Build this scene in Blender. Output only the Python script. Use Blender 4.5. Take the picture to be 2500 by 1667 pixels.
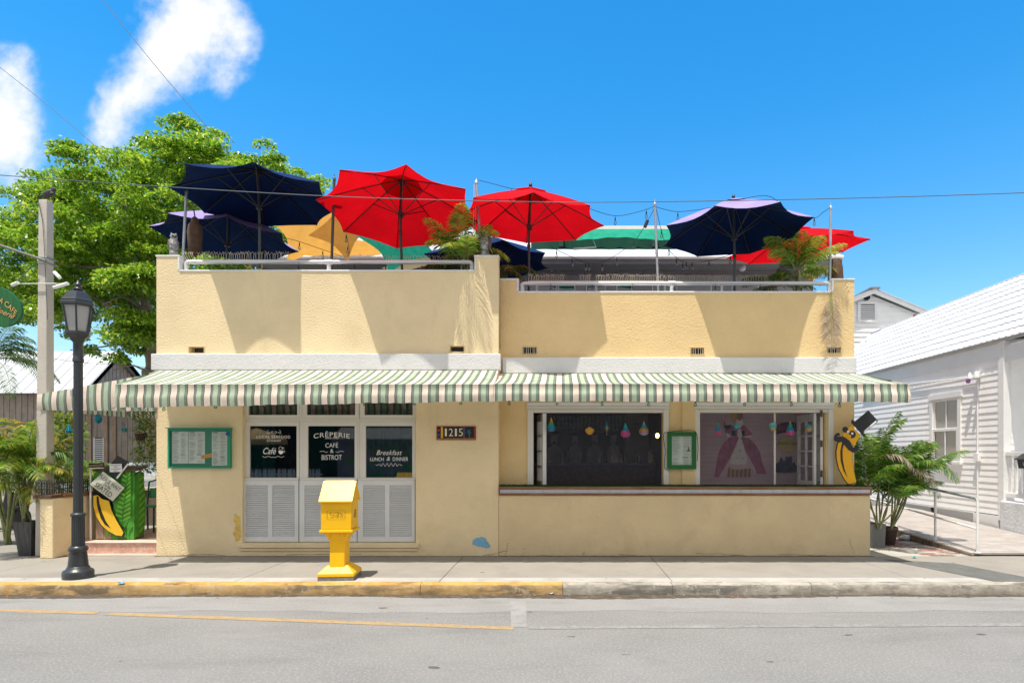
import bpy, math, random
from mathutils import Vector, Matrix
import numpy as np
R = math.radians
S = bpy.context.scene
for o in list(bpy.data.objects): bpy.data.objects.remove(o)
COL = S.collection
# ---------------------------------------------------------------- camera
# metres: X along the street, Y away from the camera, Z up; the cafe front stands at Y = 0, the pavement at Z = 0
cd = bpy.data.cameras.new('camera'); cam = bpy.data.objects.new('camera', cd); COL.objects.link(cam)
cam.location = (0, -10, 1.68); cam.rotation_euler = (R(90), 0, 0)
cd.sensor_width = 36; cd.lens = 21.6; cd.shift_x = -0.048; cd.shift_y = 0.1086
cd.clip_start = .05; cd.clip_end = 3000
S.camera = cam
# ---------------------------------------------------------------- sun, sky
SUND = Vector((.15, .25, -1)).normalized()          # the way the sunlight travels
sl = bpy.data.lights.new('sun', 'SUN'); sl.energy = 4.0; sl.angle = R(.55); sl.color = (1, .935, .83)
so = bpy.data.objects.new('sun', sl); COL.objects.link(so); so.rotation_euler = SUND.to_track_quat('-Z', 'Y').to_euler(); so.location = (-5, -10, 30)
W = bpy.data.worlds.new('World'); S.world = W; W.use_nodes = True
def world():
    nt = W.node_tree; N = nt.nodes; L = nt.links
    bg = N['Background']; bg.inputs[1].default_value = .15
    sky = N.new('ShaderNodeTexSky'); sky.sky_type = 'NISHITA'; sky.sun_disc = False
    sky.sun_elevation = math.asin(-SUND.z); sky.sun_rotation = math.atan2(-SUND.x, -SUND.y)
    sky.altitude = 0; sky.air_density = 1.3; sky.dust_density = .25; sky.ozone_density = 3.0
    hs = N.new('ShaderNodeHueSaturation'); hs.inputs['Saturation'].default_value = 1.24; hs.inputs['Value'].default_value = 1.0
    L.new(sky.outputs[0], hs.inputs['Color'])
    tint = N.new('ShaderNodeMix'); tint.data_type = 'RGBA'; tint.blend_type = 'MULTIPLY'; tint.inputs[0].default_value = 1
    L.new(hs.outputs[0], tint.inputs[6])
    tc0 = N.new('ShaderNodeTexCoord'); s0 = N.new('ShaderNodeSeparateXYZ'); L.new(tc0.outputs['Generated'], s0.inputs[0])   # clear deep blue overhead, paler haze towards the horizon
    el = N.new('ShaderNodeMapRange'); el.interpolation_type = 'SMOOTHSTEP'; L.new(s0.outputs[2], el.inputs[0]); el.inputs[1].default_value = .0; el.inputs[2].default_value = .55
    tt = N.new('ShaderNodeMix'); tt.data_type = 'RGBA'; L.new(el.outputs[0], tt.inputs[0]); tt.inputs[6].default_value = (.86, .86, .95, 1); tt.inputs[7].default_value = (.22, .84, 1.0, 1); L.new(tt.outputs[2], tint.inputs[7])
    # clouds: soft banks broken up by noise, set by direction
    tc = N.new('ShaderNodeTexCoord'); sx = N.new('ShaderNodeSeparateXYZ'); L.new(tc.outputs['Generated'], sx.inputs[0])
    def mth(op, a, b=None, c=None, clamp=False):
        m = N.new('ShaderNodeMath'); m.operation = op; m.use_clamp = clamp
        for i, q in enumerate((a, b, c)):
            if q is None: continue
            if isinstance(q, (int, float)): m.inputs[i].default_value = q
            else: L.new(q, m.inputs[i])
        return m.outputs[0]
    ay = mth('MAXIMUM', mth('ABSOLUTE', sx.outputs[1]), .02)
    u = mth('DIVIDE', sx.outputs[0], ay); v = mth('DIVIDE', sx.outputs[2], ay)
    cv = N.new('ShaderNodeCombineXYZ'); L.new(u, cv.inputs[0]); L.new(v, cv.inputs[1])
    nz = N.new('ShaderNodeTexNoise'); nz.inputs['Scale'].default_value = 7.5; nz.inputs['Detail'].default_value = 9; nz.inputs['Roughness'].default_value = .60
    nz.inputs['Distortion'].default_value = .08
    L.new(cv.outputs[0], nz.inputs['Vector'])
    dens = None
    for (cu, cw, ru, rw, amp) in ((-.575, .73, .065, .055, 1.25), (-.645, .65, .062, .06, 1.2), (-.52, .655, .028, .06, .55), (-.545, .60, .03, .03, .3),
                                  (-.70, .585, .036, .04, .75), (-.735, .535, .032, .045, .75), (-.722, .475, .04, .05, .5), (-.935, .535, .06, .065, 1.4), (-.90, .635, .06, .03, .55), (-.87, .47, .07, .05, .5),
                                  (-1.35, .60, .20, .08, 1.0), (-1.9, .8, .3, .1, 1.0), (1.55, .45, .25, .06, .8), (2.4, .8, .4, .1, .9)):
        a = mth('DIVIDE', mth('SUBTRACT', u, cu), ru); b = mth('DIVIDE', mth('SUBTRACT', v, cw), rw)
        r2 = mth('ADD', mth('MULTIPLY', a, a), mth('MULTIPLY', b, b))
        g = mth('MULTIPLY', mth('POWER', 2.718, mth('MULTIPLY', r2, -.8)), amp)
        dens = g if dens is None else mth('ADD', dens, g)
    dd = mth('ADD', mth('MULTIPLY', dens, 1.0), mth('MULTIPLY', mth('SUBTRACT', nz.outputs[0], .5), 3.1))
    dd = mth('MULTIPLY', dd, mth('MINIMUM', mth('MULTIPLY', dens, 3.0), 1.0))
    cr = N.new('ShaderNodeMapRange'); cr.interpolation_type = 'SMOOTHSTEP'; L.new(dd, cr.inputs[0])
    cr.inputs[1].default_value = .16; cr.inputs[2].default_value = 1.30
    mix = N.new('ShaderNodeMix'); mix.data_type = 'RGBA'; L.new(cr.outputs[0], mix.inputs[0])
    L.new(tint.outputs[2], mix.inputs[6]); mix.inputs[7].default_value = (4.7, 4.72, 4.8, 1)
    # clouds added out of view, thickest behind the camera, to whiten the ambient light
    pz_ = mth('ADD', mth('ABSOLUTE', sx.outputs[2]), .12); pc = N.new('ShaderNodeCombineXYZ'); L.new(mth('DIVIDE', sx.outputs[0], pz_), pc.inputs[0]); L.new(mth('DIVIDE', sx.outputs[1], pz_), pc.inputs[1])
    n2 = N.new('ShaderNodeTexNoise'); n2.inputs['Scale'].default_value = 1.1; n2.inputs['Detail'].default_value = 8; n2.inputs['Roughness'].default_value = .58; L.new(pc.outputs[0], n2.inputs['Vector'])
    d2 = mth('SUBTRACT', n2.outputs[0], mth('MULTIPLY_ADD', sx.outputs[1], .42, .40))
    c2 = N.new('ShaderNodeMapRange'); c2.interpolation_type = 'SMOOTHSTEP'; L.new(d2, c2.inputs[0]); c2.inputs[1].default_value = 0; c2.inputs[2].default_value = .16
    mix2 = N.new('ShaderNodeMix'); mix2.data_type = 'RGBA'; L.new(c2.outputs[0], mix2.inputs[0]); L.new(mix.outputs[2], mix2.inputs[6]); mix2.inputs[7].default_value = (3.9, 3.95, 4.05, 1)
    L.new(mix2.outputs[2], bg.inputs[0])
world()
S.view_settings.view_transform = 'Standard'; S.view_settings.look = 'None'; S.view_settings.exposure = .6; S.view_settings.gamma = 1
S.view_settings.use_curve_mapping = False
S.render.engine = 'CYCLES'; S.cycles.max_bounces = 8; S.cycles.transparent_max_bounces = 12
S.cycles.diffuse_bounces = 5

# ---------------------------------------------------------------- helpers
def at(px, py, Y):
    "a point surveyed on the photograph at its real distance Y behind the cafe front"
    D = 10 + Y
    return Vector(((px - 1370) * D / 1500, Y, 1.68 - (py - 1105) * D / 1500))
def ax(px, Y=0): return (px - 1370) * (10 + Y) / 1500
def az(py, Y=0): return 1.68 - (py - 1105) * (10 + Y) / 1500
def ground(px, py, h=0):
    D = (1.68 - h) * 1500 / (py - 1105); return Vector(((px - 1370) * D / 1500, D - 10, h))
class MB:
    def __init__(s): s.v = []; s.f = []; s.m = []; s.sm = []
    def add(s, vs, fs, mi=0, smooth=False):
        n = len(s.v); s.v += [tuple(q) for q in vs]
        for f in fs: s.f.append(tuple(i + n for i in f)); s.m.append(mi); s.sm.append(smooth)
        return s
    def box(s, x0, x1, y0, y1, z0, z1, mi=0):
        v = [(x0,y0,z0),(x1,y0,z0),(x1,y1,z0),(x0,y1,z0),(x0,y0,z1),(x1,y0,z1),(x1,y1,z1),(x0,y1,z1)]
        return s.add(v, [(0,3,2,1),(4,5,6,7),(0,1,5,4),(1,2,6,5),(2,3,7,6),(3,0,4,7)], mi)
    def quad(s, a, b, c, d, mi=0): return s.add([a,b,c,d], [(0,1,2,3)], mi)
    def prism(s, poly, y0, y1, mi=0, tf=None):
        "poly in (x, z), front at y0, back at y1; tf maps a point"
        n = len(poly)
        ar = sum(poly[i][0]*poly[(i+1)%n][1]-poly[(i+1)%n][0]*poly[i][1] for i in range(n))
        if ar < 0: poly = poly[::-1]
        v = [(x, y0, z) for x, z in poly] + [(x, y1, z) for x, z in poly]
        if tf: v = [tf(q) for q in v]
        fs = [tuple(range(n)), tuple(range(2*n-1, n-1, -1))] + [(i, i+n, (i+1)%n+n, (i+1)%n) for i in range(n)]
        return s.add(v, fs, mi)
    def tube(s, pts, r, n=8, mi=0, caps=True, smooth=True):
        pts = [Vector(p) for p in pts]; m = len(pts); rs = r if isinstance(r, (list, tuple)) else [r]*m
        vs = []; up = None
        for i, p in enumerate(pts):
            t = (pts[min(i+1, m-1)] - pts[max(i-1, 0)])
            t = t.normalized() if t.length > 1e-9 else Vector((0,0,1))
            if up is None: up = Vector((0,0,1)) if abs(t.z) < .9 else Vector((1,0,0))
            a = t.cross(up).normalized(); b = a.cross(t).normalized(); up = b
            for k in range(n):
                an = 2*math.pi*k/n; vs.append(p + rs[i]*(math.cos(an)*a + math.sin(an)*b))
        fs = [(i*n+k, i*n+(k+1)%n, (i+1)*n+(k+1)%n, (i+1)*n+k) for i in range(m-1) for k in range(n)]
        s.add(vs, fs, mi, smooth)
        if caps: s.add(vs[:n], [tuple(range(n-1,-1,-1))], mi); s.add(vs[-n:], [tuple(range(n))], mi)
        return s
    def lathe(s, prof, c=(0,0,0), n=16, mi=0, smooth=True, rot=0, flute=None):
        vs = []
        for r, z in prof:
            for k in range(n):
                an = 2*math.pi*k/n + rot; rr = r*(flute if (flute and k % 2) else 1)
                vs.append((c[0]+rr*math.cos(an), c[1]+rr*math.sin(an), c[2]+z))
        m = len(prof)
        fs = [(i*n+k, i*n+(k+1)%n, (i+1)*n+(k+1)%n, (i+1)*n+k) for i in range(m-1) for k in range(n)]
        s.add(vs, fs, mi, smooth)
        s.add(vs[:n], [tuple(range(n-1,-1,-1))], mi); s.add(vs[-n:], [tuple(range(n))], mi)
        return s
    def ball(s, c, r, nu=12, nv=8, mi=0, tf=None):
        rx, ry, rz = r if isinstance(r, (tuple, list)) else (r, r, r)
        vs = [(0,0,-1)]+[(math.cos(2*math.pi*k/nu)*math.cos(-math.pi/2+math.pi*j/nv), math.sin(2*math.pi*k/nu)*math.cos(-math.pi/2+math.pi*j/nv), math.sin(-math.pi/2+math.pi*j/nv)) for j in range(1,nv) for k in range(nu)]+[(0,0,1)]
        vs = [(c[0]+rx*x, c[1]+ry*y, c[2]+rz*z) for x,y,z in vs]
        if tf: vs = [tf(q) for q in vs]
        fs = [(0, 1+(k+1)%nu, 1+k) for k in range(nu)]
        for j in range(nv-2):
            for k in range(nu): a=1+j*nu; fs.append((a+k, a+(k+1)%nu, a+nu+(k+1)%nu, a+nu+k))
        a = 1+(nv-2)*nu; fs += [(a+k, a+(k+1)%nu, len(vs)-1) for k in range(nu)]
        return s.add(vs, fs, mi, True)
    def grid(s, fn, nu, nv, mi=0, smooth=True):
        vs = [fn(i/nu, j/nv) for j in range(nv+1) for i in range(nu+1)]
        return s.add(vs, [(j*(nu+1)+i, j*(nu+1)+i+1, (j+1)*(nu+1)+i+1, (j+1)*(nu+1)+i) for j in range(nv) for i in range(nu)], mi, smooth)
    def mesh(s, name, mats):
        me = bpy.data.meshes.new(name); me.from_pydata(s.v, [], s.f)
        for m in (mats if isinstance(mats, (list, tuple)) else [mats]): me.materials.append(m)
        me.polygons.foreach_set('material_index', s.m); me.polygons.foreach_set('use_smooth', s.sm); me.update()
        return me
    def build(s, name, mats, parent=None, bevel=0, local=False, loc=(0,0,0)):
        return piece(name, s.mesh(name, mats), parent, loc, bevel=bevel, local=local)
WP = {}
def wpos(o): return WP.get(o, Vector((0,0,0)))
def piece(name, me, parent=None, loc=(0,0,0), rot=None, scale=None, bevel=0, local=False):
    o = bpy.data.objects.new(name, me); COL.objects.link(o)
    loc = Vector(loc)
    if parent:
        o.parent = parent; o.location = loc if local else loc - wpos(parent)
        WP[o] = loc + wpos(parent) if local else loc
    else: o.location = loc; WP[o] = loc
    if rot: o.rotation_euler = rot
    if scale: o.scale = scale
    if bevel:
        b = o.modifiers.new('edge', 'BEVEL'); b.width = bevel; b.segments = 2; b.limit_method = 'ANGLE'; b.angle_limit = R(40)
    return o
def tag(o, label, cat, group=None):
    o['label'] = label; o['category'] = cat
    if group: o['group'] = group
    return o
def thing(name, label, cat, loc=(0,0,0), group=None, rz=0):
    o = bpy.data.objects.new(name, None); COL.objects.link(o); o.location = loc; o.empty_display_size = .1
    o.rotation_euler = (0, 0, rz); WP[o] = Vector(loc)
    return tag(o, label, cat, group)
def kind(o, k): o['kind'] = k; return o
def dup(o, parent=None, loc=None):
    c = o.copy(); COL.objects.link(c); c.parent = parent
    if loc is not None: c.location = loc
    for ch in o.children: dup(ch, c)
    return c
def holewall(mb, x0, x1, z0, z1, y0, y1, holes, mi=0):
    xs = sorted({x0, x1, *[min(max(h[i], x0), x1) for h in holes for i in (0, 1)]}); zs = sorted({z0, z1, *[min(max(h[i], z0), z1) for h in holes for i in (2, 3)]})
    def solid(i, j):
        if i < 0 or j < 0 or i >= len(xs)-1 or j >= len(zs)-1: return False
        cx = (xs[i]+xs[i+1])/2; cz = (zs[j]+zs[j+1])/2
        return not any(h[0] < cx < h[1] and h[2] < cz < h[3] for h in holes)
    for i in range(len(xs)-1):
        for j in range(len(zs)-1):
            if not solid(i, j): continue
            a, b, c, d = xs[i], xs[i+1], zs[j], zs[j+1]
            mb.quad((a,y0,c),(b,y0,c),(b,y0,d),(a,y0,d), mi); mb.quad((b,y1,c),(a,y1,c),(a,y1,d),(b,y1,d), mi)
            if not solid(i-1,j): mb.quad((a,y1,c),(a,y0,c),(a,y0,d),(a,y1,d), mi)
            if not solid(i+1,j): mb.quad((b,y0,c),(b,y1,c),(b,y1,d),(b,y0,d), mi)
            if not solid(i,j-1): mb.quad((a,y1,c),(b,y1,c),(b,y0,c),(a,y0,c), mi)
            if not solid(i,j+1): mb.quad((a,y0,d),(b,y0,d),(b,y1,d),(a,y1,d), mi)
    return mb
# ---------------------------------------------------------------- lettering
def lettering(name, txt, c, w, h, mat, parent, xd=(1,0,0), up=(0,0,1), shear=0, arc=0, ext=.0015, space=1.0, local=False, tf=None):
    "flat letters centred on c, w wide and h high, lying in the plane of xd and up, facing the viewer side"
    cu = bpy.data.curves.new('letters', 'FONT'); cu.body = txt; cu.shear = shear; cu.space_character = space; cu.resolution_u = 3
    ob = bpy.data.objects.new('letters', cu)
    me = bpy.data.meshes.new_from_object(ob)
    bpy.data.objects.remove(ob); bpy.data.curves.remove(cu)
    vs = np.array([v.co[:] for v in me.vertices]); mn = vs.min(0); mx = vs.max(0)
    xd = Vector(xd).normalized(); up = Vector(up).normalized(); nn = xd.cross(up)
    out = []
    for q in vs:
        x = ((q[0]-mn[0])/(mx[0]-mn[0])-.5)*w; z = ((q[1]-mn[1])/(mx[1]-mn[1])-.5)*h
        z -= arc*x*x/(w*w/4)
        p = Vector(c)+xd*x+up*z+nn*ext
        out.append(tf(p) if tf else p)
    mb = MB(); mb.add(out, [tuple(p.vertices) for p in me.polygons]); bpy.data.meshes.remove(me)
    return mb.build(name, mat, parent, local=local)
# ---------------------------------------------------------------- materials
MATS = {}
def mat(name, col, rough=.65, var=.1, vs=3., bump=0., bs=60., spec=.35, metal=0., stain=None, stain2=None, trans=0., alpha=None, emit=0., island=0., grain=None, bd=.02, spots=None):
    m = bpy.data.materials.new(name); m.use_nodes = True; nt = m.node_tree; N = nt.nodes; L = nt.links
    b = N['Principled BSDF']; b.inputs['Roughness'].default_value = rough; b.inputs['Metallic'].default_value = metal; b.inputs['Specular IOR Level'].default_value = spec
    g = N.new('ShaderNodeNewGeometry'); pos = g.outputs['Position']
    def noise(sc, det=5, ro=.6, vec=None, dist=0):
        n = N.new('ShaderNodeTexNoise'); n.inputs['Scale'].default_value = sc; n.inputs['Detail'].default_value = det; n.inputs['Roughness'].default_value = ro; n.inputs['Distortion'].default_value = dist
        L.new(vec or pos, n.inputs['Vector']); return n.outputs[0]
    def mapr(x, a, c, d=0, e=1):
        r = N.new('ShaderNodeMapRange'); r.inputs[1].default_value = a; r.inputs[2].default_value = c; r.inputs[3].default_value = d; r.inputs[4].default_value = e; L.new(x, r.inputs[0]); return r.outputs[0]
    def mix(f, a, c, mode='MIX'):
        x = N.new('ShaderNodeMix'); x.data_type = 'RGBA'; x.blend_type = mode
        if isinstance(f, (int, float)): x.inputs[0].default_value = f
        else: L.new(f, x.inputs[0])
        for i, q in ((6, a), (7, c)):
            if isinstance(q, tuple): x.inputs[i].default_value = (*q[:3], 1)
            else: L.new(q, x.inputs[i])
        return x.outputs[2]
    lo = tuple(c*(1-var) for c in col); hi = tuple(min(1, c*(1+var)) for c in col)
    c = mix(mapr(noise(vs), .3, .7), lo, hi)
    if grain:   # streaks along an axis: (scale vector, colour, amount)
        mp = N.new('ShaderNodeMapping'); mp.inputs['Scale'].default_value = grain[0]; L.new(pos, mp.inputs[0])
        c = mix(mapr(noise(1, 6, .65, mp.outputs[0]), .42, .72, 0, grain[2]), c, grain[1])
    for st in (stain, stain2):
        if st:  # (colour, scale, threshold, amount, softness)
            v = None
            if len(st) > 5:
                mp = N.new('ShaderNodeMapping'); mp.inputs['Scale'].default_value = st[5]; L.new(pos, mp.inputs[0]); v = mp.outputs[0]
            c = mix(mapr(noise(st[1], 6, .65, v, .4), st[2], st[2]+st[4], 0, st[3]), c, st[0])
    if spots:   # scattered round marks (gum, drips): (cells per metre, radius in cells, colour, share of cells, stretch)
        mp = N.new('ShaderNodeMapping'); mp.inputs['Scale'].default_value = spots[4] if len(spots) > 4 else (1,1,1); L.new(pos, mp.inputs[0])
        wb = N.new('ShaderNodeTexNoise'); wb.inputs['Scale'].default_value = 14; L.new(pos, wb.inputs['Vector']); wa = N.new('ShaderNodeMix'); wa.data_type = 'RGBA'; wa.blend_type = 'LINEAR_LIGHT'; wa.inputs[0].default_value = .03; L.new(mp.outputs[0], wa.inputs[6]); L.new(wb.outputs[1], wa.inputs[7])
        vo = N.new('ShaderNodeTexVoronoi'); vo.inputs['Scale'].default_value = spots[0]; L.new(wa.outputs[2], vo.inputs['Vector']); sc = N.new('ShaderNodeSeparateColor'); L.new(vo.outputs['Color'], sc.inputs[0])
        rr = N.new('ShaderNodeMath'); rr.operation = 'MULTIPLY'; L.new(sc.outputs[1], rr.inputs[0]); rr.inputs[1].default_value = spots[1]
        lt = N.new('ShaderNodeMath'); lt.operation = 'LESS_THAN'; L.new(vo.outputs['Distance'], lt.inputs[0]); L.new(rr.outputs[0], lt.inputs[1])
        pr = N.new('ShaderNodeMath'); pr.operation = 'LESS_THAN'; L.new(sc.outputs[0], pr.inputs[0]); pr.inputs[1].default_value = spots[3]
        mu = N.new('ShaderNodeMath'); mu.operation = 'MULTIPLY'; L.new(lt.outputs[0], mu.inputs[0]); L.new(pr.outputs[0], mu.inputs[1]); m2 = N.new('ShaderNodeMath'); m2.operation = 'MULTIPLY'; L.new(mu.outputs[0], m2.inputs[0]); m2.inputs[1].default_value = .75
        c = mix(m2.outputs[0], c, spots[2])
    if island:
        c = mix(1.0, c, mix(g.outputs['Random Per Island'], (1-island,)*3, (1+island,)*3), 'MULTIPLY')
    L.new(c, b.inputs['Base Color'])
    if bump:
        bn = N.new('ShaderNodeBump'); bn.inputs['Strength'].default_value = bump; bn.inputs['Distance'].default_value = bd; L.new(noise(bs, 4, .55), bn.inputs['Height']); L.new(bn.outputs[0], b.inputs['Normal'])
    if emit: b.inputs['Emission Color'].default_value = (*col, 1); b.inputs['Emission Strength'].default_value = emit
    out = N['Material Output']
    if trans:
        t = N.new('ShaderNodeBsdfTranslucent'); L.new(c, t.inputs[0]); ms = N.new('ShaderNodeMixShader'); ms.inputs[0].default_value = trans
        L.new(b.outputs[0], ms.inputs[1]); L.new(t.outputs[0], ms.inputs[2]); L.new(ms.outputs[0], out.inputs[0])
    if alpha is not None: b.inputs['Alpha'].default_value = alpha
    MATS[name] = m; m['col'] = 0
    return m
def glass(name, tint=(.75,.85,.9), refl=1.0, ior=1.5):
    m = bpy.data.materials.new(name); m.use_nodes = True; nt = m.node_tree; N = nt.nodes; L = nt.links; N.remove(N['Principled BSDF'])
    t = N.new('ShaderNodeBsdfTransparent'); t.inputs[0].default_value = (*tint, 1); gl = N.new('ShaderNodeBsdfGlossy'); gl.inputs['Roughness'].default_value = .02
    fr = N.new('ShaderNodeFresnel'); fr.inputs[0].default_value = ior; mu = N.new('ShaderNodeMath'); mu.operation = 'MULTIPLY'; mu.inputs[1].default_value = refl; L.new(fr.outputs[0], mu.inputs[0])
    ms = N.new('ShaderNodeMixShader'); L.new(mu.outputs[0], ms.inputs[0]); L.new(t.outputs[0], ms.inputs[1]); L.new(gl.outputs[0], ms.inputs[2]); L.new(ms.outputs[0], N['Material Output'].inputs[0])
    MATS[name] = m; return m
def ramp_mat(name, axis, scale, stops, offset=0, rough=.7, interp='CONSTANT', trans=0, soft=None, var=.12, spec=.3, dirt=None):
    "bands of colour along a world axis (a printed or woven pattern)"
    m = bpy.data.materials.new(name); m.use_nodes = True; nt = m.node_tree; N = nt.nodes; L = nt.links; b = N['Principled BSDF']; b.inputs['Roughness'].default_value = rough; b.inputs['Specular IOR Level'].default_value = spec
    g = N.new('ShaderNodeNewGeometry'); s = N.new('ShaderNodeSeparateXYZ'); L.new(g.outputs['Position'], s.inputs[0])
    ma = N.new('ShaderNodeMath'); ma.operation = 'MULTIPLY_ADD'; L.new(s.outputs[axis], ma.inputs[0]); ma.inputs[1].default_value = scale; ma.inputs[2].default_value = offset
    fr = N.new('ShaderNodeMath'); fr.operation = 'FRACT'; L.new(ma.outputs[0], fr.inputs[0])
    cr = N.new('ShaderNodeValToRGB'); cr.color_ramp.interpolation = interp; L.new((fr if interp == 'CONSTANT' or soft else ma).outputs[0], cr.inputs[0])
    e = cr.color_ramp.elements
    while len(e) > 1: e.remove(e[-1])
    e[0].position = stops[0][0]; e[0].color = (*stops[0][1], 1)
    for p, c in stops[1:]: q = e.new(p); q.color = (*c, 1)
    nz = N.new('ShaderNodeTexNoise'); nz.inputs['Scale'].default_value = 5; nz.inputs['Detail'].default_value = 6; nz.inputs['Roughness'].default_value = .65; L.new(g.outputs['Position'], nz.inputs[0])
    mr = N.new('ShaderNodeMapRange'); L.new(nz.outputs[0], mr.inputs[0]); mr.inputs[1].default_value = .3; mr.inputs[2].default_value = .7; mr.inputs[3].default_value = 1-var; mr.inputs[4].default_value = 1+var
    mx = N.new('ShaderNodeMix'); mx.data_type = 'RGBA'; mx.blend_type = 'MULTIPLY'; mx.inputs[0].default_value = 1; L.new(cr.outputs[0], mx.inputs[6]); L.new(mr.outputs[0], mx.inputs[7])
    c = mx.outputs[2]; L.new(c, b.inputs['Base Color'])
    if trans:
        t = N.new('ShaderNodeBsdfTranslucent'); L.new(c, t.inputs[0]); ms = N.new('ShaderNodeMixShader'); ms.inputs[0].default_value = trans
        L.new(b.outputs[0], ms.inputs[1]); L.new(t.outputs[0], ms.inputs[2]); L.new(ms.outputs[0], N['Material Output'].inputs[0])
    MATS[name] = m; return m
def screen_mat():
    m = m_s = bpy.data.materials.new('insect_screen_mesh'); m.use_nodes = True; nt = m.node_tree; N = nt.nodes; L = nt.links; b = N['Principled BSDF']
    b.inputs['Base Color'].default_value = (.20,.22,.28,1); b.inputs['Roughness'].default_value = .8; b.inputs['Alpha'].default_value = .15; MATS['insect_screen_mesh'] = m; return m
STUC = dict(rough=.85, spec=.15)
m_wall = mat('cream_stucco', (.80,.655,.41), var=.09, vs=.9, bump=.55, bs=42, bd=.022, stain=((.60,.44,.22),1.3,.55,.32,.22), stain2=((.50,.39,.24),1,.56,.28,.22,(2.6,2.6,.6)), **STUC)
m_wall2 = mat('ochre_stucco', (.76,.57,.30), var=.09, vs=.9, bump=.55, bs=42, bd=.022, stain=((.46,.32,.13),1.2,.58,.3,.2), stain2=((.2,.15,.08),5,.68,.4,.10), **STUC)
m_ctr = mat('counter_stucco', (.70,.555,.335), var=.09, vs=1.4, bump=.5, bs=40, bd=.022, stain=((.42,.31,.17),1.5,.55,.35,.2), stain2=((.16,.12,.08),4.5,.66,.5,.10), **STUC)
m_band = mat('white_stucco', (.66,.668,.675), var=.05, vs=1.5, bump=.4, bs=40, stain=((.52,.50,.46),2.4,.60,.3,.2), **STUC)
m_coping = mat('coping_paint', (.72,.73,.73), var=.06, rough=.6, stain=((.35,.34,.3),5,.6,.5,.15))
m_frame = mat('window_paint', (.70,.68,.63), var=.04, rough=.5, stain=((.45,.42,.36),6,.64,.35,.15))
m_shut = mat('shutter_paint', (.66,.67,.67), var=.05, rough=.55, stain=((.42,.41,.38),7,.62,.4,.15))
m_white = mat('white_paint', (.80,.80,.79), var=.04, rough=.55, stain=((.5,.49,.46),5,.66,.35,.12))
m_clap = mat('clapboard_paint', (.90,.895,.885), var=.035, rough=.55, stain=((.58,.57,.54),4,.66,.3,.12), island=.03)
m_wroof = mat('painted_metal_roof', (.56,.58,.615), var=.05, rough=.4, spec=.5, stain=((.55,.55,.58),5,.62,.4,.12))
m_dark = mat('dark_gap', (.012,.012,.014), var=.1)
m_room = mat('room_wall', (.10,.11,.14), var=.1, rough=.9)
m_black = mat('black_paint', (.014,.015,.018), var=.15, rough=.42, spec=.5)
m_iron = mat('iron', (.018,.019,.021), var=.2, rough=.5, spec=.5)
m_lamp = mat('lamp_iron', (.028,.033,.038), var=.15, rough=.34, spec=.55, bump=.1, bs=90, stain=((.16,.16,.16),18,.68,.4,.05))
m_galv = mat('galvanised', (.40,.43,.45), var=.18, vs=9, rough=.42, metal=.6, stain=((.22,.17,.12),7,.66,.5,.1))
m_pvc = mat('pvc_pipe', (.66,.67,.68), var=.05, rough=.45, stain=((.4,.38,.34),8,.6,.4,.15))
m_conc = mat('sidewalk_concrete', (.285,.265,.235), var=.08, vs=1.2, rough=.9, spec=.15, bump=.15, bs=120, bd=.006, stain=((.19,.175,.155),1.6,.50,.5,.25), stain2=((.33,.31,.28),34,.52,.5,.12), spots=(4.2,.13,(.06,.055,.05),.42,(1,1.25,1)))
m_curb = mat('kerb_concrete', (.38,.35,.30), var=.22, vs=3, rough=.9, spec=.15, bump=.35, bs=70, bd=.01, stain=((.085,.08,.07),2.3,.50,.85,.14,(.55,1,2)), stain2=((.20,.16,.11),9,.53,.7,.1))
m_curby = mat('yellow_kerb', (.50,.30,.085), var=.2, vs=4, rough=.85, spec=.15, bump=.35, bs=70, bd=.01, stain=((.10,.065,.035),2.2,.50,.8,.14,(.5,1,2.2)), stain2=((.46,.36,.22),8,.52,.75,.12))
m_road = mat('asphalt', (.215,.21,.20), var=.10, vs=.8, rough=.9, spec=.15, bump=.35, bs=240, bd=.006, stain=((.29,.285,.272),46,.50,.9,.10), stain2=((.15,.147,.14),1.1,.52,.5,.25,(.5,2,1)), spots=(3.2,.13,(.06,.06,.056),.5,(.55,1.3,1)))
m_roadedge = mat('pale_gutter_asphalt', (.255,.25,.24), var=.10, vs=1.5, rough=.9, spec=.15, bump=.3, bs=200, bd=.006, stain=((.31,.30,.29),46,.50,.9,.10), stain2=((.17,.165,.155),1.3,.54,.6,.2,(.5,2,1)), spots=(3,.12,(.05,.05,.047),.4,(.6,1.2,1)))
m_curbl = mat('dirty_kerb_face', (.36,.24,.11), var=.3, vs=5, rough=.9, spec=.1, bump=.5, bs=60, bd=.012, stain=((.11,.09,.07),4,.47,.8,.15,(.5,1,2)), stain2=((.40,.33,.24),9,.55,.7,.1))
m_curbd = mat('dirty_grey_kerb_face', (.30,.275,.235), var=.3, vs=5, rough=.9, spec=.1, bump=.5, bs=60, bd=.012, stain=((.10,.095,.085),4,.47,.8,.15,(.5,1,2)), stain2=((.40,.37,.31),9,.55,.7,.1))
m_edge = mat('worn_pale_concrete', (.40,.385,.36), var=.12, vs=2, rough=.9, spec=.15, bump=.2, bs=90, bd=.006, stain=((.25,.235,.21),3.2,.52,.6,.2), spots=(5,.13,(.07,.065,.06),.4,(1,1.25,1)))
m_screen = screen_mat()
m_line = mat('road_paint_ochre', (.38,.265,.135), var=.12, vs=8, rough=.85, spec=.15, stain=((.24,.21,.17),13,.53,.8,.1), stain2=((.25,.23,.2),60,.55,.7,.08))
m_linew = mat('worn_white_paint', (.27,.265,.255), var=.08, rough=.85, spec=.15, stain=((.21,.205,.2),14,.45,.95,.14))
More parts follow.
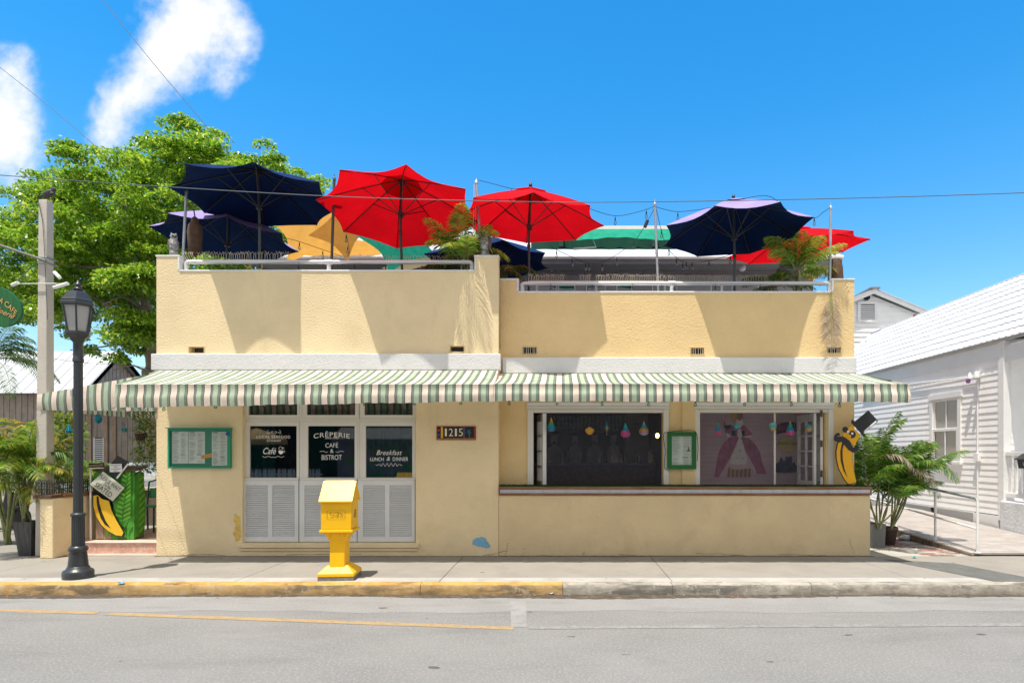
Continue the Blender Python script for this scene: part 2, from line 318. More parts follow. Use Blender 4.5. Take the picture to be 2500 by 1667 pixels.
m_patch = mat('concrete_patch', (.28,.275,.265), var=.1, rough=.9, spec=.15, stain=((.21,.2,.19),8,.5,.7,.2))
m_dirt = mat('gutter_dirt', (.10,.08,.06), var=.3, vs=9, rough=.95, spec=.1, bump=.5, bs=60, stain=((.22,.21,.19),14,.55,.6,.1))
m_lot = mat('lot_ground', (.26,.245,.22), var=.14, vs=.8, rough=.95, spec=.1, bump=.3, bs=60, bd=.01, stain=((.14,.125,.105),1.6,.56,.5,.15), stain2=((.20,.11,.07),14,.68,.8,.05))
m_tar = mat('asphalt_strip', (.135,.137,.128), var=.15, vs=4, rough=.9, spec=.15, bump=.3, bs=140, stain=((.24,.23,.21),5,.58,.6,.15))
STR = [(0,(.82,.70,.60)),(.355,(.075,.08,.08)),(.39,(.205,.26,.215)),(.52,(.45,.54,.41)),(.80,(.205,.26,.215)),(.96,(.075,.08,.08))]
m_awn = ramp_mat('striped_canvas', 0, 1/.241, STR, offset=.30, rough=.85, trans=.22, var=.17, spec=.12)
m_frs = mat('awning_frame_metal', (.5,.5,.5), rough=.4, metal=.5)
m_red = mat('red_canvas', (.66,.004,.010), var=.12, vs=2.5, bump=.35, bs=5, bd=.05, rough=.8, spec=.12, trans=.42)
m_navy = mat('navy_canvas', (.006,.024,.105), var=.18, vs=2.5, bump=.35, bs=5, bd=.05, rough=.85, spec=.12, trans=.12)
m_lav = mat('sun_bleached_canvas', (.30,.24,.50), var=.12, rough=.85, spec=.12)
m_orange = mat('orange_shade_cloth', (.80,.42,.09), var=.1, vs=5, rough=.85, spec=.1, trans=.5)
m_sand = mat('sand_shade_cloth', (.80,.62,.33), var=.1, rough=.85, spec=.1, trans=.4)
m_green = mat('green_shade_cloth', (.02,.42,.27), var=.2, vs=8, rough=.8, spec=.2, trans=.4, grain=((30,30,2),(.03,.42,.27),.6))
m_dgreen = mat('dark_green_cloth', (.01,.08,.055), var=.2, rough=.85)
m_rib = mat('umbrella_frame', (.03,.032,.033), rough=.4, spec=.5)
m_ribw = mat('umbrella_pole', (.05,.06,.06), rough=.35, spec=.5)
m_cord = mat('cord', (.012,.013,.014), rough=.6)
m_wire = mat('weathered_wire', (.10,.12,.13), rough=.5)
m_bulb = glass('bulb_glass', (.82,.86,.84), 1.6)
m_bulbg = glass('green_bulb_glass', (.62,.85,.70), 1.8)
m_spike = mat('bird_spike_plastic', (.62,.56,.42), var=.2, rough=.5)
m_owl = mat('owl_plastic', (.22,.22,.23), var=.4, vs=22, rough=.7, stain=((.62,.62,.60),30,.52,.8,.08))
m_owlb = mat('owl_wing', (.13,.11,.10), var=.4, vs=25, rough=.7)
m_bark = mat('carved_wood', (.11,.065,.04), var=.35, vs=14, rough=.8, bump=.6, bs=30)
m_steel = mat('brushed_strip', (.55,.57,.60), var=.12, vs=5, rough=.35, metal=.7, stain=((.3,.25,.2),6,.65,.4,.1))
m_redwood = mat('stained_wood', (.20,.075,.03), var=.2, vs=5, rough=.5, grain=((2,40,40),(.36,.24,.15),.7))
m_turf = mat('artificial_turf', (.018,.075,.016), var=.4, vs=60, rough=.95, bump=1, bs=150)
m_plast = mat('yellow_plastic', (.90,.50,.004), var=.05, rough=.42, spec=.45, stain=((.55,.30,.02),5,.66,.3,.15))
m_plroof = mat('yellow_plastic_roof', (.92,.60,.03), var=.05, rough=.4, spec=.45)
m_slab = mat('grey_slab', (.20,.19,.17), var=.3, vs=20, rough=.9, bump=.4, bs=60)
m_menug = mat('menu_green', (.01,.26,.14), var=.1, rough=.45, spec=.5, stain=((.03,.12,.08),10,.62,.5,.1))
m_menud = mat('menu_dark_green', (.006,.12,.02), var=.1, rough=.4, spec=.5)
m_paper = mat('paper', (.80,.83,.76), var=.05, rough=.8)
m_ink = mat('ink', (.06,.07,.06), rough=.8)
m_gold = mat('ochre_ink', (.55,.36,.07), rough=.8)
m_deco = mat('white_vinyl', (.78,.78,.76), rough=.6)
m_pane2 = glass('old_window_glass', (.8,.8,.8), .6)
m_pane = glass('window_glass', (.42,.46,.46), 3.4)
m_lglass = mat('lantern_glass', (.66,.66,.64), rough=.25, trans=.55, var=.05, stain=((.5,.48,.42),8,.6,.4,.15))
m_wood = mat('weathered_boards', (.27,.23,.20), var=.25, vs=4, rough=.85, grain=((26,26,1.2),(.40,.36,.33),.6), island=.22)
m_woodb = mat('brown_boards', (.14,.10,.075), var=.25, vs=4, rough=.85, grain=((26,26,1.2),(.27,.22,.19),.6), island=.25)
m_path = mat('pale_side_path', (.42,.40,.36), var=.14, vs=1.2, rough=.95, spec=.1, bump=.3, bs=60, bd=.01, stain=((.20,.18,.15),1.8,.54,.6,.15), stain2=((.34,.27,.13),4,.62,.6,.1))
m_deck = mat('weathered_deck', (.44,.41,.385), var=.15, vs=4, rough=.9, grain=((2,40,40),(.22,.16,.12),.7), island=.14)
m_tile = mat('terracotta_tile', (.56,.33,.25), var=.15, vs=9, rough=.6, stain=((.68,.55,.47),14,.5,.6,.1), island=.1)
m_pinkc = mat('pink_concrete', (.58,.44,.38), var=.12, vs=3, rough=.9, stain=((.42,.35,.3),4,.55,.5,.2))
m_pil = mat('pillar_concrete', (.52,.485,.43), var=.1, vs=2, rough=.9, bump=.25, bs=30, stain=((.34,.31,.27),2.5,.56,.5,.2,(4,4,1)), stain2=((.55,.36,.28),1.4,.62,.35,.15))
m_leafy = mat('banana_leaf_paint', (.06,.28,.03), var=.35, vs=7, rough=.6)
m_leafl = mat('light_leaf_paint', (.17,.48,.04), var=.25, vs=9, rough=.6)
m_ban = mat('banana_paint', (.80,.50,.035), var=.06, rough=.55, stain=((.4,.2,.03),16,.70,.6,.04))
m_banr = mat('amber_paint', (.83,.42,.012), var=.05, rough=.5)
m_sign = mat('sign_board', (.60,.62,.52), var=.05, rough=.6, stain=((.42,.42,.36),12,.6,.4,.1))
m_whitep = mat('white_sign_paint', (.78,.78,.77), var=.04, rough=.6)
m_planter = mat('grey_planter', (.17,.175,.18), var=.15, rough=.7)
m_pot = mat('brown_pot', (.075,.05,.042), var=.2, rough=.5)
m_planterd = mat('dark_planter', (.05,.053,.056), var=.25, vs=6, rough=.6, grain=((12,12,1.5),(.18,.18,.18),.6))
m_trunk = mat('tree_bark', (.26,.215,.17), var=.25, vs=6, rough=.9, bump=.5, bs=25)
m_cane = mat('palm_cane', (.22,.24,.10), var=.3, vs=8, rough=.7)
def leafmat(name, stops, trans=.45, rough=.45, spec=.4):
    m = bpy.data.materials.new(name); m.use_nodes = True; nt = m.node_tree; N = nt.nodes; L = nt.links; b = N['Principled BSDF']; b.inputs['Roughness'].default_value = rough; b.inputs['Specular IOR Level'].default_value = spec
    g = N.new('ShaderNodeNewGeometry'); cr = N.new('ShaderNodeValToRGB'); e = cr.color_ramp.elements; e[0].position = stops[0][0]; e[0].color = (*stops[0][1], 1); e[1].position = stops[-1][0]; e[1].color = (*stops[-1][1], 1)
    for p, c in stops[1:-1]: q = e.new(p); q.color = (*c, 1)
    L.new(g.outputs['Random Per Island'], cr.inputs[0]); L.new(cr.outputs[0], b.inputs['Base Color'])
    t = N.new('ShaderNodeBsdfTranslucent'); L.new(cr.outputs[0], t.inputs[0]); ms = N.new('ShaderNodeMixShader'); ms.inputs[0].default_value = trans
    L.new(b.outputs[0], ms.inputs[1]); L.new(t.outputs[0], ms.inputs[2]); L.new(ms.outputs[0], N['Material Output'].inputs[0]); MATS[name] = m; return m
m_leaf = leafmat('ficus_leaf', [(0,(.07,.18,.015)),(.4,(.19,.38,.025)),(.75,(.36,.54,.035)),(1,(.60,.68,.09))], .52, .30, .7)
m_frond = leafmat('palm_leaf', [(0,(.03,.10,.012)),(.5,(.075,.20,.02)),(.85,(.16,.30,.03)),(1,(.36,.36,.06))], .45)
m_frondy = leafmat('yellowing_palm_leaf', [(0,(.05,.14,.015)),(.4,(.16,.28,.025)),(.75,(.40,.40,.04)),(1,(.72,.42,.04))], .5)
m_frondd = leafmat('dry_palm_leaf', [(0,(.30,.23,.16)),(1,(.46,.40,.33))], .3, .8, .1)
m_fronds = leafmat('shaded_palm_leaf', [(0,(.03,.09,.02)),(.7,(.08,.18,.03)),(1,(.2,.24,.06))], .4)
m_vine = leafmat('vine_leaf', [(0,(.06,.15,.015)),(.5,(.16,.27,.02)),(1,(.5,.46,.05))], .5)
# ================================================================ THE SETTING
def sheet(name, x0, x1, y0, y1, z, m, k='structure'):
    o = MB().quad((x0,y0,z),(x1,y0,z),(x1,y1,z),(x0,y1,z)).build(name, m); return kind(o, k)
sheet('ground', -900, 900, -900, 1500, -.16, m_lot)
sheet('road', -200, 200, -10.6, -2.16, -.13, m_road)
sheet('far_pavement', -200, 200, -15, -10.6, -.05, m_conc)
KX0, KX1 = -40, 40
YE = -2.16
# pavement, cast in bays with scored joints
pv = kind(bpy.data.objects.new('pavement', None), 'structure'); COL.objects.link(pv); WP[pv] = Vector((0,0,0))
jx = [-26,-20,-14.2]+[ground(px, 1400).x for px in (-30, 620, 1090, 1625, 2190)]+[9.4,13,18,24]
jx = sorted(jx)
for a, b in zip(jx, jx[1:]):
    n = max(1, int((b-a)/.5)); mb = MB()
    # front corners pulled a little so that joints run at a slant as poured
    mb.box(a+.004, b-.004, -1.72, 0, -.12, 0)
    mb.build('paving_slab', m_conc, pv, bevel=.004)
    MB().box(a+.004, b-.004, -2.0, -1.7215, -.12, .001).build('edging_slab', m_edge, pv, bevel=.004)
MB().box(-26, 24, -1.98, -.02, -.121, -.012).build('joint_filler', m_tar, pv)
sheet('lot', -60, -1.0, 0.0, 60, -.004, m_lot)
sheet('side_path', 5.04, 60, 0.0, 60, -.004, m_path)
# kerb: stones with a rounded nose
random.seed(3)
kb = kind(bpy.data.objects.new('kerb', None), 'structure'); COL.objects.link(kb); WP[kb] = Vector((0,0,0))
cuts = [-30,-24,-18,-12.2,-7.6,-7.35,-1.8,.02,1.42,3.2,5.95,9,13,18,24]
for i, (a, b) in enumerate(zip(cuts, cuts[1:])):
    ya = YE; prof = [(-2.0,-.2),(-2.0,.004),(-2.03,.008),(ya+.045,.006),(ya+.018,-.008),(ya+.004,-.045),(ya-.010,-.10),(ya-.014,-.2)]
    mb = MB(); seg = max(3, int((b-a)/.12)); n = len(prof); vs = []
    for k in range(seg+1):
        x = a+.003+(b-a-.006)*k/seg; w = .008*math.sin(x*2.3)+.006*math.sin(x*7.1+1)+random.uniform(-.003,.003)
        for j, (y, z) in enumerate(prof): vs.append((x, y+(w if j >= 3 else 0), z+(random.uniform(-.006,.004) if 2 < j < 6 else 0)))
    mb.add(vs, [(k*n+j, k*n+j+1, (k+1)*n+j+1, (k+1)*n+j) for k in range(seg) for j in range(n-1)], 0, True)
    mb.add(vs[:n], [tuple(range(n))]); mb.add(vs[-n:], [tuple(range(n-1,-1,-1))])
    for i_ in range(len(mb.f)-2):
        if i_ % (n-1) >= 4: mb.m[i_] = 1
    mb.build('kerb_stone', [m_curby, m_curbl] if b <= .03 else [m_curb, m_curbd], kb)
# pale edge strip of the road along the gutter, old lines, patch
wav_ = [(-60+.25*i, -3.0+.05*math.sin(i*.37)+.03*math.sin(i*1.3)) for i in range(481)]
o = MB().add([(x, YE, -.1285) for x, y in wav_]+[(x, y, -.1285) for x, y in wav_], [(i, i+481, i+482, i+1) for i in range(480)]).build('gutter_strip', m_roadedge); kind(o, 'structure')
def wav(name, pts_top, pts_bot, z, m, k='structure'):
    mb = MB(); n = len(pts_top)
    mb.add([(x,y,z) for x,y in pts_top]+[(x,y,z) for x,y in pts_bot], [(i, i+n, i+1+n, i+1) for i in range(n-1)][::1])
    o = mb.build(name, m); return kind(o, k)
random.seed(8)
xs = [-14+.05*i for i in range(560)]
wav('gutter_dirt', [(x, YE-.005) for x in xs], [(x, YE-.06-.14*(.5+.5*math.sin(x*.8+1.2))*(.75+.25*random.random())-.05*(.5+.5*math.sin(x*2.9))-.03*random.random()) for x in xs], -.1262, m_dirt, 'stuff')
def roadpt(px, py): return ground(px, py, -.13)
def stripe(name, a, b, w, m, z=-.1268):
    A = roadpt(*a); B = roadpt(*b); n = 40; t = []; u = []
    for i in range(n+1):
        p = A.lerp(B, i/n); j = random.uniform(-.006,.006); t.append((p.x, p.y+w/2+j)); u.append((p.x, p.y-w/2+random.uniform(-.006,.006)))
    return wav(name, t, u, z, m)
stripe('road_marking', (-400,1478), (238,1496), .115, m_line)
stripe('road_marking', (265,1498), (1254,1533), .115, m_line)
stripe('worn_road_marking', (1292,1532), (2900,1522), .10, m_linew)
a = roadpt(1246,1466); b = roadpt(1284,1466)
MB().quad((roadpt(1248,1530).x, roadpt(1248,1530).y, -.1272), (roadpt(1286,1530).x, roadpt(1286,1530).y, -.1272), (b.x,b.y,-.1272), (a.x,a.y,-.1272)).build('road_patch', m_patch)['kind'] = 'structure'
# asphalt strip across the pavement by the ramp, red bricks of the path
q = [ground(2155,1365), ground(2330,1375), ground(2590,1425), ground(2430,1420)]
MB().add([(p.x,p.y,.004) for p in (q[3],q[2],q[1],q[0])], [(0,1,2,3)]).build('asphalt_repair_strip', m_tar)['kind'] = 'structure'
m_brick = mat('red_brick', (.27,.13,.105), var=.25, vs=12, rough=.9, stain=((.3,.27,.235),7,.47,.85,.12), island=.2)
bk = kind(bpy.data.objects.new('brick_path', None), 'structure'); COL.objects.link(bk); WP[bk] = Vector((0,0,0))
bm = MB().box(-.096,.096,-.046,.046,-.03,.006).mesh('brick', m_brick)
random.seed(5)
for j in range(20):
    for i in range(6):
        x = 5.75+.2*i+(.1 if j % 2 else 0); y = .08+.1*j
        if x > 6.6 or x < 5.7+.25*math.sin(y*3)+.2 or random.random() < .25: continue
        piece('brick', bm, bk, (x, y, -.004+random.uniform(-.004,.003)), rot=(0,0,random.uniform(-.03,.03)))
# grime where the walls meet the pavement
random.seed(19)
gx = [-6.6+.06*i for i in range(196)]
wav('wall_foot_grime', [(x, -.001) for x in gx], [(x, -.012-.03*random.random()**2-.02*max(0,math.sin(x*1.7))) for x in gx], .0035, m_dirt, 'stuff')
# ================================================================ THE CAFE
cafe = thing('cafe_building', 'two part cream stucco cafe with white band, roof terrace and street counter', 'building', (-1, 2, 0))
XL, XM, XR = ax(382), ax(1217), ax(2085.5, .27)      # left corner, step between the blocks, right corner
YR = .27                                             # right block stands back
T = .17
ZLt, ZLn = az(627), az(663); ZRt, ZRn = az(684, YR), az(715, YR)
NL0, NL1 = ax(438), ax(1159); NR0, NR1 = ax(1265, YR), ax(2032, YR)
WX0, WX1, WZ0 = ax(592), ax(1015), az(1325); WZ1 = az(955)
def vent(px0, px1, py0, py1, Y): return (ax(px0,Y), ax(px1,Y), az(py1,Y), az(py0,Y))
VL = [vent(460,500,845,863,0), vent(1097,1134,843,860,0)]
VR = [vent(1275,1311,846,864,YR), vent(1685,1720,847,866,YR), vent(2018,2054,846,863,YR)]
mb = holewall(MB(), XL, XM, 0, ZLt, 0, T, [(WX0,WX1,WZ0,WZ1), (NL0,NL1,ZLn,9)]+VL)
mb.box(XL, XL+T, T, 7.2, 0, 3.9)
mb.build('left_wall', m_wall, cafe)
A0, A1 = ax(1302,YR), ax(1619,YR); B0, B1 = ax(1709,YR), ax(2016,YR); OZ0, OZ1 = az(1195,YR), az(1000,YR)
mb = holewall(MB(), XM, XR, 0, ZRt, YR, YR+T, [(A0,A1,OZ0,OZ1),(B0,B1,OZ0,OZ1),(NR0,NR1,ZRn,9)]+VR)
mb.box(XR-T, XR, YR+T, 7.2, 0, 3.6)
mb.box(XM-T, XM, T, 4.6, 0, 3.4)
mb.build('right_wall', m_wall2, cafe)
MB().box(ax(1665,YR), ax(1682,YR)+.10, YR-.035, YR, 1.1, 2.9).build('pilaster', m_wall2, cafe)
# white bands
MB().box(ax(367,-.1), ax(1222,-.1), -.09, .0, az(903,-.09), az(863,-.09)).build('band', m_band, cafe, bevel=.012)
MB().box(ax(1222,YR-.09)+.03, ax(2092,YR-.09), YR-.09, YR, az(911,YR-.09), az(872,YR-.09)).build('band', m_band, cafe, bevel=.012)
# copings of the parapets, raised edge by edge
def coping(x0, x1, n0, n1, zt, zn, y0, y1):
    e = .012; h = .028
    MB().box(x0-e, n0+e, y0-e, y1+e, zt, zt+h).build('coping', m_coping, cafe, bevel=.006)
    MB().box(n1-e, x1+e, y0-e, y1+e, zt, zt+h).build('coping', m_coping, cafe, bevel=.006)
    MB().box(n0+.002, n1-.002, y0-e, y1+e, zn-.001, zn+h).build('coping', m_coping, cafe, bevel=.006)
    MB().box(n0-.024, n0+.006, y0-.009, y1+.009, zn+h, zt-.001).build('coping', m_coping, cafe, bevel=.004)
    MB().box(n1-.006, n1+.024, y0-.009, y1+.009, zn+h, zt-.001).build('coping', m_coping, cafe, bevel=.004)
coping(XL, XM, NL0, NL1, ZLt, ZLn, 0, T); coping(XM+.005, XR, NR0, NR1, ZRt, ZRn, YR, YR+T)
# scuppers: sleeves in the wall, with bars on the right block
for (vs_, Y, bars) in ((VL, 0, False), (VR, YR, True)):
    for (x0, x1, z0, z1) in vs_:
        w = .009; mb = MB(); mb.box(x0+.002, x0+w, Y-.012, Y+.16, z0+.002, z1-.002); mb.box(x1-w, x1-.002, Y-.012, Y+.16, z0+.002, z1-.002)
        mb.box(x0+w, x1-w, Y-.012, Y+.16, z0+.002, z0+w); mb.box(x0+w, x1-w, Y-.012, Y+.16, z1-w, z1-.002)
        sc = mb.build('scupper', m_wall if not bars else m_wall2, cafe)
        if bars:
            for k in range(6): x = x0+.03+(x1-x0-.06)*k/5+random.uniform(-.008,.008); MB().box(x-.004, x+.004, Y+.02, Y+.028, z0+w, z1-w).build('bar', m_frame, sc)
        MB().box(x0-.05, x1+.05, Y+.172, Y+.18, z0-.05, z1+.05).build('backing', m_dark, sc)
# body: floor, terrace slab, rear wall, rooms
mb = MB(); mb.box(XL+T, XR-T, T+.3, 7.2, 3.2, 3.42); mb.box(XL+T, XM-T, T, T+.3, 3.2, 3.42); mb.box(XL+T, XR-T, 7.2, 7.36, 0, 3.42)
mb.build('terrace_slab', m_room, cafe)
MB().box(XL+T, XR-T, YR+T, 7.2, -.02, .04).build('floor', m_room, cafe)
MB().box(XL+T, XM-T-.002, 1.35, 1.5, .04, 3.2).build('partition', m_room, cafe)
# ---- front window, three bays
def zx(z): return ax(580+z/3.92, .10)
def zz(z): return az(960+z/3.92, .10)
win = MB(); wy0, wy1 = .07, .15
FB = [(57,592,105,570,115,565), (615,1150,662,1125,672,1120), (1165,1702,1213,1675,1226,1672)]
mbs = MB()
fz = lambda z: zz(z)
gl_t = zz(-60)
w = MB(); w.box(zx(40), zx(1712), .085, .16, zz(1432), zz(1420)); 
w.box(zx(57), zx(1702), .095, .16, zz(268), zz(243)); 
for a, b in ((592,620),(1148,1172)): w.box(zx(a)+.001, zx(b), .10, .16, zz(1420), gl_t)
for a, b in ((44,60),(1702,1718)): w.box(zx(a), zx(b)-.001, .09, .16, zz(1420), gl_t)
wn = w.build('window_frame', m_frame, cafe, bevel=.004)
for (x0, x1, tx0, tx1, lx0, lx1) in FB:
    # transom sash
    s = holewall(MB(), zx(x0), zx(x1), zz(241), gl_t, wy0+.03, wy0+.075, [(zx(tx0), zx(tx1), zz(207), 9)]).build('transom_sash', m_frame, cafe, bevel=.003)
    MB().quad((zx(tx0),.125,zz(207)),(zx(tx1),.125,zz(207)),(zx(tx1),.125,gl_t),(zx(tx0),.125,gl_t)).build('pane', m_pane, s)
    s = holewall(MB(), zx(x0)+.004, zx(x1)-.004, zz(822), zz(270), wy0+.03, wy0+.075, [(zx(lx0), zx(lx1), zz(805), zz(312))]).build('sash', m_frame, cafe, bevel=.003)
    MB().box(zx(x0), zx(x1), .055, .10, zz(830), zz(815)).build('sill_bead', m_frame, s, bevel=.003)
    MB().quad((zx(lx0),.125,zz(805)),(zx(lx1),.125,zz(805)),(zx(lx1),.125,zz(312)),(zx(lx0),.125,zz(312))).build('pane', m_pane, s)
# shutters with angled slats
slat = None
for (x0, x1, l0, l1, l2, l3) in ((50,592,88,302,342,556), (600,1148,650,862,898,1112), (1155,1702,1208,1418,1460,1672)):
    s = holewall(MB(), zx(x0)+.002, zx(x1)-.002, zz(1416), zz(832), .06, .10, [(zx(l0),zx(l1),zz(1372),zz(878)),(zx(l2),zx(l3),zz(1372),zz(878))]).build('shutter', m_shut, cafe, bevel=.003)
    MB().box(zx(x0)+.01, zx(x1)-.01, .101, .107, zz(1410), zz(840)).build('backing', m_dark, s)
    n = 27; p = (zz(878)-zz(1372))/n
    for (a, b) in ((l0,l1),(l2,l3)):
        L_ = zx(b)-zx(a)
        if slat is None: slat = MB().add([(0,0,0),(1,0,0),(1,.034,p*1.02),(0,.034,p*1.02),(0,.002,-.008),(1,.002,-.008),(1,.038,p*1.02-.006),(0,.038,p*1.02-.006)], [(0,1,2,3),(5,4,7,6),(4,5,1,0),(3,2,6,7)]).mesh('slat', m_shut)
        for k in range(n): piece('slat', slat, s, (zx(a), .063+random.uniform(0,.002), zz(1372)+p*k+.006), scale=(L_,1,1), rot=(random.uniform(-.05,.05),0,0))
# sill moulding and base under the window
mb = MB(); mb.box(ax(580,-.05), ax(1022,-.05), -.045, .07, az(1337,-.04), az(1326,-.04)); mb.box(ax(584,-.05), ax(1018,-.05), -.025, .06, az(1344,-.02), az(1338,-.02)-.001)
mb.build('window_sill', m_wall, cafe, bevel=.006)
# lettering on the panes
YG = .121
sashes = [o for o in cafe.children if o.name.startswith('sash')]
def wl(txt, zc, zw, zh, pane, **k): return lettering('lettering', txt, (zx(zc[0]), YG, zz(zc[1])), zw/3.92/148.5, zh/3.92/148.5, m_deco, pane, **k)
p1, p2, p3 = sashes
wl('LOCAL SEAFOOD', (338,414), 322, 26, p1, arc=.006, space=1.15); wl('Croissant', (343,450), 135, 22, p1, shear=.4); wl('Caf\u00e9', (302,550), 125, 62, p1, shear=.35)
wl('CR\u00caPERIE', (896,387), 346, 56, p2, arc=.03, space=1.1)
wl('Since 1992', (898,424), 132, 22, p2, shear=.45); wl('CAF\u00c9', (897,492), 122, 52, p2); wl('&', (898,551), 32, 36, p2); wl('BISTROT', (897,612), 192, 48, p2)
wl('Breakfast', (1448,566), 245, 46, p3, shear=.4, space=1.1); wl('LUNCH', (1330,630), 130, 34, p3); wl('&', (1440,625), 34, 38, p3, shear=.3); wl('DINNER', (1556,628), 148, 36, p3)
def squiggle(parent, pts, r=.0028, m=m_deco, name='flourish'): return MB().tube(pts, r, 4, caps=True).build(name, m, parent)
def spiral(cx, cz, r, t0, t1, n=18): return [(cx+r*(1-i/n*.7)*math.cos(t0+(t1-t0)*i/n)/3.92/148.5, YG-.002, cz+r*(1-i/n*.7)*math.sin(t0+(t1-t0)*i/n)/3.92/148.5) for i in range(n+1)]
for sgn in (-1, 1):
    squiggle(p1, spiral(zx(342+sgn*52), zz(370), 17, math.pi*(.5), math.pi*(.5)+sgn*-5.2)); squiggle(p1, spiral(zx(342+sgn*14), zz(370), 13, -math.pi*.5, -math.pi*.5+sgn*5.0))
    squiggle(p2, [(zx(898+sgn*(38+i*6)), YG-.002, zz(556+9*math.sin(i*.55)*(1-i/16))) for i in range(14)], .004)
    squiggle(p1, [(zx(336+sgn*i*8), YG-.002, zz(606+6*math.sin(i*.8))) for i in range(14)], .0035)
squiggle(p1, [(zx(270+i*9), YG-.002, zz(378+7*math.sin(i*.9))) for i in range(17)], .0022)
squiggle(p3, [(zx(1320+i*2.6), YG-.002, zz(683+(15*math.sin(i*.42)*(1 if 18 < i < 80 else .3)))+.003*math.cos(i*.42)) for i in range(98)], .0032)
cup = MB(); cup.prism([(zx(385),zz(548)),(zx(437),zz(548)),(zx(430),zz(570)),(zx(415),zz(582)),(zx(402),zz(582)),(zx(390),zz(570))], YG-.002, YG); cup.build('coffee_cup_emblem', m_deco, p1)
squiggle(p1, spiral(zx(405), zz(530), 24, 0, 6), .003); squiggle(p1, spiral(zx(438), zz(560), 14, 1.5, -1.6), .003); squiggle(p1, spiral(zx(428), zz(528), 13, 0, 6), .003)
# what stands behind the panes: hung cloths and shelves
m_teal = mat('teal_curtain', (.03,.34,.27), var=.3, vs=8, rough=.8, grain=((22,1,1),(.01,.06,.05),.8))
m_drk = mat('dark_curtain', (.06,.07,.07), var=.3, rough=.8, grain=((20,1,1),(.09,.09,.08),.6))
m_redc = mat('red_curtain', (.30,.05,.03), var=.3, rough=.8)
def curtain(px0, px1, z0, z1, Y, m, lab):
    x0, x1 = ax(px0,Y), ax(px1,Y)
    o = MB().grid(lambda u, v: (x0+(x1-x0)*u, Y+.03*math.sin(u*(x1-x0)*38)+.012*math.sin(u*91), z0+(z1-z0)*v), max(12,int((x1-x0)*40)), 2).build('curtain', m); return tag(o, lab, 'curtain')
curtain(600,672,.6,2.95,.62,m_teal,'teal curtain behind the left pane of the front window')
curtain(672,742,.6,2.95,.70,m_drk,'dark curtain behind the left pane, beside the teal one')
curtain(745,822,.6,2.95,.64,m_drk,'dark curtain behind the middle pane of the front window')
curtain(826,876,1.95,2.95,.60,m_redc,'short rust red cloth high behind the middle pane')
curtain(895,1010,.6,2.95,.66,m_teal,'teal curtain behind the right pane of the front window')
# ---- right block: street counter
CZ = az(1208.5); LZ = az(1187,-.03); XC = ax(2125)
mb = MB(); mb.box(XM+.003, XC, -.002, .16, 0, CZ); mb.box(XC-.16, XC-.002, .16, .62, 0, CZ-.001)
cw = mb.build('counter_wall', m_ctr, cafe, bevel=.012)
ct = MB().box(XM+.004, XC+.01, -.03, YR-.001, CZ+.002, LZ-.004).build('counter', m_redwood, cafe, bevel=.004)
n = 17; x0 = XM+.03; x1 = XC-.02; strip = MB().box(0, (x1-x0)/n-.003, -.036, -.030, 0, .055).mesh('metal_strip', m_steel)
rv = MB().lathe([(.004,0),(.004,.004)], n=6).mesh('rivet', m_black)
for k in range(n):
    st = piece('metal_strip', strip, ct, (x0+(x1-x0)*k/n, 0, CZ+.038))
    for dz in (.008,.047):
        for dx in (.03, .19): piece('rivet', rv, st, (x0+(x1-x0)*k/n+dx, -.036, CZ+.038+dz), rot=(R(90),0,0))
tf = MB(); random.seed(2)
for k in range(9000):
    x = random.uniform(XM+.01, XC-.01); y = random.uniform(-.025, YR-.02); h = random.uniform(.012,.035); a = random.uniform(0,6.28); dx = .004*math.cos(a); dy = .004*math.sin(a)
    tf.add([(x-dx,y-dy,LZ-.004),(x+dx,y+dy,LZ-.004),(x+random.uniform(-.012,.012),y+random.uniform(-.012,.012),LZ+h)], [(0,1,2)])
tf.box(XM+.006, XC, -.026, YR-.002, LZ-.003, LZ+.006)
kind(tf.build('turf', m_turf, ct), 'stuff')
# ---- window openings of the right block
def fr2(px0, px1, name):
    Y = YR; zt = az(1000,Y); w = MB()
    o0, o1 = ax(px0,Y), ax(px1,Y); i0, i1 = o0+.095, o1-.085
    w.box(o0, i0, Y-.03, Y+.10, OZ0+.001, zt+.01); w.box(i1, o1, Y-.03, Y+.10, OZ0+.001, zt+.01); w.box(i0+.001, i1-.001, Y-.02, Y+.10, az(1007,Y), zt+.01)
    f = w.build('opening_frame', m_frame, cafe, bevel=.004)
    MB().box(o0-.01, o1+.012, Y-.055, Y-.001, zt+.012, zt+.05).build('drip_board', m_frame, f, bevel=.004)
    MB().box(o0-.006, o1+.008, Y-.038, Y-.001, zt+.052, zt+.12).build('head_board', m_coping, f, bevel=.004)
    return f
f1 = fr2(1288,1632,'a'); f2 = fr2(1694,2033,'b')
def folded_door(px0, px1, Y0, Y1, parent, flip):
    "a glazed door leaf folded back against the jamb, seen nearly edge on"
    a = at(px0, 1105, Y0); b = at(px1, 1105, Y1); z0, z1 = az(1193,YR), az(1008,YR)
    d = Vector((b.x-a.x, b.y-a.y, 0)); Lg = d.length; an = math.atan2(d.y, d.x)
    def tf(q): x, y, z = q; return (a.x+x*math.cos(an)-y*math.sin(an), a.y+x*math.sin(an)+y*math.cos(an), z)
    holes = []
    for i in range(2):
        for j in range(4):
            w_ = (Lg-.16)/2; holes.append((.07+i*(w_+.02), .07+i*(w_+.02)+w_, z0+.12+j*(z1-z0-.22)/4, z0+.12+(j+1)*(z1-z0-.22)/4-.025))
    mb = holewall(MB(), 0, Lg, z0, z1, -.02, .02, holes); mb.v = [tf(q) for q in mb.v]
    o = mb.build('door_leaf', m_white, parent, bevel=.003)
    for k in range(3):
        z = z0+.2+k*.5
        if flip is not None: MB().box(flip-.016, flip+.016, YR-.05, YR-.032, z, z+.11).build('hinge', m_bark, parent)
    return o
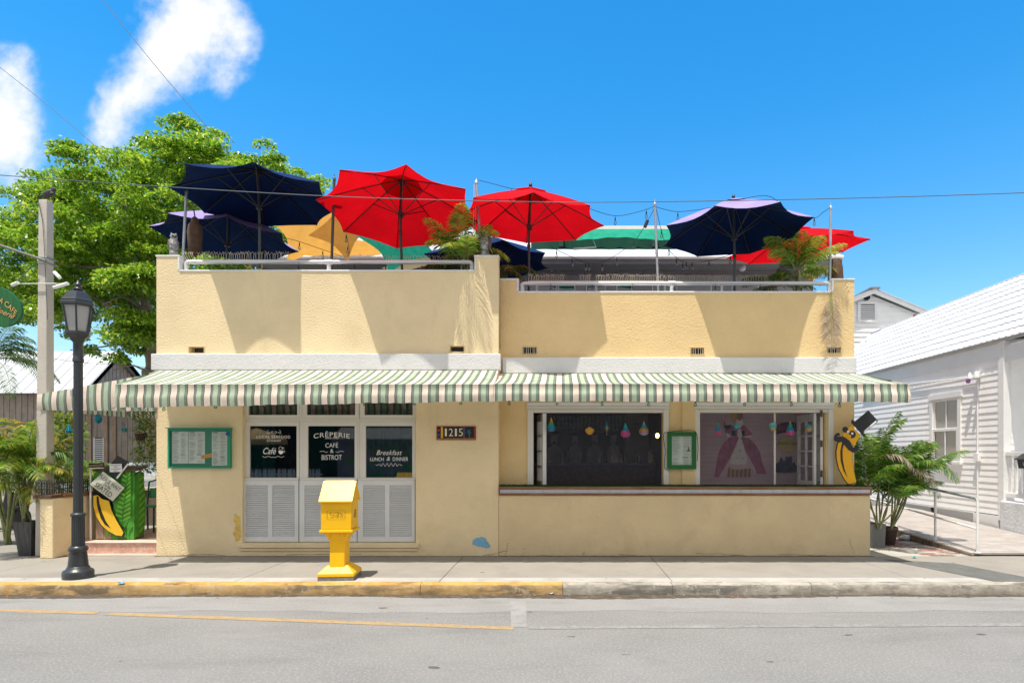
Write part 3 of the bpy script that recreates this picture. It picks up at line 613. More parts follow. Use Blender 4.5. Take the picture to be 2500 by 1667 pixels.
folded_door(1328,1313, .36, .90, f1, None); folded_door(1316,1331, .92, .36, f1, None)
folded_door(1990,1948, .36, 1.05, f2, ax(2003,YR)); folded_door(2006,1992, .34, .95, f2, None)
for f_, a_, b_ in ((f1,1331,1617),(f2,1711,1886),(f2,1889,2006)): MB().quad((ax(a_,.38),.385,az(1195,.4)),(ax(b_,.38),.385,az(1195,.4)),(ax(b_,.38),.385,az(1003,.4)),(ax(a_,.38),.385,az(1003,.4))).build('insect_screen', m_screen, f_)
MB().box(ax(1887,.42), ax(1887,.42)+.026, .36, .40, az(1195,.4), az(1003,.4)).build('screen_mullion', m_frame, f2)
# ================================================================ INSIDE THE RIGHT BLOCK
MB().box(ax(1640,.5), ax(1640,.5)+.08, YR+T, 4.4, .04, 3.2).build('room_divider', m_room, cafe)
m_mural = mat('mauve_mural_wall', (.72,.52,.58), var=.10, vs=2, rough=.85, grain=((1.2,1,45),(.44,.31,.37),.6))
YM = 1.45
mural = thing('wall_mural', 'mauve painted panel wall with a lady in a rococo gown inside the right window', 'mural', (ax(1850,YM), YM, .05))
MB().box(ax(1650,YM), XR-T-.002, YM, YM+.08, .04, 3.18).build('panel', m_mural, mural)
def mz(zx_, zy): p = at(1600+zx_/4.276, 970+zy/4.276, YM); return (p.x, p.z)
LAY = [0]
def paint(pts, m, name='painted_shape'):
    LAY[0] += 1; y = YM-.0016*LAY[0]
    return MB().prism([mz(*p) for p in pts], y, y+.0012).build(name, m, mural)
m_gown = mat('gown_paint', (.50,.17,.28), var=.3, vs=7, rough=.85, grain=((14,1,3),(.32,.10,.18),.7)); m_gownl = mat('gown_light', (.80,.55,.60), var=.15, vs=9, rough=.85)
m_apron = mat('apron_paint', (.85,.80,.80), var=.12, vs=9, rough=.85, stain=((.4,.2,.22),14,.66,.6,.06)); m_skin = mat('face_paint', (.42,.22,.17), rough=.85); m_hair = mat('hair_paint', (.62,.36,.12), rough=.85); m_navyp = mat('navy_paint', (.03,.035,.07), rough=.85)
m_str1 = mat('skirt_stripe', (.38,.15,.08), rough=.85); m_str2 = mat('skirt_stripe_pale', (.55,.38,.30), rough=.85); m_oval = mat('oval_paint', (.62,.48,.14), var=.1, rough=.8)
paint([(865,395),(770,420),(700,490),(655,590),(632,720),(616,830),(700,836),(760,700),(830,520),(872,430),(900,440),(940,560),(985,640),(1050,795),(1165,800),(1120,690),(1090,560),(1030,470),(960,415)], m_gown, 'gown')
paint([(868,425),(830,520),(770,650),(715,745),(660,832),(735,832),(800,760),(930,770),(1000,740),(1056,800),(1040,740),(985,640),(940,560),(905,440)], m_gownl, 'petticoat_edge')
paint([(870,432),(845,520),(800,610),(780,690),(850,705),(940,690),(960,650),(930,560),(900,440)], m_apron, 'apron')
paint([(765,705),(745,800),(742,832),(1000,826),(985,745),(930,735),(850,745)], m_str2, 'underskirt')
for k in range(6): x = 760+k*43; paint([(x,742+8*math.sin(k)),(x+16,742),(x+12,829),(x-8,829)], m_str1, 'underskirt_stripe')
paint([(760,712),(800,690),(860,712),(940,690),(975,705),(950,738),(880,752),(810,748)], m_gownl, 'ruffle')
paint([(800,300),(720,330),(735,390),(780,410),(860,400),(905,400),(980,400),(1015,385),(975,345),(930,290),(880,300)], m_gown, 'bodice')
paint([(858,330),(850,400),(885,440),(905,400),(890,330)], m_apron, 'corset')
paint([(733,370),(745,412),(785,405),(775,385)], m_apron, 'cuff'); paint([(925,410),(1005,390),(1000,410),(945,425)], m_apron, 'cuff'); paint([(948,418),(972,418),(966,480),(956,492),(948,460)], m_skin, 'hand')
paint([(840,230),(905,235),(915,270),(880,325),(845,315),(830,270)], m_apron, 'collar'); paint([(845,160),(905,160),(910,215),(880,245),(850,225)], m_skin, 'face'); paint([(765,158),(850,158),(850,205),(825,260),(795,230),(785,180)], m_hair, 'hair')
paint([(684,195),(720,190),(760,210),(790,245),(785,285),(710,282),(695,250)], m_gownl, 'fan')
for k in range(6): a = math.radians(15+k*24); paint([(716+3*math.sin(a),284),(716-3*math.sin(a),284),(716+95*math.cos(a)-2,284-92*math.sin(a)),(716+95*math.cos(a)+2,284-92*math.sin(a))], m_gown, 'fan_rib') if k < 5 else None
paint([(708,292),(790,286),(782,318),(745,334),(716,318)], m_navyp, 'glove'); paint([(790,345),(830,350),(832,400),(795,398)], m_navyp, 'sleeve_shadow'); paint([(893,350),(925,345),(925,400),(900,405)], m_navyp, 'sleeve_shadow')
for (x, y) in ((880,555),(850,632),(905,632)): paint([(x+15*math.cos(a*1.047), y+15*math.sin(a*1.047)) for a in range(6)], m_gownl, 'rose')
paint([(1375+105*math.cos(a*.2618), 490+78*math.sin(a*.2618)) for a in range(24)], m_oval, 'oval_sign')
paint([(1250,300),(1310,268),(1400,262),(1480,270),(1480,352),(1400,362),(1310,372),(1254,390)], mat('plum_paint', (.12,.05,.09), var=.3, vs=12, rough=.85), 'arched_sign')
sk = [(1246,775),(1246,690),(1285,670),(1290,640),(1308,620),(1320,650),(1345,670),(1348,618),(1372,612),(1380,640),(1384,615),(1412,612),(1416,690),(1440,670),(1452,700),(1480,720),(1480,780)]
paint(sk, m_navyp, 'skyline')
c = mz(1375,482); lettering('lettering', 'Bistrot & Cr\u00eaperie', (c[0], YM-.06, c[1]), .40, .095, m_ink, mural, shear=.3)
c = mz(1368,318); lettering('lettering', 'BANANA CAFE', (c[0], YM-.065, c[1]), .42, .13, m_gown, mural)
# bar wall, left opening
YB = 3.3
bar = thing('back_bar', 'dark wooden back bar wall with bottle rack and mural of cooks inside the left window', 'bar', (ax(1450,YB), YB, .05))
m_barw = mat('bar_wall', (.12,.135,.19), var=.2, vs=3, rough=.8); m_barw2 = mat('grey_bar_wall', (.30,.31,.30), var=.1, rough=.85); m_barm = mat('bar_mural', (.025,.03,.05), var=.2, rough=.8)
MB().box(ax(1290,YB), ax(1530,YB), YB, YB+.06, .04, 3.18).build('bar_panel', m_barw, bar); MB().box(ax(1530,YB)+.002, ax(1660,YB), YB, YB+.06, .04, 3.18).build('bar_panel', m_barw2, bar)
def bz(zx_, zy, Y=YB): p = at(1270+zx_/6.03, 970+zy/6.03, Y); return (p.x, p.z)
m_bott = mat('bottle_end', (.30,.33,.40), rough=.2, spec=.6)
be = MB().lathe([(.045,0),(.045,.05),(.02,.06),(.018,.09)], n=8).mesh('bottle', m_bott)
rk = MB(); 
for j in range(5):
    x, z = bz(470, 262+52*j); x2, _ = bz(1530, 0); rk.box(x, x2, YB-.12, YB-.004, z-.062, z-.052)
rack = rk.build('bottle_rack', m_barw, bar)
for j in range(4):
    for i in range(18):
        x, z = bz(505+57*i, 298+52*j); piece('bottle', be, rack, (x, YB-.03, z), rot=(R(90),0,0))
x0, z0 = bz(380,1000); x1, z1 = bz(1515,515); MB().box(x0, x1, YB-.05, YB-.002, z0, z1).build('mural_board', m_barm, bar)
m_chef = mat('cook_paint', (.38,.38,.40), var=.2, vs=9, rough=.85); m_cskin = mat('cook_face_paint', (.085,.06,.055), rough=.85)
def cook(cx, top, h, w):
    body = [(-.5,1),(-.52,.62),(-.4,.42),(-.16,.36),(-.13,.30),(-.2,.2),(-.2,.0),(.2,0),(.2,.2),(.13,.30),(.16,.36),(.42,.42),(.55,.64),(.5,1)]
    MB().prism([bz(cx+x*w, top+y*h) for x, y in body], YB-.054, YB-.051).build('painted_cook', m_chef, bar)
    MB().prism([bz(cx+.12*w*math.cos(a*.785), top+.25*h+.06*h*math.sin(a*.785)) for a in range(8)], YB-.057, YB-.055).build('painted_face', m_cskin, bar)
for q in ((500,560,440,230),(805,570,400,190),(1090,555,440,220),(1370,560,400,170)): cook(*q)
xa, za = bz(345,1015); xb, zb = bz(2050,1290)
bc = MB().box(ax(1290,2.3), ax(1640,2.3), 2.3, 2.75, .04, az(1136,2.3)).build('bar_counter', m_bark, bar); MB().box(ax(1290,2.3), ax(1640,2.3), 2.22, 2.8, az(1136,2.3)+.002, az(1136,2.3)+.05).build('bar_top', m_barw, bc, bevel=.006)
random.seed(12)
gl = MB().lathe([(.035,0),(.035,.1),(.014,.16),(.014,.26),(.016,.27)], n=10)
cols = [mat('bottle_%s' % n_, c_, rough=.15, spec=.7) for n_, c_ in (('green',(.02,.10,.04)),('clear',(.35,.38,.36)),('amber',(.16,.07,.02)),('white',(.5,.48,.45)))]
bms = [gl.mesh('bar_bottle', c_) for c_ in cols]
for k in range(26):
    px = random.choice([random.uniform(1330,1420), random.uniform(1460,1510), random.uniform(1505,1565), random.uniform(1580,1605)])
    tag(piece('bar_bottle', random.choice(bms), None, (ax(px,2.45), 2.45+random.uniform(-.08,.1), az(1136,2.3)+.052), scale=(1,1,random.uniform(.6,1.1))), 'one of the small bottles standing on the bar inside the left window', 'bottle', 'bottles on the bar inside the left window')
x, z = bz(1705,390); MB().box(x-.09, x+.09, YB-.03, YB-.001, z-.055, z+.055).build('picture_frame', m_barw2, bar); MB().box(x-.065, x+.065, YB-.034, YB-.031, z-.035, z+.035).build('picture', m_barw, bar)
m_glow = mat('lit_bulb', (1,.42,.10), emit=14)
p = at(1605,1063,1.2); lp = thing('pendant_lamp', 'small warm glowing bulb hanging inside the left window by the jamb', 'lamp', tuple(p))
MB().tube([(p.x,p.y,p.z+.05),(p.x,p.y,3.1)], .004, 5).build('flex', m_cord, lp); MB().ball(p, (.032,.032,.045)).build('bulb', m_glow, lp); MB().lathe([(.018,.04),(.02,.075),(.012,.09)], p, 8).build('socket', m_bark, lp)
# bentwood chairs: hooped backs above the counter
def hoop_chair(px, Y, rz, lab):
    b = ground(px, 1400, .04); x = ax(px, Y); t = thing('bentwood_chair', lab, 'chair', (x, Y, .04), 'bentwood chairs inside the right block', rz)
    MB().lathe([(.20,.44),(.21,.455),(.20,.47)], n=18).build('seat', m_bark, t, local=True)
    for sx in (-1,1):
        for sy in (-1,1): MB().tube([(sx*.14,sy*.14,.44),(sx*.19,sy*.19,0)], .013, 6).build('leg', m_bark, t, local=True)
    for r_, h_ in ((.20,.98),(.12,.88)):
        MB().tube([(r_*math.cos(a), .17+.05*math.sin(a), .45+(h_-.45)*math.sin(a)**.6) for a in [math.pi*i/16 for i in range(17)]], .012, 6).build('back_hoop', m_bark, t, local=True)
hoop_chair(1745,1.0,.3,'bentwood chair back at the left of the painted gown'); hoop_chair(1858,1.05,0,'bentwood chair back right of the painted gown, left of the screen post')
hoop_chair(1975,.95,.1,'bentwood chair back beside the folded glazed door'); hoop_chair(1590,1.1,-.2,'bentwood chair back at the right end of the dark bar window'); hoop_chair(1460,1.3,.3,'bentwood chair back in the middle of the dark bar window')
# hanging glass ornaments
m_iris = ramp_mat('rainbow_glass', 2, 4.3, [(0,(.70,.15,.40)),(.14,(.02,.35,.60)),(.42,(.03,.55,.62)),(.60,(.15,.55,.30)),(.76,(.75,.60,.06)),(1,(.85,.50,.06))], offset=-8.73, interp='LINEAR', rough=.15, trans=.4, var=.2, spec=.6)
m_iris2 = ramp_mat('pale_rainbow_glass', 2, 5.2, [(0,(.85,.55,.05)),(.3,(.05,.50,.62)),(.6,(.35,.65,.75)),(.85,(.8,.25,.45)),(1,(.85,.6,.1))], offset=.3, interp='LINEAR', soft=True, rough=.15, trans=.45, var=.25, spec=.6)
m_tealg = mat('teal_glass', (.03,.42,.55), rough=.15, trans=.45, spec=.6, var=.4, vs=25)
m_yel = mat('yellow_glass', (.85,.55,.12), rough=.2, trans=.5)
DROP = [(.002,1.0),(.06,.86),(.16,.68),(.30,.50),(.42,.34),(.45,.22),(.38,.09),(.2,.01),(.01,0)]
def ornament(px, py, Y, h, w, shape, m, lab):
    p = at(px, py, Y); s = (10+Y)/1500; H = h*s; Wd = w*s
    t = thing('glass_ornament', lab, 'ornament', tuple(p), 'hanging glass ornaments')
    mb = MB()
    if shape == 'drop':
        for k in range(3):   # crossing flat loops of ribbon
            a = k*math.pi/3+.2; pts = [(r*Wd*1.1*math.cos(a), r*Wd*1.1*math.sin(a), z*H-H/2) for r, z in DROP]+[(-r*Wd*1.1*math.cos(a), -r*Wd*1.1*math.sin(a), z*H-H/2) for r, z in DROP[::-1]]
            mb.tube([(p.x+x, p.y+y, p.z+z) for x,y,z in pts], .008, 5)
        mb.lathe([(r*Wd*.85, z*H-H/2) for r, z in DROP[::-1]], tuple(p), 12)
    elif shape == 'ball': mb.ball(p, (Wd/2, Wd/2, H/2), 14, 10)
    elif shape == 'bowl': mb.lathe([(.01,-.5*H),(.3*Wd,-.38*H),(.5*Wd,.0),(.48*Wd,.25*H),(.22*Wd,.40*H),(.2*Wd,.5*H)], tuple(p), 14)
    else: mb.lathe([(.005,-.5*H),(.06*Wd,-.15*H),(.45*Wd,.02*H),(.08*Wd,.25*H),(.004,.5*H)], tuple(p), 4, smooth=False)
    mb.build('glass', m, t); MB().tube([(p.x,p.y,p.z+H/2-.005),(p.x,p.y,az(1000,Y)+.02)], .0015, 4).build('thread', m_wire, t)
YO = .30
for q in ((1346,1036,YO,33,17,'drop',m_iris,'rainbow drop ornament hanging leftmost in the dark bar window'),(1439.5,1052,YO,19,22,'bowl',m_yel,'yellow bowl shaped glass ornament in the dark bar window'),
          (1481.5,1045,YO,34,10,'dia',m_iris2,'thin pale blue pointed glass ornament in the dark bar window'),(1527,1050,YO,34,22,'drop',m_iris,'wide rainbow drop ornament in the dark bar window'),
          (1572,1045,YO,34,22,'drop',m_iris2,'pink and yellow drop ornament at right in the dark bar window'),(1753,1047,YO,30,13,'drop',m_iris,'small rainbow drop ornament before the painted fan'),
          (1797,1041,YO,14,11,'ball',m_iris,'small blue glass ball before the painted lady'),(1886.5,1041,YO,22,19,'ball',m_iris2,'pale rainbow glass ball at the screen post'),
          (1929,1045,YO,35,19,'drop',m_iris,'rainbow drop ornament beside the folded glazed door'),(1974,1045,YO,20,17,'ball',m_iris2,'rainbow glass ball before the folded glazed door'),
          (240,1022,1.2,24,17,'ball',m_tealg,'blue and yellow glass ball under the side awning'),(303,1043,1.6,22,13,'drop',m_iris2,'pale blue drop ornament under the side awning, nearest the corner'),(168,1046,1.4,22,12,'drop',m_tealg,'blue drop ornament under the side awning beside the lamp post')): ornament(*q)
# ================================================================ AWNINGS
def awning(lab, xr0, xr1, xf0, xf1, yr, zr, yf, zf, dl, dr, seed):
    t = thing('striped_awning', lab, 'awning', ((xr0+xr1)/2, yr, zf), 'striped awnings along the front')
    random.seed(seed); ph = [random.uniform(0,6.28) for _ in range(8)]
    def lx(u, v): return (xr0+(xr1-xr0)*u)*(1-v)+(xf0+(xf1-xf0)*u)*v
    def top(u, v): return (lx(u,v), yr+(yf-yr)*v, zr+(zf-zr)*v-.025*math.sin(math.pi*v)*(1+.3*math.sin(u*25+ph[0])))
    nu = int((xf1-xf0)*26)
    cn = MB().grid(top, nu, 8).build('canopy', m_awn, t)
    def val(u, v):
        d = dl+(dr-dl)*u; x = xf0+(xf1-xf0)*u; w = (.010*math.sin(x*9+ph[1])+.006*math.sin(x*23+ph[2])+.004*math.sin(x*51+ph[3]))*v
        kink = .03*math.sin(math.pi*min(1,v/.55))*(v < .55) - .028*max(0, v-.45)
        return (x+.010*math.sin(x*13+ph[4])*v*v, yf-.004+.6*kink+w-.018*math.sin(v*3.1), zf-.001-d*v+.006*math.sin(x*5+ph[5])*v+.004*math.sin(x*31)*v)
    MB().grid(val, nu*2, 12).build('valance', m_awn, t)
    for e in (0, 1):
        sp = MB()
        pr = Vector(top(e,0)); pf = Vector(top(e,1)); d = dl if e == 0 else dr; g = .006*(1 if e else -1)
        sp.grid(lambda u, v: (pr.x+(pf.x-pr.x)*u+g, pr.y+(pf.y-pr.y)*u, pr.z+(pf.z-pr.z)*u-.001-v*min(d, .30*u+.02)), 10, 4)
        sp.build('end_flap', m_awn, t)
    MB().tube([(xr0+.02, yr+.0, zr-.03),(xr1-.02, yr+.0, zr-.03)], .03, 8).build('roller', m_frs, t); MB().tube([(xf0+.03,yf+.025,zf-.03),(xf1-.03,yf+.025,zf-.03)], .018, 8).build('front_bar', m_frs, t)
    for u in (.06,.5,.94):
        x = xf0+(xf1-xf0)*u; MB().tube([(x,yf+.03,zf-.04),(x,(yf+yr)/2,zf-.05),(x,yr+.02,zr-.22)], .014, 6).build('arm', m_frs, t)
    return t
ZF = az(938,-1.15)
awning('green and cream striped awning over the left front window', ax(384,-.1), ax(1216,-.1), ax(283,-1.15), ax(1205,-1.15), -.1, az(904,-.1), -1.15, ZF, .335, .245, 1)
awning('green and cream striped awning over the street counter', ax(1219,.17), ax(2093,.17), ax(1207,-1.15), ax(2221,-1.15), .17, az(912,.17), -1.15, az(937,-1.15), .25, .265, 2)
# side awning
t = thing('side_awning', 'striped awning with slanted end panel over the side entrance at left', 'awning', (XL-1, 2, 2.4))
x0, x1 = ax(94), ax(384)-.01; za, zb, zc, zd = az(963), az(911), az(1001), az(1004)
MB().grid(lambda u, v: (x0+(x1-x0)*u+.008*math.sin(v*4+u*40), -.02-.02*math.sin(v*3.1)+.012*math.sin(u*30)*v, (za+(zb-za)*u)*(1-v)+(zc+(zd-zc)*u)*v), 60, 8).build('end_panel', m_awn, t)
m_awny = ramp_mat('striped_canvas_side', 1, 1/.241, STR, offset=.1, rough=.85, trans=.22, var=.1, spec=.12)
MB().grid(lambda u, v: (x0+(x1-x0)*u, 4.4*v, za+(zb-za)*u-.02*math.sin(math.pi*u)), 10, 60).build('canopy', m_awny, t)
MB().grid(lambda u, v: (x0-.003, 4.4*v, zc+(za-zc)*u), 2, 60).build('valance', m_awny, t)
MB().tube([(x0+.02,.02,za-.04),(x0+.02,4.3,za-.04)], .018, 8).build('front_bar', m_frs, t)
for y in (.1,2.2,4.2): MB().tube([(x0+.03,y,za-.05),(x1,y,zc)], .014, 6).build('arm', m_frs, t)
# small globe lights hung under the awning edges
def bulb_mesh(name, gm, gr=.022, gh=.03, sock=.03):
    return MB().lathe([(.009,0),(.011,-.004),(.011,-sock),(.009,-sock-.002)], n=6, mi=0).lathe([(.008,-sock-gh*2.1),(gr*.7,-sock-gh*1.9),(gr,-sock-gh*1.25),(gr*.8,-sock-gh*.5),(.009,-sock)], n=10, mi=1).mesh(name, [m_cord, gm])
bg_ = bulb_mesh('bulb', m_bulbg, .024, .024, .022); bw = bulb_mesh('bulb', m_bulb, .024, .036, .05)
def light_string(lab, path, bulbs, me, r=.005, drop=.03, group=None, cat='string light'):
    t = thing('string_light', lab, cat, tuple(path[0]), group)
    MB().tube(path, r, 5).build('cord', m_cord, t)
    for b in bulbs:
        b = Vector(b); 
        if drop: MB().tube([b, b-Vector((0,0,drop))], .0035, 4).build('drop_cord', m_cord, t)
        piece('bulb', me, t, b-Vector((0,0,drop)), rot=(0,0,random.uniform(0,3)))
    return t
def sag(a, b, s, n=14): a = Vector(a); b = Vector(b); return [a.lerp(b, i/n)-Vector((0,0,4*s*(i/n)*(1-i/n))) for i in range(n+1)]
YS = -1.02; zb_ = az(984, YS)
bl = [(ax(px,YS), YS, az(py,YS)) for px, py in ((400,991),(526,985),(648,980),(768,981),(890,978),(1012,977),(1125,976))]
light_string('string of small green globe bulbs under the left front awning', [(q[0],q[1],q[2]+.02) for q in bl], bl, bg_, r=.003, drop=.0)
bl = [(ax(px,YS), YS, az(py,YS)) for px, py in ((1243,977),(1360,977),(1470,978),(1583,979),(1698,980),(1818,979),(1932,979),(2050,982))]
light_string('string of small green globe bulbs under the counter awning', [(q[0],q[1],q[2]+.02) for q in bl], bl, bg_, r=.003, drop=.0)
bl = [(ax(px,Y), Y, az(py,Y)) for px, py, Y in ((262,1003,.5),(298,989,-.9),(352,992,-.9),(312,1006,.7),(326,1004,1.0),(374,1003,.1))]
light_string('string of small green globe bulbs at the corner under the side awning', [(q[0],q[1],q[2]+.01) for q in bl], bl, bg_, r=.003, drop=.0)
# ================================================================ ROOF TERRACE
ZT = 3.42
def umbrella(lab, q, col, vent=True, pole_to=None, joint=.95, grp='market umbrellas on the roof terrace'):
    axx, ayy, azz, tx, ty, sp, Ra, h = q
    n = Vector((math.sin(tx), math.sin(ty), 1)).normalized(); u = Vector((0,1,0)).cross(n).normalized(); v = n.cross(u); A = Vector((axx,ayy,azz))
    J = A-n*joint; base = Vector((J.x, J.y, ZT)) if pole_to is None else Vector(pole_to)
    t = thing('market_umbrella', lab, 'umbrella', tuple(base), grp)
    def rib(k, s): a = sp-2*math.pi*k/8; d = math.cos(a)*u+math.sin(a)*v; return A-n*(h*(.82*s+.18*s*s))+d*(Ra*s)
    def panel(k, s, w, off=0):
        p = rib(k,s).lerp(rib(k+1,s), w); b = 4*w*(1-w)
        c = A-n*(h*(.82*s+.18*s*s)); return p+(c-p)*(.085*b*s*s)-n*(.03*b*s)+n*off
    mb = MB()
    for k in range(8): mb.grid(lambda w, s: panel(k, .03+.97*s, w), 6, 8)
    cn = mb.build('canopy', m_red if col == 'red' else m_navy, t)
    if col != 'red':
        mb = MB()
        for k in range(8): mb.grid(lambda w, s: panel(k, .03+.97*s, w, .006), 6, 8)
        mb.build('sun_bleached_top', m_lav if col == 'navy' else m_navy, cn)
    # double seam along each rib, hem
    if vent:
        mb = MB()
        for k in range(8): mb.grid(lambda w, s: panel(k, .02+.24*s, w, .035-.01*s), 4, 3)
        mb.build('vent', m_red if col == 'red' else m_lav, cn)
    MB().lathe([(.0,.0),(.03,.005),(.028,.05),(.012,.06),(.012,.08),(.0,.085)], tuple(A+n*.03), 8).build('cap', m_rib, t)
    MB().tube([base, J, A], .021, 10).build('pole', m_ribw if col != 'red' else m_rib, t)
    MB().lathe([(.03,0),(.03,.06),(.024,.07)], tuple(J-n*.06), 10).build('tilt_joint', m_rib, t)
    MB().tube([A-n*.03, A-n*.09], .05, 10).build('hub', m_rib, t)
    run = A-n*.62; MB().tube([run, run-n*.07], .05, 10).build('runner', m_rib, t)
    MB().lathe([(.05,.0),(.05,.03),(.035,.20),(.028,.24)], (base.x+(J.x-base.x)*.5, base.y+(J.y-base.y)*.5, ZT+.62), 10).build('pole_sleeve', m_ribw, t)
    MB().lathe([(.28,0),(.28,.04),(.2,.07),(.05,.1),(.05,.32),(.03,.34)], (base.x,base.y,ZT+.001), 16).build('base', m_rib, t)
    for k in range(8):
        MB().tube([rib(k,s)-n*.022 for s in (.03,.25,.5,.75,.985)], .009, 5).build('rib', m_rib, t)
        d = (rib(k,1)-rib(k,0)).normalized(); MB().tube([run+ (rib(k,.1)-rib(k,0)).normalized()*.045, rib(k,.46)-n*.03], .008, 5).build('strut', m_rib, t)
    return t
umbrella('navy market umbrella, large, at the left front of the roof terrace', (-5.189,.519,6.531,-.033,.014,-1.174,1.336,.502), 'dark')
umbrella('red market umbrella tipped towards the street, second from the left', (-2.723,.472,6.339,-.026,.156,-1.257,1.341,.594), 'red', pole_to=(ax(989,.4),.40,ZT))
umbrella('red market umbrella right of the owl on the pier', (-.527,.557,6.212,.031,-.044,-2.257,1.308,.542), 'red')
umbrella('navy market umbrella with sun bleached lavender top at the right front of the terrace', (2.972,.598,6.031,-.016,.014,-2.07,1.282,.558), 'navy')
umbrella('navy market umbrella further back below the large navy one at left', (-6.464,1.927,6.364,.021,.018,-1.08,1.286,.554), 'navy')
umbrella('red market umbrella further back behind the palm at the right end', (4.599,2.077,6.092,-.064,-.094,-1.136,1.34,.401), 'red')
umbrella('navy market umbrella low behind the palm in the middle of the terrace', (-1.50,2.6,6.10,0,0,-1.2,1.3,.5), 'dark', vent=False)
# shade sails
def sail(lab, C, Y, m, s=(.12,.12,.12,.12), belly=.15, n=16):
    P4 = [at(x, y, yy) for (x, y), yy in zip(C, Y)]
    def f(a, b):
        p = (P4[0]*(1-a)+P4[1]*a)*(1-b)+(P4[3]*(1-a)+P4[2]*a)*b
        c = (P4[0]+P4[1]+P4[2]+P4[3])/4; e = 4*a*(1-a)*(s[0]*(1-b)**2+s[2]*b*b)+4*b*(1-b)*(s[3]*(1-a)**2+s[1]*a*a)
        return p+(c-p)*e-Vector((0,0,belly*16*a*(1-a)*b*(1-b)))
    o = MB().grid(f, n, n).build('shade_sail', m); return tag(o, lab, 'shade sail', 'shade sails over the terrace')
sail('orange shade sail stretched low between the navy and the red umbrella', [(640,520),(830,505),(870,600),(700,645)], [2.2,2.6,3.6,3.4], m_orange, (.3,.2,.25,.3), .05)
sail('orange shade sail sweeping down behind the red umbrella', [(752,575),(840,480),(900,560),(850,640)], [2.3,2.5,2.8,2.6], m_orange, (.2,.1,.22,.25), .02)
sail('amber shade sail lying low behind the railing at left', [(690,620),(800,575),(1010,600),(880,640)], [4.0,3.8,4.4,4.6], m_orange, (.1,.1,.1,.1), 0)
sail('green shade sail hanging behind the tipped red umbrella', [(868,575),(1010,540),(1070,628),(950,668)], [2.2,2.8,3.0,2.5], m_green, (.1,.1,.25,.28), .05)
sail('sand coloured shade sail under the green one', [(930,655),(1040,620),(1080,640),(960,670)], [3.0,3.4,3.6,3.2], m_sand, (.1,.1,.1,.1), 0)
# railings of white pipe
def pipe_rail(lab, x0, x1, zb_, zr, Y, mids):
    t = thing('pipe_railing', lab, 'railing', ((x0+x1)/2, Y, zb_)); r = .034
    def elbow(x, s): return [(x+s*r*1.2*(1-math.cos(a)), Y, zr-r*1.2*(1-math.sin(a))) for a in [0,.4,.8,1.2,1.57]]
    MB().tube([(x0,Y,zb_-.02)]+elbow(x0,1)+elbow(x1,-1)[::-1]+[(x1,Y,zb_-.02)], r, 10).build('pipe', m_pvc, t)
    for x in mids: MB().tube([(x,Y,zb_),(x,Y,zr-.02)], r, 10).build('upright', m_pvc, t); MB().tube([(x-.06,Y,zr),(x+.06,Y,zr)], r*1.25, 10).build('fitting', m_pvc, t)
    for x in (x0+.14, x1-.14): MB().tube([(x-.02,Y,zr),(x+.02,Y,zr)], r*1.2, 10).build('fitting', m_pvc, t)
    return t
YP = .10
pipe_rail('white pipe railing on the left parapet', ax(455,YP), ax(1152,YP), az(661,YP), az(640,YP), YP, [ax(803,YP)])
YP2 = YR+.10
pipe_rail('white pipe railing on the right parapet', ax(1275,YP2), ax(2024,YP2), az(713,YP2), az(692,YP2), YP2, [ax(1640,YP2)])
# bird spikes clipped to the pipes
def spikes(lab, runs, Y, z, h):
    t = thing('bird_spikes', lab, 'bird spikes', (ax(runs[0][0],Y), Y, z)); mb = MB()
    for (a, b, lean) in runs:
        x = ax(a,Y)
        while x < ax(b,Y):
            l = lean+random.uniform(-.12,.12); hh = h*random.uniform(.85,1.1); tp = Vector((x+l*hh*.5, Y, z+hh*.72))
            mb.tube([(x,Y,z),tp], .0032, 3, caps=False, smooth=False)
            for s in (-1,1): mb.tube([tp,(tp.x+s*.026+l*.03, Y+random.uniform(-.02,.02), z+hh)], .0028, 3, caps=False, smooth=False)
            x += random.uniform(.032,.05)
    kind(mb.build('spikes', m_spike, t), 'stuff'); MB().box(ax(runs[0][0],Y), ax(runs[-1][1],Y), Y-.015, Y+.015, z-.006, z+.004).build('base_strip', m_spike, t)
random.seed(4)
spikes('row of pale bird spikes on the left railing', [(456,480,-.7),(484,520,.1),(522,712,.0)], YP, az(635,YP), .135)
spikes('row of thin grey bird spikes behind the left railing, right half', [(760,900,.2),(905,1105,.1)], YP+.35, az(640,YP+.3), .13)
spikes('row of pale bird spikes on the right railing', [(1290,1375,.2),(1416,1440,.2),(1455,1620,.25)], YP2, az(687,YP2), .12)
spikes('row of grey bird spikes behind the right railing', [(1625,1880,.1)], YP2+.25, az(690,YP2+.25), .13)
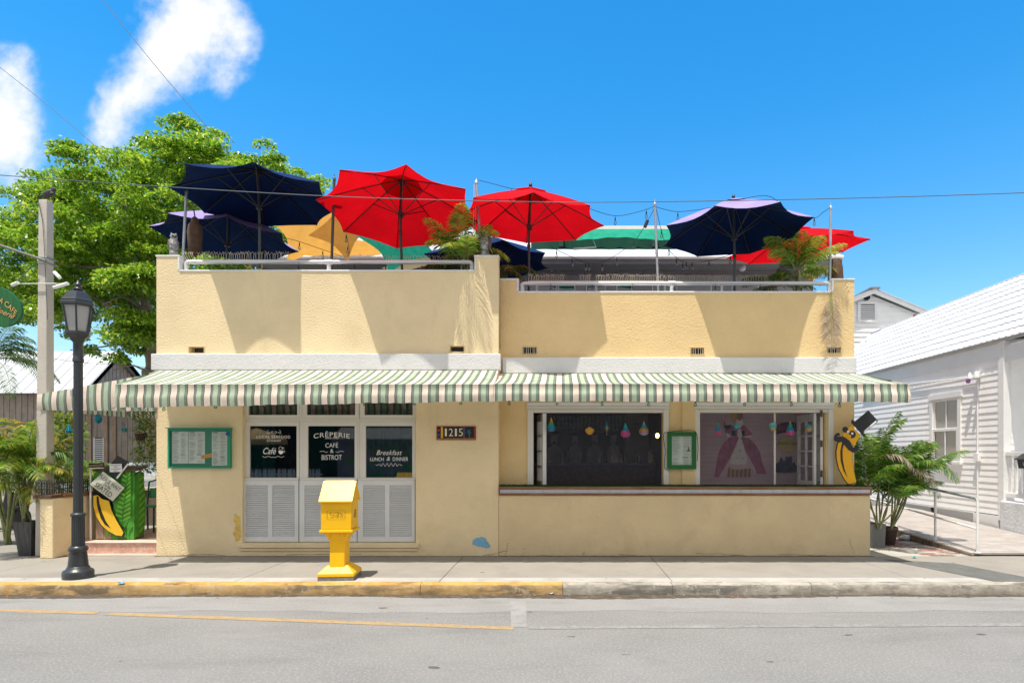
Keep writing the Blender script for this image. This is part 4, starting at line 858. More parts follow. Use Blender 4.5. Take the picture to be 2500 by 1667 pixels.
# steel posts
def post(lab, b, tp, Y, r=.022, m=m_galv):
    B = at(*b, Y); Tt = at(*tp, Y); t = thing('steel_post', lab, 'post', tuple(B), 'steel posts carrying the light strings')
    MB().tube([(B.x,Y,ZT),B,Tt], r, 10).build('tube', m, t); MB().lathe([(r*1.25,-.01),(r*1.25,.03),(r*.5,.05),(.006,.06),(.006,.1)], tuple(Tt), 8).build('finial', m, t)
    return Tt
YQ = .24
post('grey steel post beside the owl at the left end of the terrace', (447,625), (455,470), YQ)
post('steel post left of the tipped red umbrella', (809,660), (816,440), YQ, m=m_ribw)
t3 = post('steel post between the two red umbrellas with cords tied to it', (1176,640), (1163,448), YQ, .026)
t4 = post('tall steel post left of the bleached navy umbrella', (1607,712), (1599,500), YR+.24)
t5 = post('steel post at the right end of the terrace by the palm', (2026,690), (2028,510), YR+.24)
MB().tube([t3+Vector((-.03,-.03,-.02)), t3+Vector((-.05,-.03,-.7)), t3+Vector((-.02,-.03,-.75)), t3+Vector((.0,-.03,-.1))], .006, 5).build('tied_cord', m_pvc)
tag(bpy.data.objects['tied_cord'], 'loose pale cord tied to the post between the red umbrellas', 'cord')
YL = .30
def pts(l, Y): return [at(x, y, Y) for x, y in l]
def smooth(P, k=6):
    P = [Vector(p) for p in P]; out = []
    for i in range(len(P)-1):
        p0, p1, p2, p3 = P[max(i-1,0)], P[i], P[i+1], P[min(i+2,len(P)-1)]
        for j in range(k): s = j/k; out.append(.5*((2*p1)+(p2-p0)*s+(2*p0-5*p1+4*p2-p3)*s*s+(3*p1-p0-3*p2+p3)*s**3))
    return out+[P[-1]]
G = 'bulb strings over the terrace'
light_string('bulb string from the pier post over the red umbrella to the tall post', smooth(pts([(1168,440),(1215,452),(1250,461),(1300,468),(1385,488),(1440,510),(1502,527),(1560,517),(1598,504)], YL)), pts([(1249,461),(1502,527),(1578,512)], YL), bw, group=G)
light_string('bulb string from the tall post over the bleached navy umbrella to the right post', smooth(pts([(1600,505),(1625,512),(1655,517),(1700,513),(1745,505)], YL)+pts([(1870,478),(1930,520),(1985,533)],.9)+pts([(2010,518),(2028,506)], YL)), pts([(1655,517)], YL)+pts([(1988,530)], .8), bw, group=G)
light_string('bulb string swooping down to the left from the tall post', smooth(pts([(1598,508),(1575,550),(1552,585),(1520,612),(1470,640),(1432,641),(1398,628),(1345,603)], .8)), pts([(1548,588),(1506,627),(1470,640),(1438,641),(1430,640),(1397,630),(1359,610)], .8), bw, group=G)
light_string('bulb string swooping down to the right from the tall post', smooth(pts([(1602,508),(1615,565),(1630,605),(1650,627),(1670,640),(1700,641),(1735,636),(1790,620)], .8)), pts([(1615,560),(1633,603),(1651,630),(1667,640),(1675,638),(1690,639),(1731,635),(1783,622)], .8), bw, group=G)
light_string('bulb string sagging under the left pipe railing', smooth(pts([(456,646),(530,650),(620,646),(728,640),(800,648),(836,645),(868,644),(942,646),(1050,642),(1150,646)], YP-.05)), pts([(512,647),(620,644),(729,642),(836,644),(866,643),(942,644),(1051,644),(1132,646)], YP-.05), bw, r=.003, drop=.045, group=G)
light_string('bulb string sagging under the right pipe railing', smooth(pts([(1276,697),(1345,692),(1446,695),(1545,692),(1646,694),(1746,692),(1856,694),(2020,697)], YP2-.05)), pts([(1345,692),(1446,693),(1545,692),(1646,693),(1746,692),(1856,693),(1956,696)], YP2-.05), bw, r=.003, drop=.045, group=G)
light_string('bulb string low behind the navy umbrella near the orange sails', smooth(pts([(690,580),(731,590),(790,610),(850,625)]+[(845,570)], 1.6)), pts([(731,590),(788,611),(845,572),(849,600)], 1.6), bw, group=G)
light_string('string of small bulbs along the terrace house eave', smooth(pts([(1240,652),(1269,657),(1348,658),(1427,659),(1504,659),(1572,658),(1640,656)], 4.0)), pts([(1269,657),(1348,658),(1427,659),(1504,659),(1572,658)], 4.0), bg_, r=.003, drop=.0, group=G)
p = at(1577,548,.78); tag(MB().tube([p+Vector((.03,0,.07)), p-Vector((.02,0,.05))], .03, 8).build('cord_plug', m_black), 'black cord connector hanging left of the tall post', 'connector')
# yellow hose
tag(MB().tube(smooth(pts([(592,664),(606,655),(612,645),(598,640),(600,650),(625,658),(640,655),(638,645)], .3)), .009, 6).build('garden_hose', mat('yellow_hose', (.75,.6,.08), rough=.4)), 'coiled yellow hose behind the left railing', 'hose')
# owls and carved bird
def owl(lab, px, py, h, Y, face):
    b = at(px, py, Y); t = thing('owl_decoy', lab, 'owl figure', tuple(b), 'owl figures on the piers', face); s = h
    MB().lathe([(.16*s,0),(.18*s,.02*s),(.16*s,.16*s),(.12*s,.19*s)], n=14).build('perch', m_owl, t, local=True)
    body = MB(); body.lathe([(.10*s,.17*s),(.17*s,.25*s),(.21*s,.40*s),(.20*s,.55*s),(.15*s,.68*s),(.13*s,.72*s)], n=18); body.ball((0,-.02*s,.80*s), (.155*s,.15*s,.15*s), 16, 10)
    for e in (-1,1): body.lathe([(.04*s,0),(.025*s,.05*s),(.004,.10*s)], (e*.09*s,-.02*s,.90*s), 6)
    bo = body.build('body', m_owl, t, local=True)
    for e in (-1,1):
        MB().ball((e*.165*s,.04*s,.45*s), (.07*s,.13*s,.24*s), 10, 8).build('wing', m_owlb, t, local=True)
        MB().ball((e*.06*s,-.155*s,.82*s), (.045*s,.02*s,.045*s), 10, 6).build('eye', m_black, bo, local=True)
    MB().lathe([(.03*s,0),(.004,-.06*s)], (0,-.175*s,.80*s), 5).build('beak', m_black, bo, local=True)
owl('grey owl figure on the left end pier', 424, 622, .36, .09, .7); owl('black and white owl figure on the middle pier', 1184, 625, .44, .09, -.5)
b = at(476, 625, .45)
cb = thing('hanging_carved_bird', 'brown carved bird figure hanging beside the grey post at the left end', 'figure', tuple(b))
MB().lathe([(.02,0),(.10,.05),(.11,.25),(.12,.40),(.10,.52),(.055,.58),(.06,.62),(.03,.66)], tuple(b), 12).build('body', m_bark, cb); MB().tube([b+Vector((0,0,.66)), b+Vector((-.02,0,.78))], .01, 6).build('hook', m_rib, cb)
# two birds on the concrete pillar come later
# ================================================================ HOUSE BEHIND THE TERRACE
th = thing('terrace_house', 'white house with pale metal roof behind the roof terrace', 'building', (1.5, 5.2, 3.42))
YW, YE2 = 5.2, 4.3
hx0, hx1 = ax(680,YW), ax(1985,YW); ex0, ex1 = hx0-.4, hx1+.3; ze = az(628,YE2)
m_soff = mat('grey_soffit', (.24,.24,.245), var=.08, rough=.8); m_tw = mat('grey_weatherboard', (.34,.335,.335), var=.08, rough=.7)
wh = []; 
pairs = [(1262,1360),(1362,1405),(1431,1480),(1505,1545),(1592,1655),(1735,1790),(1850,1900),(760,800),(900,950),(1050,1100)]
for a, b_ in pairs: wh.append((ax(a,YW), ax(b_,YW), 3.6, az(693,YW)))
holewall(MB(), hx0, hx1, ZT, ze-.02, YW, YW+.12, wh).build('wall', m_tw, th)
MB().box(hx0, hx1, YW+.12, YW+4, ZT, ZT+.02).build('floor', m_dark, th); MB().box(hx0, hx1, YW+1.2, YW+1.25, ZT, ze-.05).build('inner_wall', m_dark, th)
for (x0, x1, z0, z1) in wh:
    w_ = MB(); n = 2 if x1-x0 > .45 else 1; w_.box(x0, x1, YW+.02, YW+.07, z1-.04, z1)
    for k in range(n+1): x = x0+(x1-x0)*k/n; w_.box(max(x0,x-.03), min(x1,x+.03), YW+.02, YW+.07, z0, z1-.041)
    f_ = w_.build('window', m_white, th); MB().quad((x0,YW+.05,z0),(x1,YW+.05,z0),(x1,YW+.05,z1-.04),(x0,YW+.05,z1-.04)).build('pane', m_pane, f_)
MB().box(hx0-.1, hx1+.1, YW-.05, YW-.001, az(681,YW), az(672,YW)).build('frieze', m_tw, th)
MB().box(ex0, ex1, YE2+.05, YW+.3, ze-.06, ze-.03).build('soffit', m_soff, th)
MB().box(ex0, ex1, YE2-.02, YE2+.04, ze-.16, ze-.01).build('fascia', m_soff, th)
MB().tube([(ex0,YE2-.06,ze-.02),(ex1,YE2-.06,ze-.02)], .05, 8).build('gutter', m_white, th)
zr = az(556, 8.6); nb = 26; rf = MB().add([(ex0,YE2-.05,ze),(ex1,YE2-.05,ze),(ex1,8.6,zr),(ex0,8.6,zr),(ex0,YE2-.05,ze-.03),(ex1,YE2-.05,ze-.03),(ex1,8.6,zr-.03),(ex0,8.6,zr-.03)], [(0,1,2,3),(7,6,5,4),(4,5,1,0),(5,6,2,1),(6,7,3,2),(7,4,0,3)]).build('roof', m_wroof, th)
seam = MB().add([(-.012,YE2-.05,ze+.001),(.012,YE2-.05,ze+.001),(.012,8.6,zr+.001),(-.012,8.6,zr+.001),(-.012,YE2-.05,ze+.03),(.012,YE2-.05,ze+.03),(.012,8.6,zr+.03),(-.012,8.6,zr+.03)], [(4,5,6,7),(0,1,5,4),(1,2,6,5),(3,0,4,7),(2,3,7,6)]).mesh('roof_seam', m_wroof)
for k in range(nb+1): piece('roof_seam', seam, rf, (ex0+.02+(ex1-ex0-.04)*k/nb, 0, 0))
# flat return roof edge at left of centre (bright strip) and retractable green awning over the roof
g = thing('green_rolled_awning', 'green canvas awning rolled out on a white beam above the terrace house roof', 'awning', tuple(at(1520,560,3.6)))
a_, b_ = at(1395,556,3.6), at(1640,556,3.6)
MB().box(a_.x-.4, b_.x+.2, 3.56, 3.64, a_.z-.05, a_.z+.03).build('beam', m_white, g)
MB().grid(lambda u, v: (a_.x-.45+(b_.x-a_.x+.6)*u, 3.53-.25*v+.02*math.sin(u*40)*v, a_.z-.055-v*(.30+.03*math.sin(u*9))), 60, 6).build('canvas', m_green, g)
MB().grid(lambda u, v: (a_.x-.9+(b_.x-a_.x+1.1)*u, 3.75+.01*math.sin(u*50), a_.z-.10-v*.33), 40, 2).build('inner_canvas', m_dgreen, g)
for px in (1370, 1598):
    pp = at(px, 605, 3.7); MB().box(pp.x-.05, pp.x+.05, 3.66, 3.74, ze+.05, a_.z-.06).build('post', m_soff, g)
pa, pb_ = at(1400,608,3.4), at(1455,604,3.4); MB().tube([pa, pb_, pb_+Vector((-.06,.1,.2))], .022, 6).build('folding_arm', m_frs, g)
m_speak = at(1812,662,4.6); tag(MB().lathe([(.04,0),(.075,.03),(.08,.12),(.05,.16)], tuple(m_speak), 12).build('wall_speaker', m_pvc), 'small round white speaker under the terrace eave', 'speaker')
# ================================================================ WHITE HOUSE AT RIGHT
XW = 8.9; YC = 2.35; YBK = 12.3
wh_ = thing('white_clapboard_house', 'white clapboard house with pale metal shingle roof at the right edge', 'building', (XW+2.5, 6, 0))
ZB, ZE = .42, 3.92
MB().box(XW+.02, XW+5, YC+.02, YBK, ZB, ZE).build('wall_core', m_clap, wh_)
bh = .131
brd = MB().add([(-.0185,0,0),(-.0185,1,0),(-.006,1,bh+.012),(-.006,0,bh+.012),(.018,0,0),(.018,1,0),(.018,1,bh+.012),(.018,0,bh+.012)], [(3,2,1,0),(4,5,6,7),(0,1,5,4),(2,3,7,6),(3,0,4,7),(1,2,6,5)]).mesh('clapboard', m_clap)
nb = int((ZE-ZB)/bh)
WY0, WY1, WZ0_, WZ1_ = 3.63, 4.78, 1.48, 2.93   # window opening along Y, Z
random.seed(21)
for k in range(nb+1):
    z = ZB+k*bh
    for (a, b) in ([(YC+.1,WY0),(WY1,YBK)] if WZ0_-.06 < z < WZ1_ else [(YC+.1, YBK)]):
        piece('clapboard', brd, wh_, (XW+random.uniform(-.002,.002), a, z+random.uniform(-.003,.003)), scale=(1,b-a,1))
# front wall under the porch, facing the street
brx = MB().add([(0,-.0145,0),(1,-.0145,0),(1,-.006,bh+.012),(0,-.006,bh+.012),(0,.018,0),(1,.018,0),(1,.018,bh+.012),(0,.018,bh+.012)], [(0,1,2,3),(5,4,7,6),(1,0,4,5),(3,2,6,7),(0,3,7,4),(2,1,5,6)]).mesh('clapboard', m_clap)
for k in range(nb+1): piece('clapboard', brx, wh_, (XW+.1, YC+.02, ZB+k*bh), scale=(4.9,1,1))
MB().box(XW-.05, XW+.11, YC-.06, YC+.10, ZB-.1, ZE).build('corner_board', m_white, wh_, bevel=.004)
# eave, beam and roof
ov = .07; XE = XW-ov; XRG = 11.4
MB().box(XW-.02, XW+.06, -1.0, YC-.061, ZE-.42, ZE-.1).build('porch_beam', m_white, wh_, bevel=.004); MB().box(XE+.01, XW-.03, -1, YBK+.1, ZE+.0, ZE+.02).build('soffit', m_white, wh_)
MB().box(XW-.03, XW+.02, YC+.10, YBK, ZE-.32, ZE-.021).build('frieze', m_white, wh_)
MB().box(XW+.1, XW+5, -1, YC, ZE-.05, ZE-.02).build('porch_ceiling', m_clap, wh_)
MB().box(XW-.05, XW+.09, -.9, -.76, .7, ZE-.42).build('porch_post', m_white, wh_)
ze_ = 3.96
rf = MB().add([(XE,-1.1,ze_),(XE,YBK+.3,ze_),(XRG,YBK+.3,6.05),(XRG,-1.1,6.05),(2*XRG-XE,-1.1,ze_),(2*XRG-XE,YBK+.3,ze_)], [(0,3,2,1),(3,4,5,2)]).build('roof', m_wroof, wh_)
sh_w, rows = .36, 10
sl_ = math.hypot(XRG-XE, 6.05-ze_); sv = sl_/rows; tl = math.atan2(6.05-ze_, XRG-XE)
# one pressed metal shingle: slope along local x, width along local y, with a raised V rib
sh = MB(); P_ = []
for i in range(3):
    x = -.02+(sv+.02)*i/2
    for j in range(9):
        y = sh_w*j/8; P_.append((x, y-.0, .030-.022*i/2+(.022 if j in (2,6) else .005 if j in (0,8) else 0)))
sh.add(P_, [(i*9+j, i*9+j+9, i*9+j+10, i*9+j+1)[::-1] for i in range(2) for j in range(8)])
sh.add([P_[j] for j in range(9)]+[(P_[j][0],P_[j][1],-.004) for j in range(9)], [(j, j+9, j+10, j+1)[::-1] for j in range(8)])
shm = sh.mesh('shingle', m_wroof); cnt = 0
for r_ in range(rows):
    ny = 0; y = 1.15-(sh_w/2 if r_ % 2 else 0)
    while y < YBK+.1 and ny < 30:
        d = sv*r_; piece('shingle', shm, rf, (XE+d*math.cos(tl)-.004*math.sin(tl), y, ze_+d*math.sin(tl)+.004*math.cos(tl)+random.uniform(-.002,.002)), rot=(0,-tl,0)); y += sh_w; ny += 1
MB().tube([(XRG,-1.1,6.07),(XRG,YBK+.3,6.07)], .035, 8).build('ridge_cap', m_wroof, rf)
m_rust = mat('rust', (.30,.12,.05), rough=.9)
for y in (4.6, 9.7): MB().box(XRG-.06, XRG+.03, y, y+.10, 6.07, 6.13).build('rusty_clip', m_rust, rf)
# window on the side wall
wn_ = MB(); t_ = .11
for (a, b, c_, d_) in ((WY0,WY0+t_,WZ0_,WZ1_),(WY1-t_,WY1,WZ0_,WZ1_)): wn_.box(XW-.05, XW+.02, a, b, c_, d_)
wn_.box(XW-.06, XW+.02, WY0-.04, WY1+.04, WZ1_+.001, WZ1_+.13); wn_.box(XW-.08, XW+.02, WY0-.04, WY1+.04, WZ0_-.06, WZ0_-.001)
wf = wn_.build('window', m_white, wh_, bevel=.004)
def sash(y0, y1, z0, z1, x, mull):
    mb = MB(); b = .055; mb.box(x, x+.035, y0, y0+b, z0, z1); mb.box(x, x+.035, y1-b, y1, z0, z1); mb.box(x, x+.035, y0+b, y1-b, z0, z0+b*1.2); mb.box(x, x+.035, y0+b, y1-b, z1-b, z1); ym = (y0+y1)/2; mb.box(x+.005, x+.03, ym-.014, ym+.014, z0+b*1.2, z1-b)
    mb.build('sash', m_white, wf); MB().quad((x+.02,y1-b,z0+b),(x+.02,y0+b,z0+b),(x+.02,y0+b,z1-b),(x+.02,y1-b,z1-b)).build('pane', m_pane2, wf)
zm = (WZ0_+WZ1_)/2; sash(WY0+t_, WY1-t_, zm-.02, WZ1_, XW-.012, 1); sash(WY0+t_, WY1-t_, WZ0_, zm+.03, XW-.036, 1)
MB().box(XW+.06, XW+.08, WY0+t_, WY1-t_, WZ0_, WZ1_).build('room_blind', m_planter, wf)
m_lace = mat('lace_curtain', (.55,.57,.60), var=.2, vs=20, rough=.9); MB().grid(lambda u, v: (XW+.03+.006*math.sin(u*50), WY0+t_+(WY1-WY0-2*t_)*u, WZ0_+(zm-WZ0_)*v), 30, 1).build('lace_curtain', m_lace, wf)
# conduit with flood light and socket box
cy = 3.05; cn = thing('conduit_light', 'twin flood light on a white conduit running up the clapboard wall', 'light', (XW-.06, cy, 3.0))
MB().tube([(XW-.055,cy,.6),(XW-.055,cy,3.28)], .018, 6).build('conduit', m_white, cn); MB().tube([(XW-.055,cy,3.30),(XW-.055,5.5,3.42),(XW-.055,8,3.38)], .014, 6).build('cable', m_white, cn)
MB().box(XW-.10,XW-.03,cy-.07,cy+.07,1.50,1.68).build('socket_box', m_white, cn, bevel=.006); MB().box(XW-.10,XW-.03,cy-.06,cy+.06,3.26,3.40).build('junction_box', m_white, cn, bevel=.01)
for dy in (-.09,.12): MB().lathe([(.02,.08),(.03,.04),(.06,-.05),(.058,-.06)], (XW-.14, cy+dy, 3.32), 12).build('lamp_head', m_white, cn)
MB().lathe([(.045,0),(.05,-.02),(.04,-.09),(.01,-.1)], (XW-.15, cy+.16, 3.27), 12).build('purple_lens', mat('purple_lens', (.35,.15,.42), rough=.2, spec=.6), cn)
# skirting: lattice panels between piers, porch base
MB().box(XW+.0, XW+.02, YC, YBK, -.004, ZB-.14).build('skirt_board', m_white, wh_)
lt = thing('lattice_skirt', 'white lattice panels under the clapboard wall', 'lattice', (XW, 5, .1))
MB().box(XW-.012, XW-.002, 3.27, 8.48, .04, .37).build('dark_backing', m_dark, lt)
MB().box(XW-.04, XW-.001, YC+.1, 3.22, -.003, ZB-.02).build('corner_pier', m_white, wh_)
MB().box(XW-.035, XW-.001, 3.221, 8.6, .381, ZB-.01).build('sill_beam', m_white, wh_)
for (a, b) in ((3.25,4.55),(4.75,6.6),(6.8,8.5)):
    mb = MB(); n = int((b-a+.34)/.085)
    for k in range(n):
        y0 = a-.34+k*.085
        for s_, off in ((1,0),(-1,.34)):
            p0 = y0+off; lo_, hi_ = .03, .38
            ya, yb = (p0, p0+(hi_-lo_)*s_)
            # clip to panel
            z0_, z1_ = lo_, hi_
            if s_ > 0:
                if ya < a: z0_ += a-ya; ya = a
                if yb > b: z1_ -= yb-b; yb = b
            else:
                if ya > b: z0_ += ya-b; ya = b
                if yb < a: z1_ -= a-yb; yb = a
            if z1_-z0_ < .01: continue
            x_ = XW-.022 if s_ > 0 else XW-.030
            mb.add([(x_,ya-.018,z0_),(x_,ya+.018,z0_),(x_,yb+.018,z1_),(x_,yb-.018,z1_)], [(3,2,1,0)])
    kind(mb.build('lattice_panel', m_white, lt), 'stuff')
m_pb = mat('porch_stucco', (.66,.68,.70), var=.1, vs=4, rough=.9, bump=.6, bs=18, stain=((.45,.45,.45),4,.58,.5,.15))
MB().box(XW-.10, XW+5, -.9, YC-.02, -.004, .72).build('porch_base', m_pb, wh_, bevel=.02)
pr = thing('porch_railing', 'white baluster railing of the house porch at the right edge', 'railing', (XW+.05, 1.2, .72))
MB().box(XW-.02, XW+.08, -.75, YC-.07, 1.62, 1.70).build('top_rail', m_white, pr, bevel=.004); MB().box(XW-.01, XW+.07, -.75, YC-.07, .80, .88).build('bottom_rail', m_white, pr, bevel=.004)
bl_ = MB().box(0,.03,0,.06,.88,1.62).mesh('baluster', m_white)
for k in range(24): piece('baluster', bl_, pr, (XW+.015, -.7+k*.125, 0))
mbx = thing('mailbox', 'black metal mailbox hung on the porch railing at the right edge', 'mailbox', (XW-.1, 1.55, 1.4)); my = ax(2500, 0)
ym0, ym1 = 1.32, 1.80
def mbt(q): return q
mb = MB(); mb.add([(XW-.03,ym0,1.38),(XW-.03,ym1,1.38),(XW-.12,ym1,1.38),(XW-.12,ym0,1.38),(XW-.03,ym0,1.62),(XW-.03,ym1,1.62),(XW-.15,ym1,1.55),(XW-.15,ym0,1.55)], [(0,1,2,3),(7,6,5,4),(0,3,7,4),(2,1,5,6),(3,2,6,7),(1,0,4,5)])
mb.build('box', m_black, mbx, bevel=.006); mb = MB().add([(XW-.025,ym0-.02,1.665),(XW-.025,ym1+.02,1.665),(XW-.19,ym1+.02,1.56),(XW-.19,ym0-.02,1.56),(XW-.025,ym0-.02,1.65),(XW-.025,ym1+.02,1.65),(XW-.19,ym1+.02,1.545),(XW-.19,ym0-.02,1.545)], [(3,2,1,0),(4,5,6,7),(0,1,5,4),(1,2,6,5),(2,3,7,6),(3,0,4,7)]); mb.build('lid', m_black, mbx)
lettering('number', '1211', (XW-.143,1.56,1.47), .17, .07, m_pvc, mbx, xd=(0,-1,0), up=(-.18,0,1))
# ================================================================ GABLED HOUSE FURTHER BACK
YGB = 14.0; gb = thing('gabled_house', 'white gabled house with louvre vent rising behind the cafe at right', 'building', (ax(2126,YGB), YGB, 0))
pk = at(2126,712,YGB); er = at(2268,770,YGB); dx = er.x-pk.x; dz = pk.z-er.z
def roofz(x): return pk.z-abs(x-pk.x)*dz/dx
gw = dx-.25
MB().prism([(pk.x-gw,0),(pk.x+gw,0),(pk.x+gw,roofz(pk.x+gw)-.12),(pk.x,pk.z-.12),(pk.x-gw,roofz(pk.x-gw)-.12)], YGB+.02, YGB+8).build('wall_core', m_clap, gb)
bz_ = 4.5; h2 = .19
while bz_ < pk.z-.25:
    xm = min(gw, (pk.z-.14-bz_-h2)/(dz/dx)); 
    if xm > .1: MB().add([(pk.x-xm,YGB-.03,bz_),(pk.x+xm,YGB-.03,bz_),(pk.x+xm,YGB-.004,bz_+h2+.01),(pk.x-xm,YGB-.004,bz_+h2+.01),(pk.x-xm,YGB+.02,bz_),(pk.x+xm,YGB+.02,bz_)], [(0,1,2,3),(1,0,4,5)]).build('clapboard', m_clap, gb)
    bz_ += h2
rt = .16
for s_ in (-1,1):
    MB().add([(pk.x,YGB-.3,pk.z+.02),(pk.x+s_*(dx+.1),YGB-.3,er.z-.03),(pk.x+s_*(dx+.1),YGB-.3,er.z-.03-rt),(pk.x,YGB-.3,pk.z+.02-rt),(pk.x,YGB-.22,pk.z+.02),(pk.x+s_*(dx+.1),YGB-.22,er.z-.03),(pk.x+s_*(dx+.1),YGB-.22,er.z-.03-rt),(pk.x,YGB-.22,pk.z+.02-rt)], [(0,1,2,3),(7,6,5,4),(0,4,5,1),(3,2,6,7),(1,5,6,2)]).build('bargeboard', m_white, gb)
    MB().add([(pk.x,YGB-.34,pk.z+.05),(pk.x+s_*(dx+.2),YGB-.34,er.z-.05),(pk.x+s_*(dx+.2),YGB+8,er.z-.05),(pk.x,YGB+8,pk.z+.05),(pk.x,YGB-.34,pk.z+.022),(pk.x+s_*(dx+.2),YGB-.34,er.z-.078),(pk.x+s_*(dx+.2),YGB+8,er.z-.078),(pk.x,YGB+8,pk.z+.022)], [(0,1,2,3),(7,6,5,4),(0,4,5,1)]).build('roof', m_wroof, gb)
MB().box(pk.x-.18, pk.x+.18, YGB-.38, YGB+8, pk.z+.03, pk.z+.09).build('ridge_cap', m_soff, gb)
v0, v1 = at(2092,787,YGB), at(2140,737,YGB); lv = MB(); lv.box(v0.x,v1.x,YGB-.08,YGB-.031,v0.z,v0.z+.10); lv.box(v0.x,v1.x,YGB-.08,YGB-.031,v1.z-.10,v1.z); lv.box(v0.x,v0.x+.11,YGB-.08,YGB-.031,v0.z+.1,v1.z-.1); lv.box(v1.x-.11,v1.x,YGB-.08,YGB-.031,v0.z+.1,v1.z-.1)
lvo = lv.build('louvre_vent', m_white, gb); MB().box(v0.x+.1,v1.x-.1,YGB-.042,YGB-.032,v0.z+.1,v1.z-.1).build('dark_backing', m_dark, lvo)
for k in range(7): z = v0.z+.12+k*(v1.z-v0.z-.24)/7; MB().add([(v0.x+.11,YGB-.075,z),(v1.x-.11,YGB-.075,z),(v1.x-.11,YGB-.045,z+.06),(v0.x+.11,YGB-.045,z+.06)], [(0,1,2,3)]).build('slat', m_white, lvo)
p = at(2115,727,YGB); o = MB().lathe([(.11,0),(.11,.05)], n=16).build('round_vent', m_dark, gb)
o.rotation_euler = (R(90),0,0); o.location = Vector((p.x, YGB-.035, p.z))-gb.location
# ================================================================ RAMP
rp = thing('wooden_ramp', 'weathered grey wooden ramp beside the clapboard house', 'ramp', (7.8, 2, 0))
RX0, RX1, RL = 6.72, XW-.12, 6.0
def rz_(y): return .02+.05*min(max(y,0),5)
n = 42; 
for k in range(n):
    y = .02+k*RL/n; w_ = RL/n-.008; z0 = rz_(y); z1 = rz_(y+w_)
    MB().add([(RX0-.03,y,z0),(RX1+.0,y,z0),(RX1,y+w_,z1),(RX0-.03,y+w_,z1),(RX0-.03,y,z0+.028),(RX1,y,z0+.028),(RX1,y+w_,z1+.028),(RX0-.03,y+w_,z1+.028)], [(4,5,6,7),(0,1,5,4),(3,0,4,7),(1,2,6,5),(2,3,7,6)]).build('deck_board', m_deck, rp)
MB().add([(RX0,-.0,-.003),(RX0,RL,-.003),(RX0,RL,rz_(RL)-.002),(RX0,0,.018),(RX0-.04,-.0,-.003),(RX0-.04,RL,-.003),(RX0-.04,RL,rz_(RL)-.002),(RX0-.04,0,.018)], [(0,1,2,3),(7,6,5,4),(3,2,6,7),(0,3,7,4)]).build('side_beam', m_woodb, rp)
hr = thing('ramp_handrail', 'white pipe handrail with grey top rail along the wooden ramp', 'handrail', (6.78, 1, 0))
hy = [.02,1.15,2.45]; hx = RX0+.07
for y in hy:
    MB().tube([(hx,y,rz_(y)+.028),(hx,y,rz_(y)+.90)], .022, 8).build('upright', m_white, hr); MB().lathe([(.05,0),(.05,.01)], (hx,y,rz_(y)+.029), 10).build('foot', m_white, hr)
MB().tube([(hx,.02,rz_(.02)+.88),(hx,.06,rz_(.1)+.91),(hx,4.4,rz_(4.4)+1.0)], .024, 8).build('top_rail', m_galv, hr); MB().tube([(hx,.02,rz_(0)+.42),(hx,4.4,rz_(4.4)+.5)], .018, 8).build('mid_rail', m_white, hr)
# ================================================================ PALMS
def frond(base, az_, el, L_, droop, nl, ll, m, parent, twist=0, wid=.018, gap=0):
    "one feather leaf: arching rib with drooping leaflets on both sides"
    P = []; d = Vector((math.cos(az_)*math.cos(el), math.sin(az_)*math.cos(el), math.sin(el))); p = Vector(base); n = 14; st = L_/n
    for i in range(n+1):
        P.append(p.copy()); d = (d+Vector((0,0,-droop/n*(.4+1.2*i/n)))).normalized(); p += d*st
    mb = MB(); mb.tube(P, [max(.002,.011*(1-i/n*.85)) for i in range(n+1)], 4, 1)
    side0 = Vector((-math.sin(az_+twist), math.cos(az_+twist), 0))
    for k in range(nl):
        f = .16+.84*(k+.5)/nl; i = min(n-1, int(f*n)); s_ = f*n-i; q = P[i].lerp(P[i+1], s_); t = (P[i+1]-P[i]).normalized()
        up = side0.cross(t).normalized(); l = ll*(math.sin(math.pi*(f*.86+.10))**.7)*random.uniform(.85,1.1)
        for sg in (-1,1):
            if gap and random.random() < gap: continue
            dv = (side0*sg*.78+t*.62+up*random.uniform(.05,.38)).normalized(); e1 = q+dv*l*.5; dv2 = (dv+Vector((0,0,-.35-.5*droop*random.random()))).normalized(); e2 = e1+dv2*l*.5
            w_ = t*wid*random.uniform(.7,1.1)
            mb.add([q-w_*.4, q+w_*.4, e1+w_, e1-w_, e2], [(0,1,2,3),(3,2,4)], 0)
    return mb.build('frond', [m, m_cane], parent)
def canes(parent, base, tops, r=.022):
    for tp in tops: MB().tube(smooth([base+Vector((random.uniform(-.05,.05),random.uniform(-.05,.05),0)), (Vector(base)+Vector(tp))/2+Vector((random.uniform(-.05,.05),0,0)), tp], 4), r, 6).build('cane', m_cane, parent)
random.seed(31)
pl = thing('potted_palm', 'bushy green areca palm in pots beside the counter wall at right', 'palm', (7.0,1.0,0))
b0 = ground(2144,1337); b1 = ground(2178,1331)
tops = [b0+Vector((random.uniform(-.25,.3),random.uniform(-.15,.3),random.uniform(.75,1.5))) for _ in range(8)]+[b1+Vector((random.uniform(-.1,.35),random.uniform(-.2,.3),random.uniform(.75,1.45))) for _ in range(7)]
for tp in tops[:8]: canes(pl, b0+Vector((0,0,.35)), [tp], .014)
for tp in tops[8:]: canes(pl, b1+Vector((0,0,.30)), [tp], .014)
for i, tp in enumerate(tops):
    for k in range(4):
        a = random.uniform(0,6.28); frond(tp, a, R(random.uniform(45,85)), random.uniform(.7,1.05), random.uniform(.9,1.8), 34, .34, m_frond, pl, wid=.012)
for k in range(6): frond(tops[7+k % 6]+Vector((0,0,.1)), random.uniform(-1.5,.2), R(random.uniform(25,55)), random.uniform(.75,.95), 2.4, 28, .30, m_frondd if k < 3 else m_frond, pl, wid=.010)
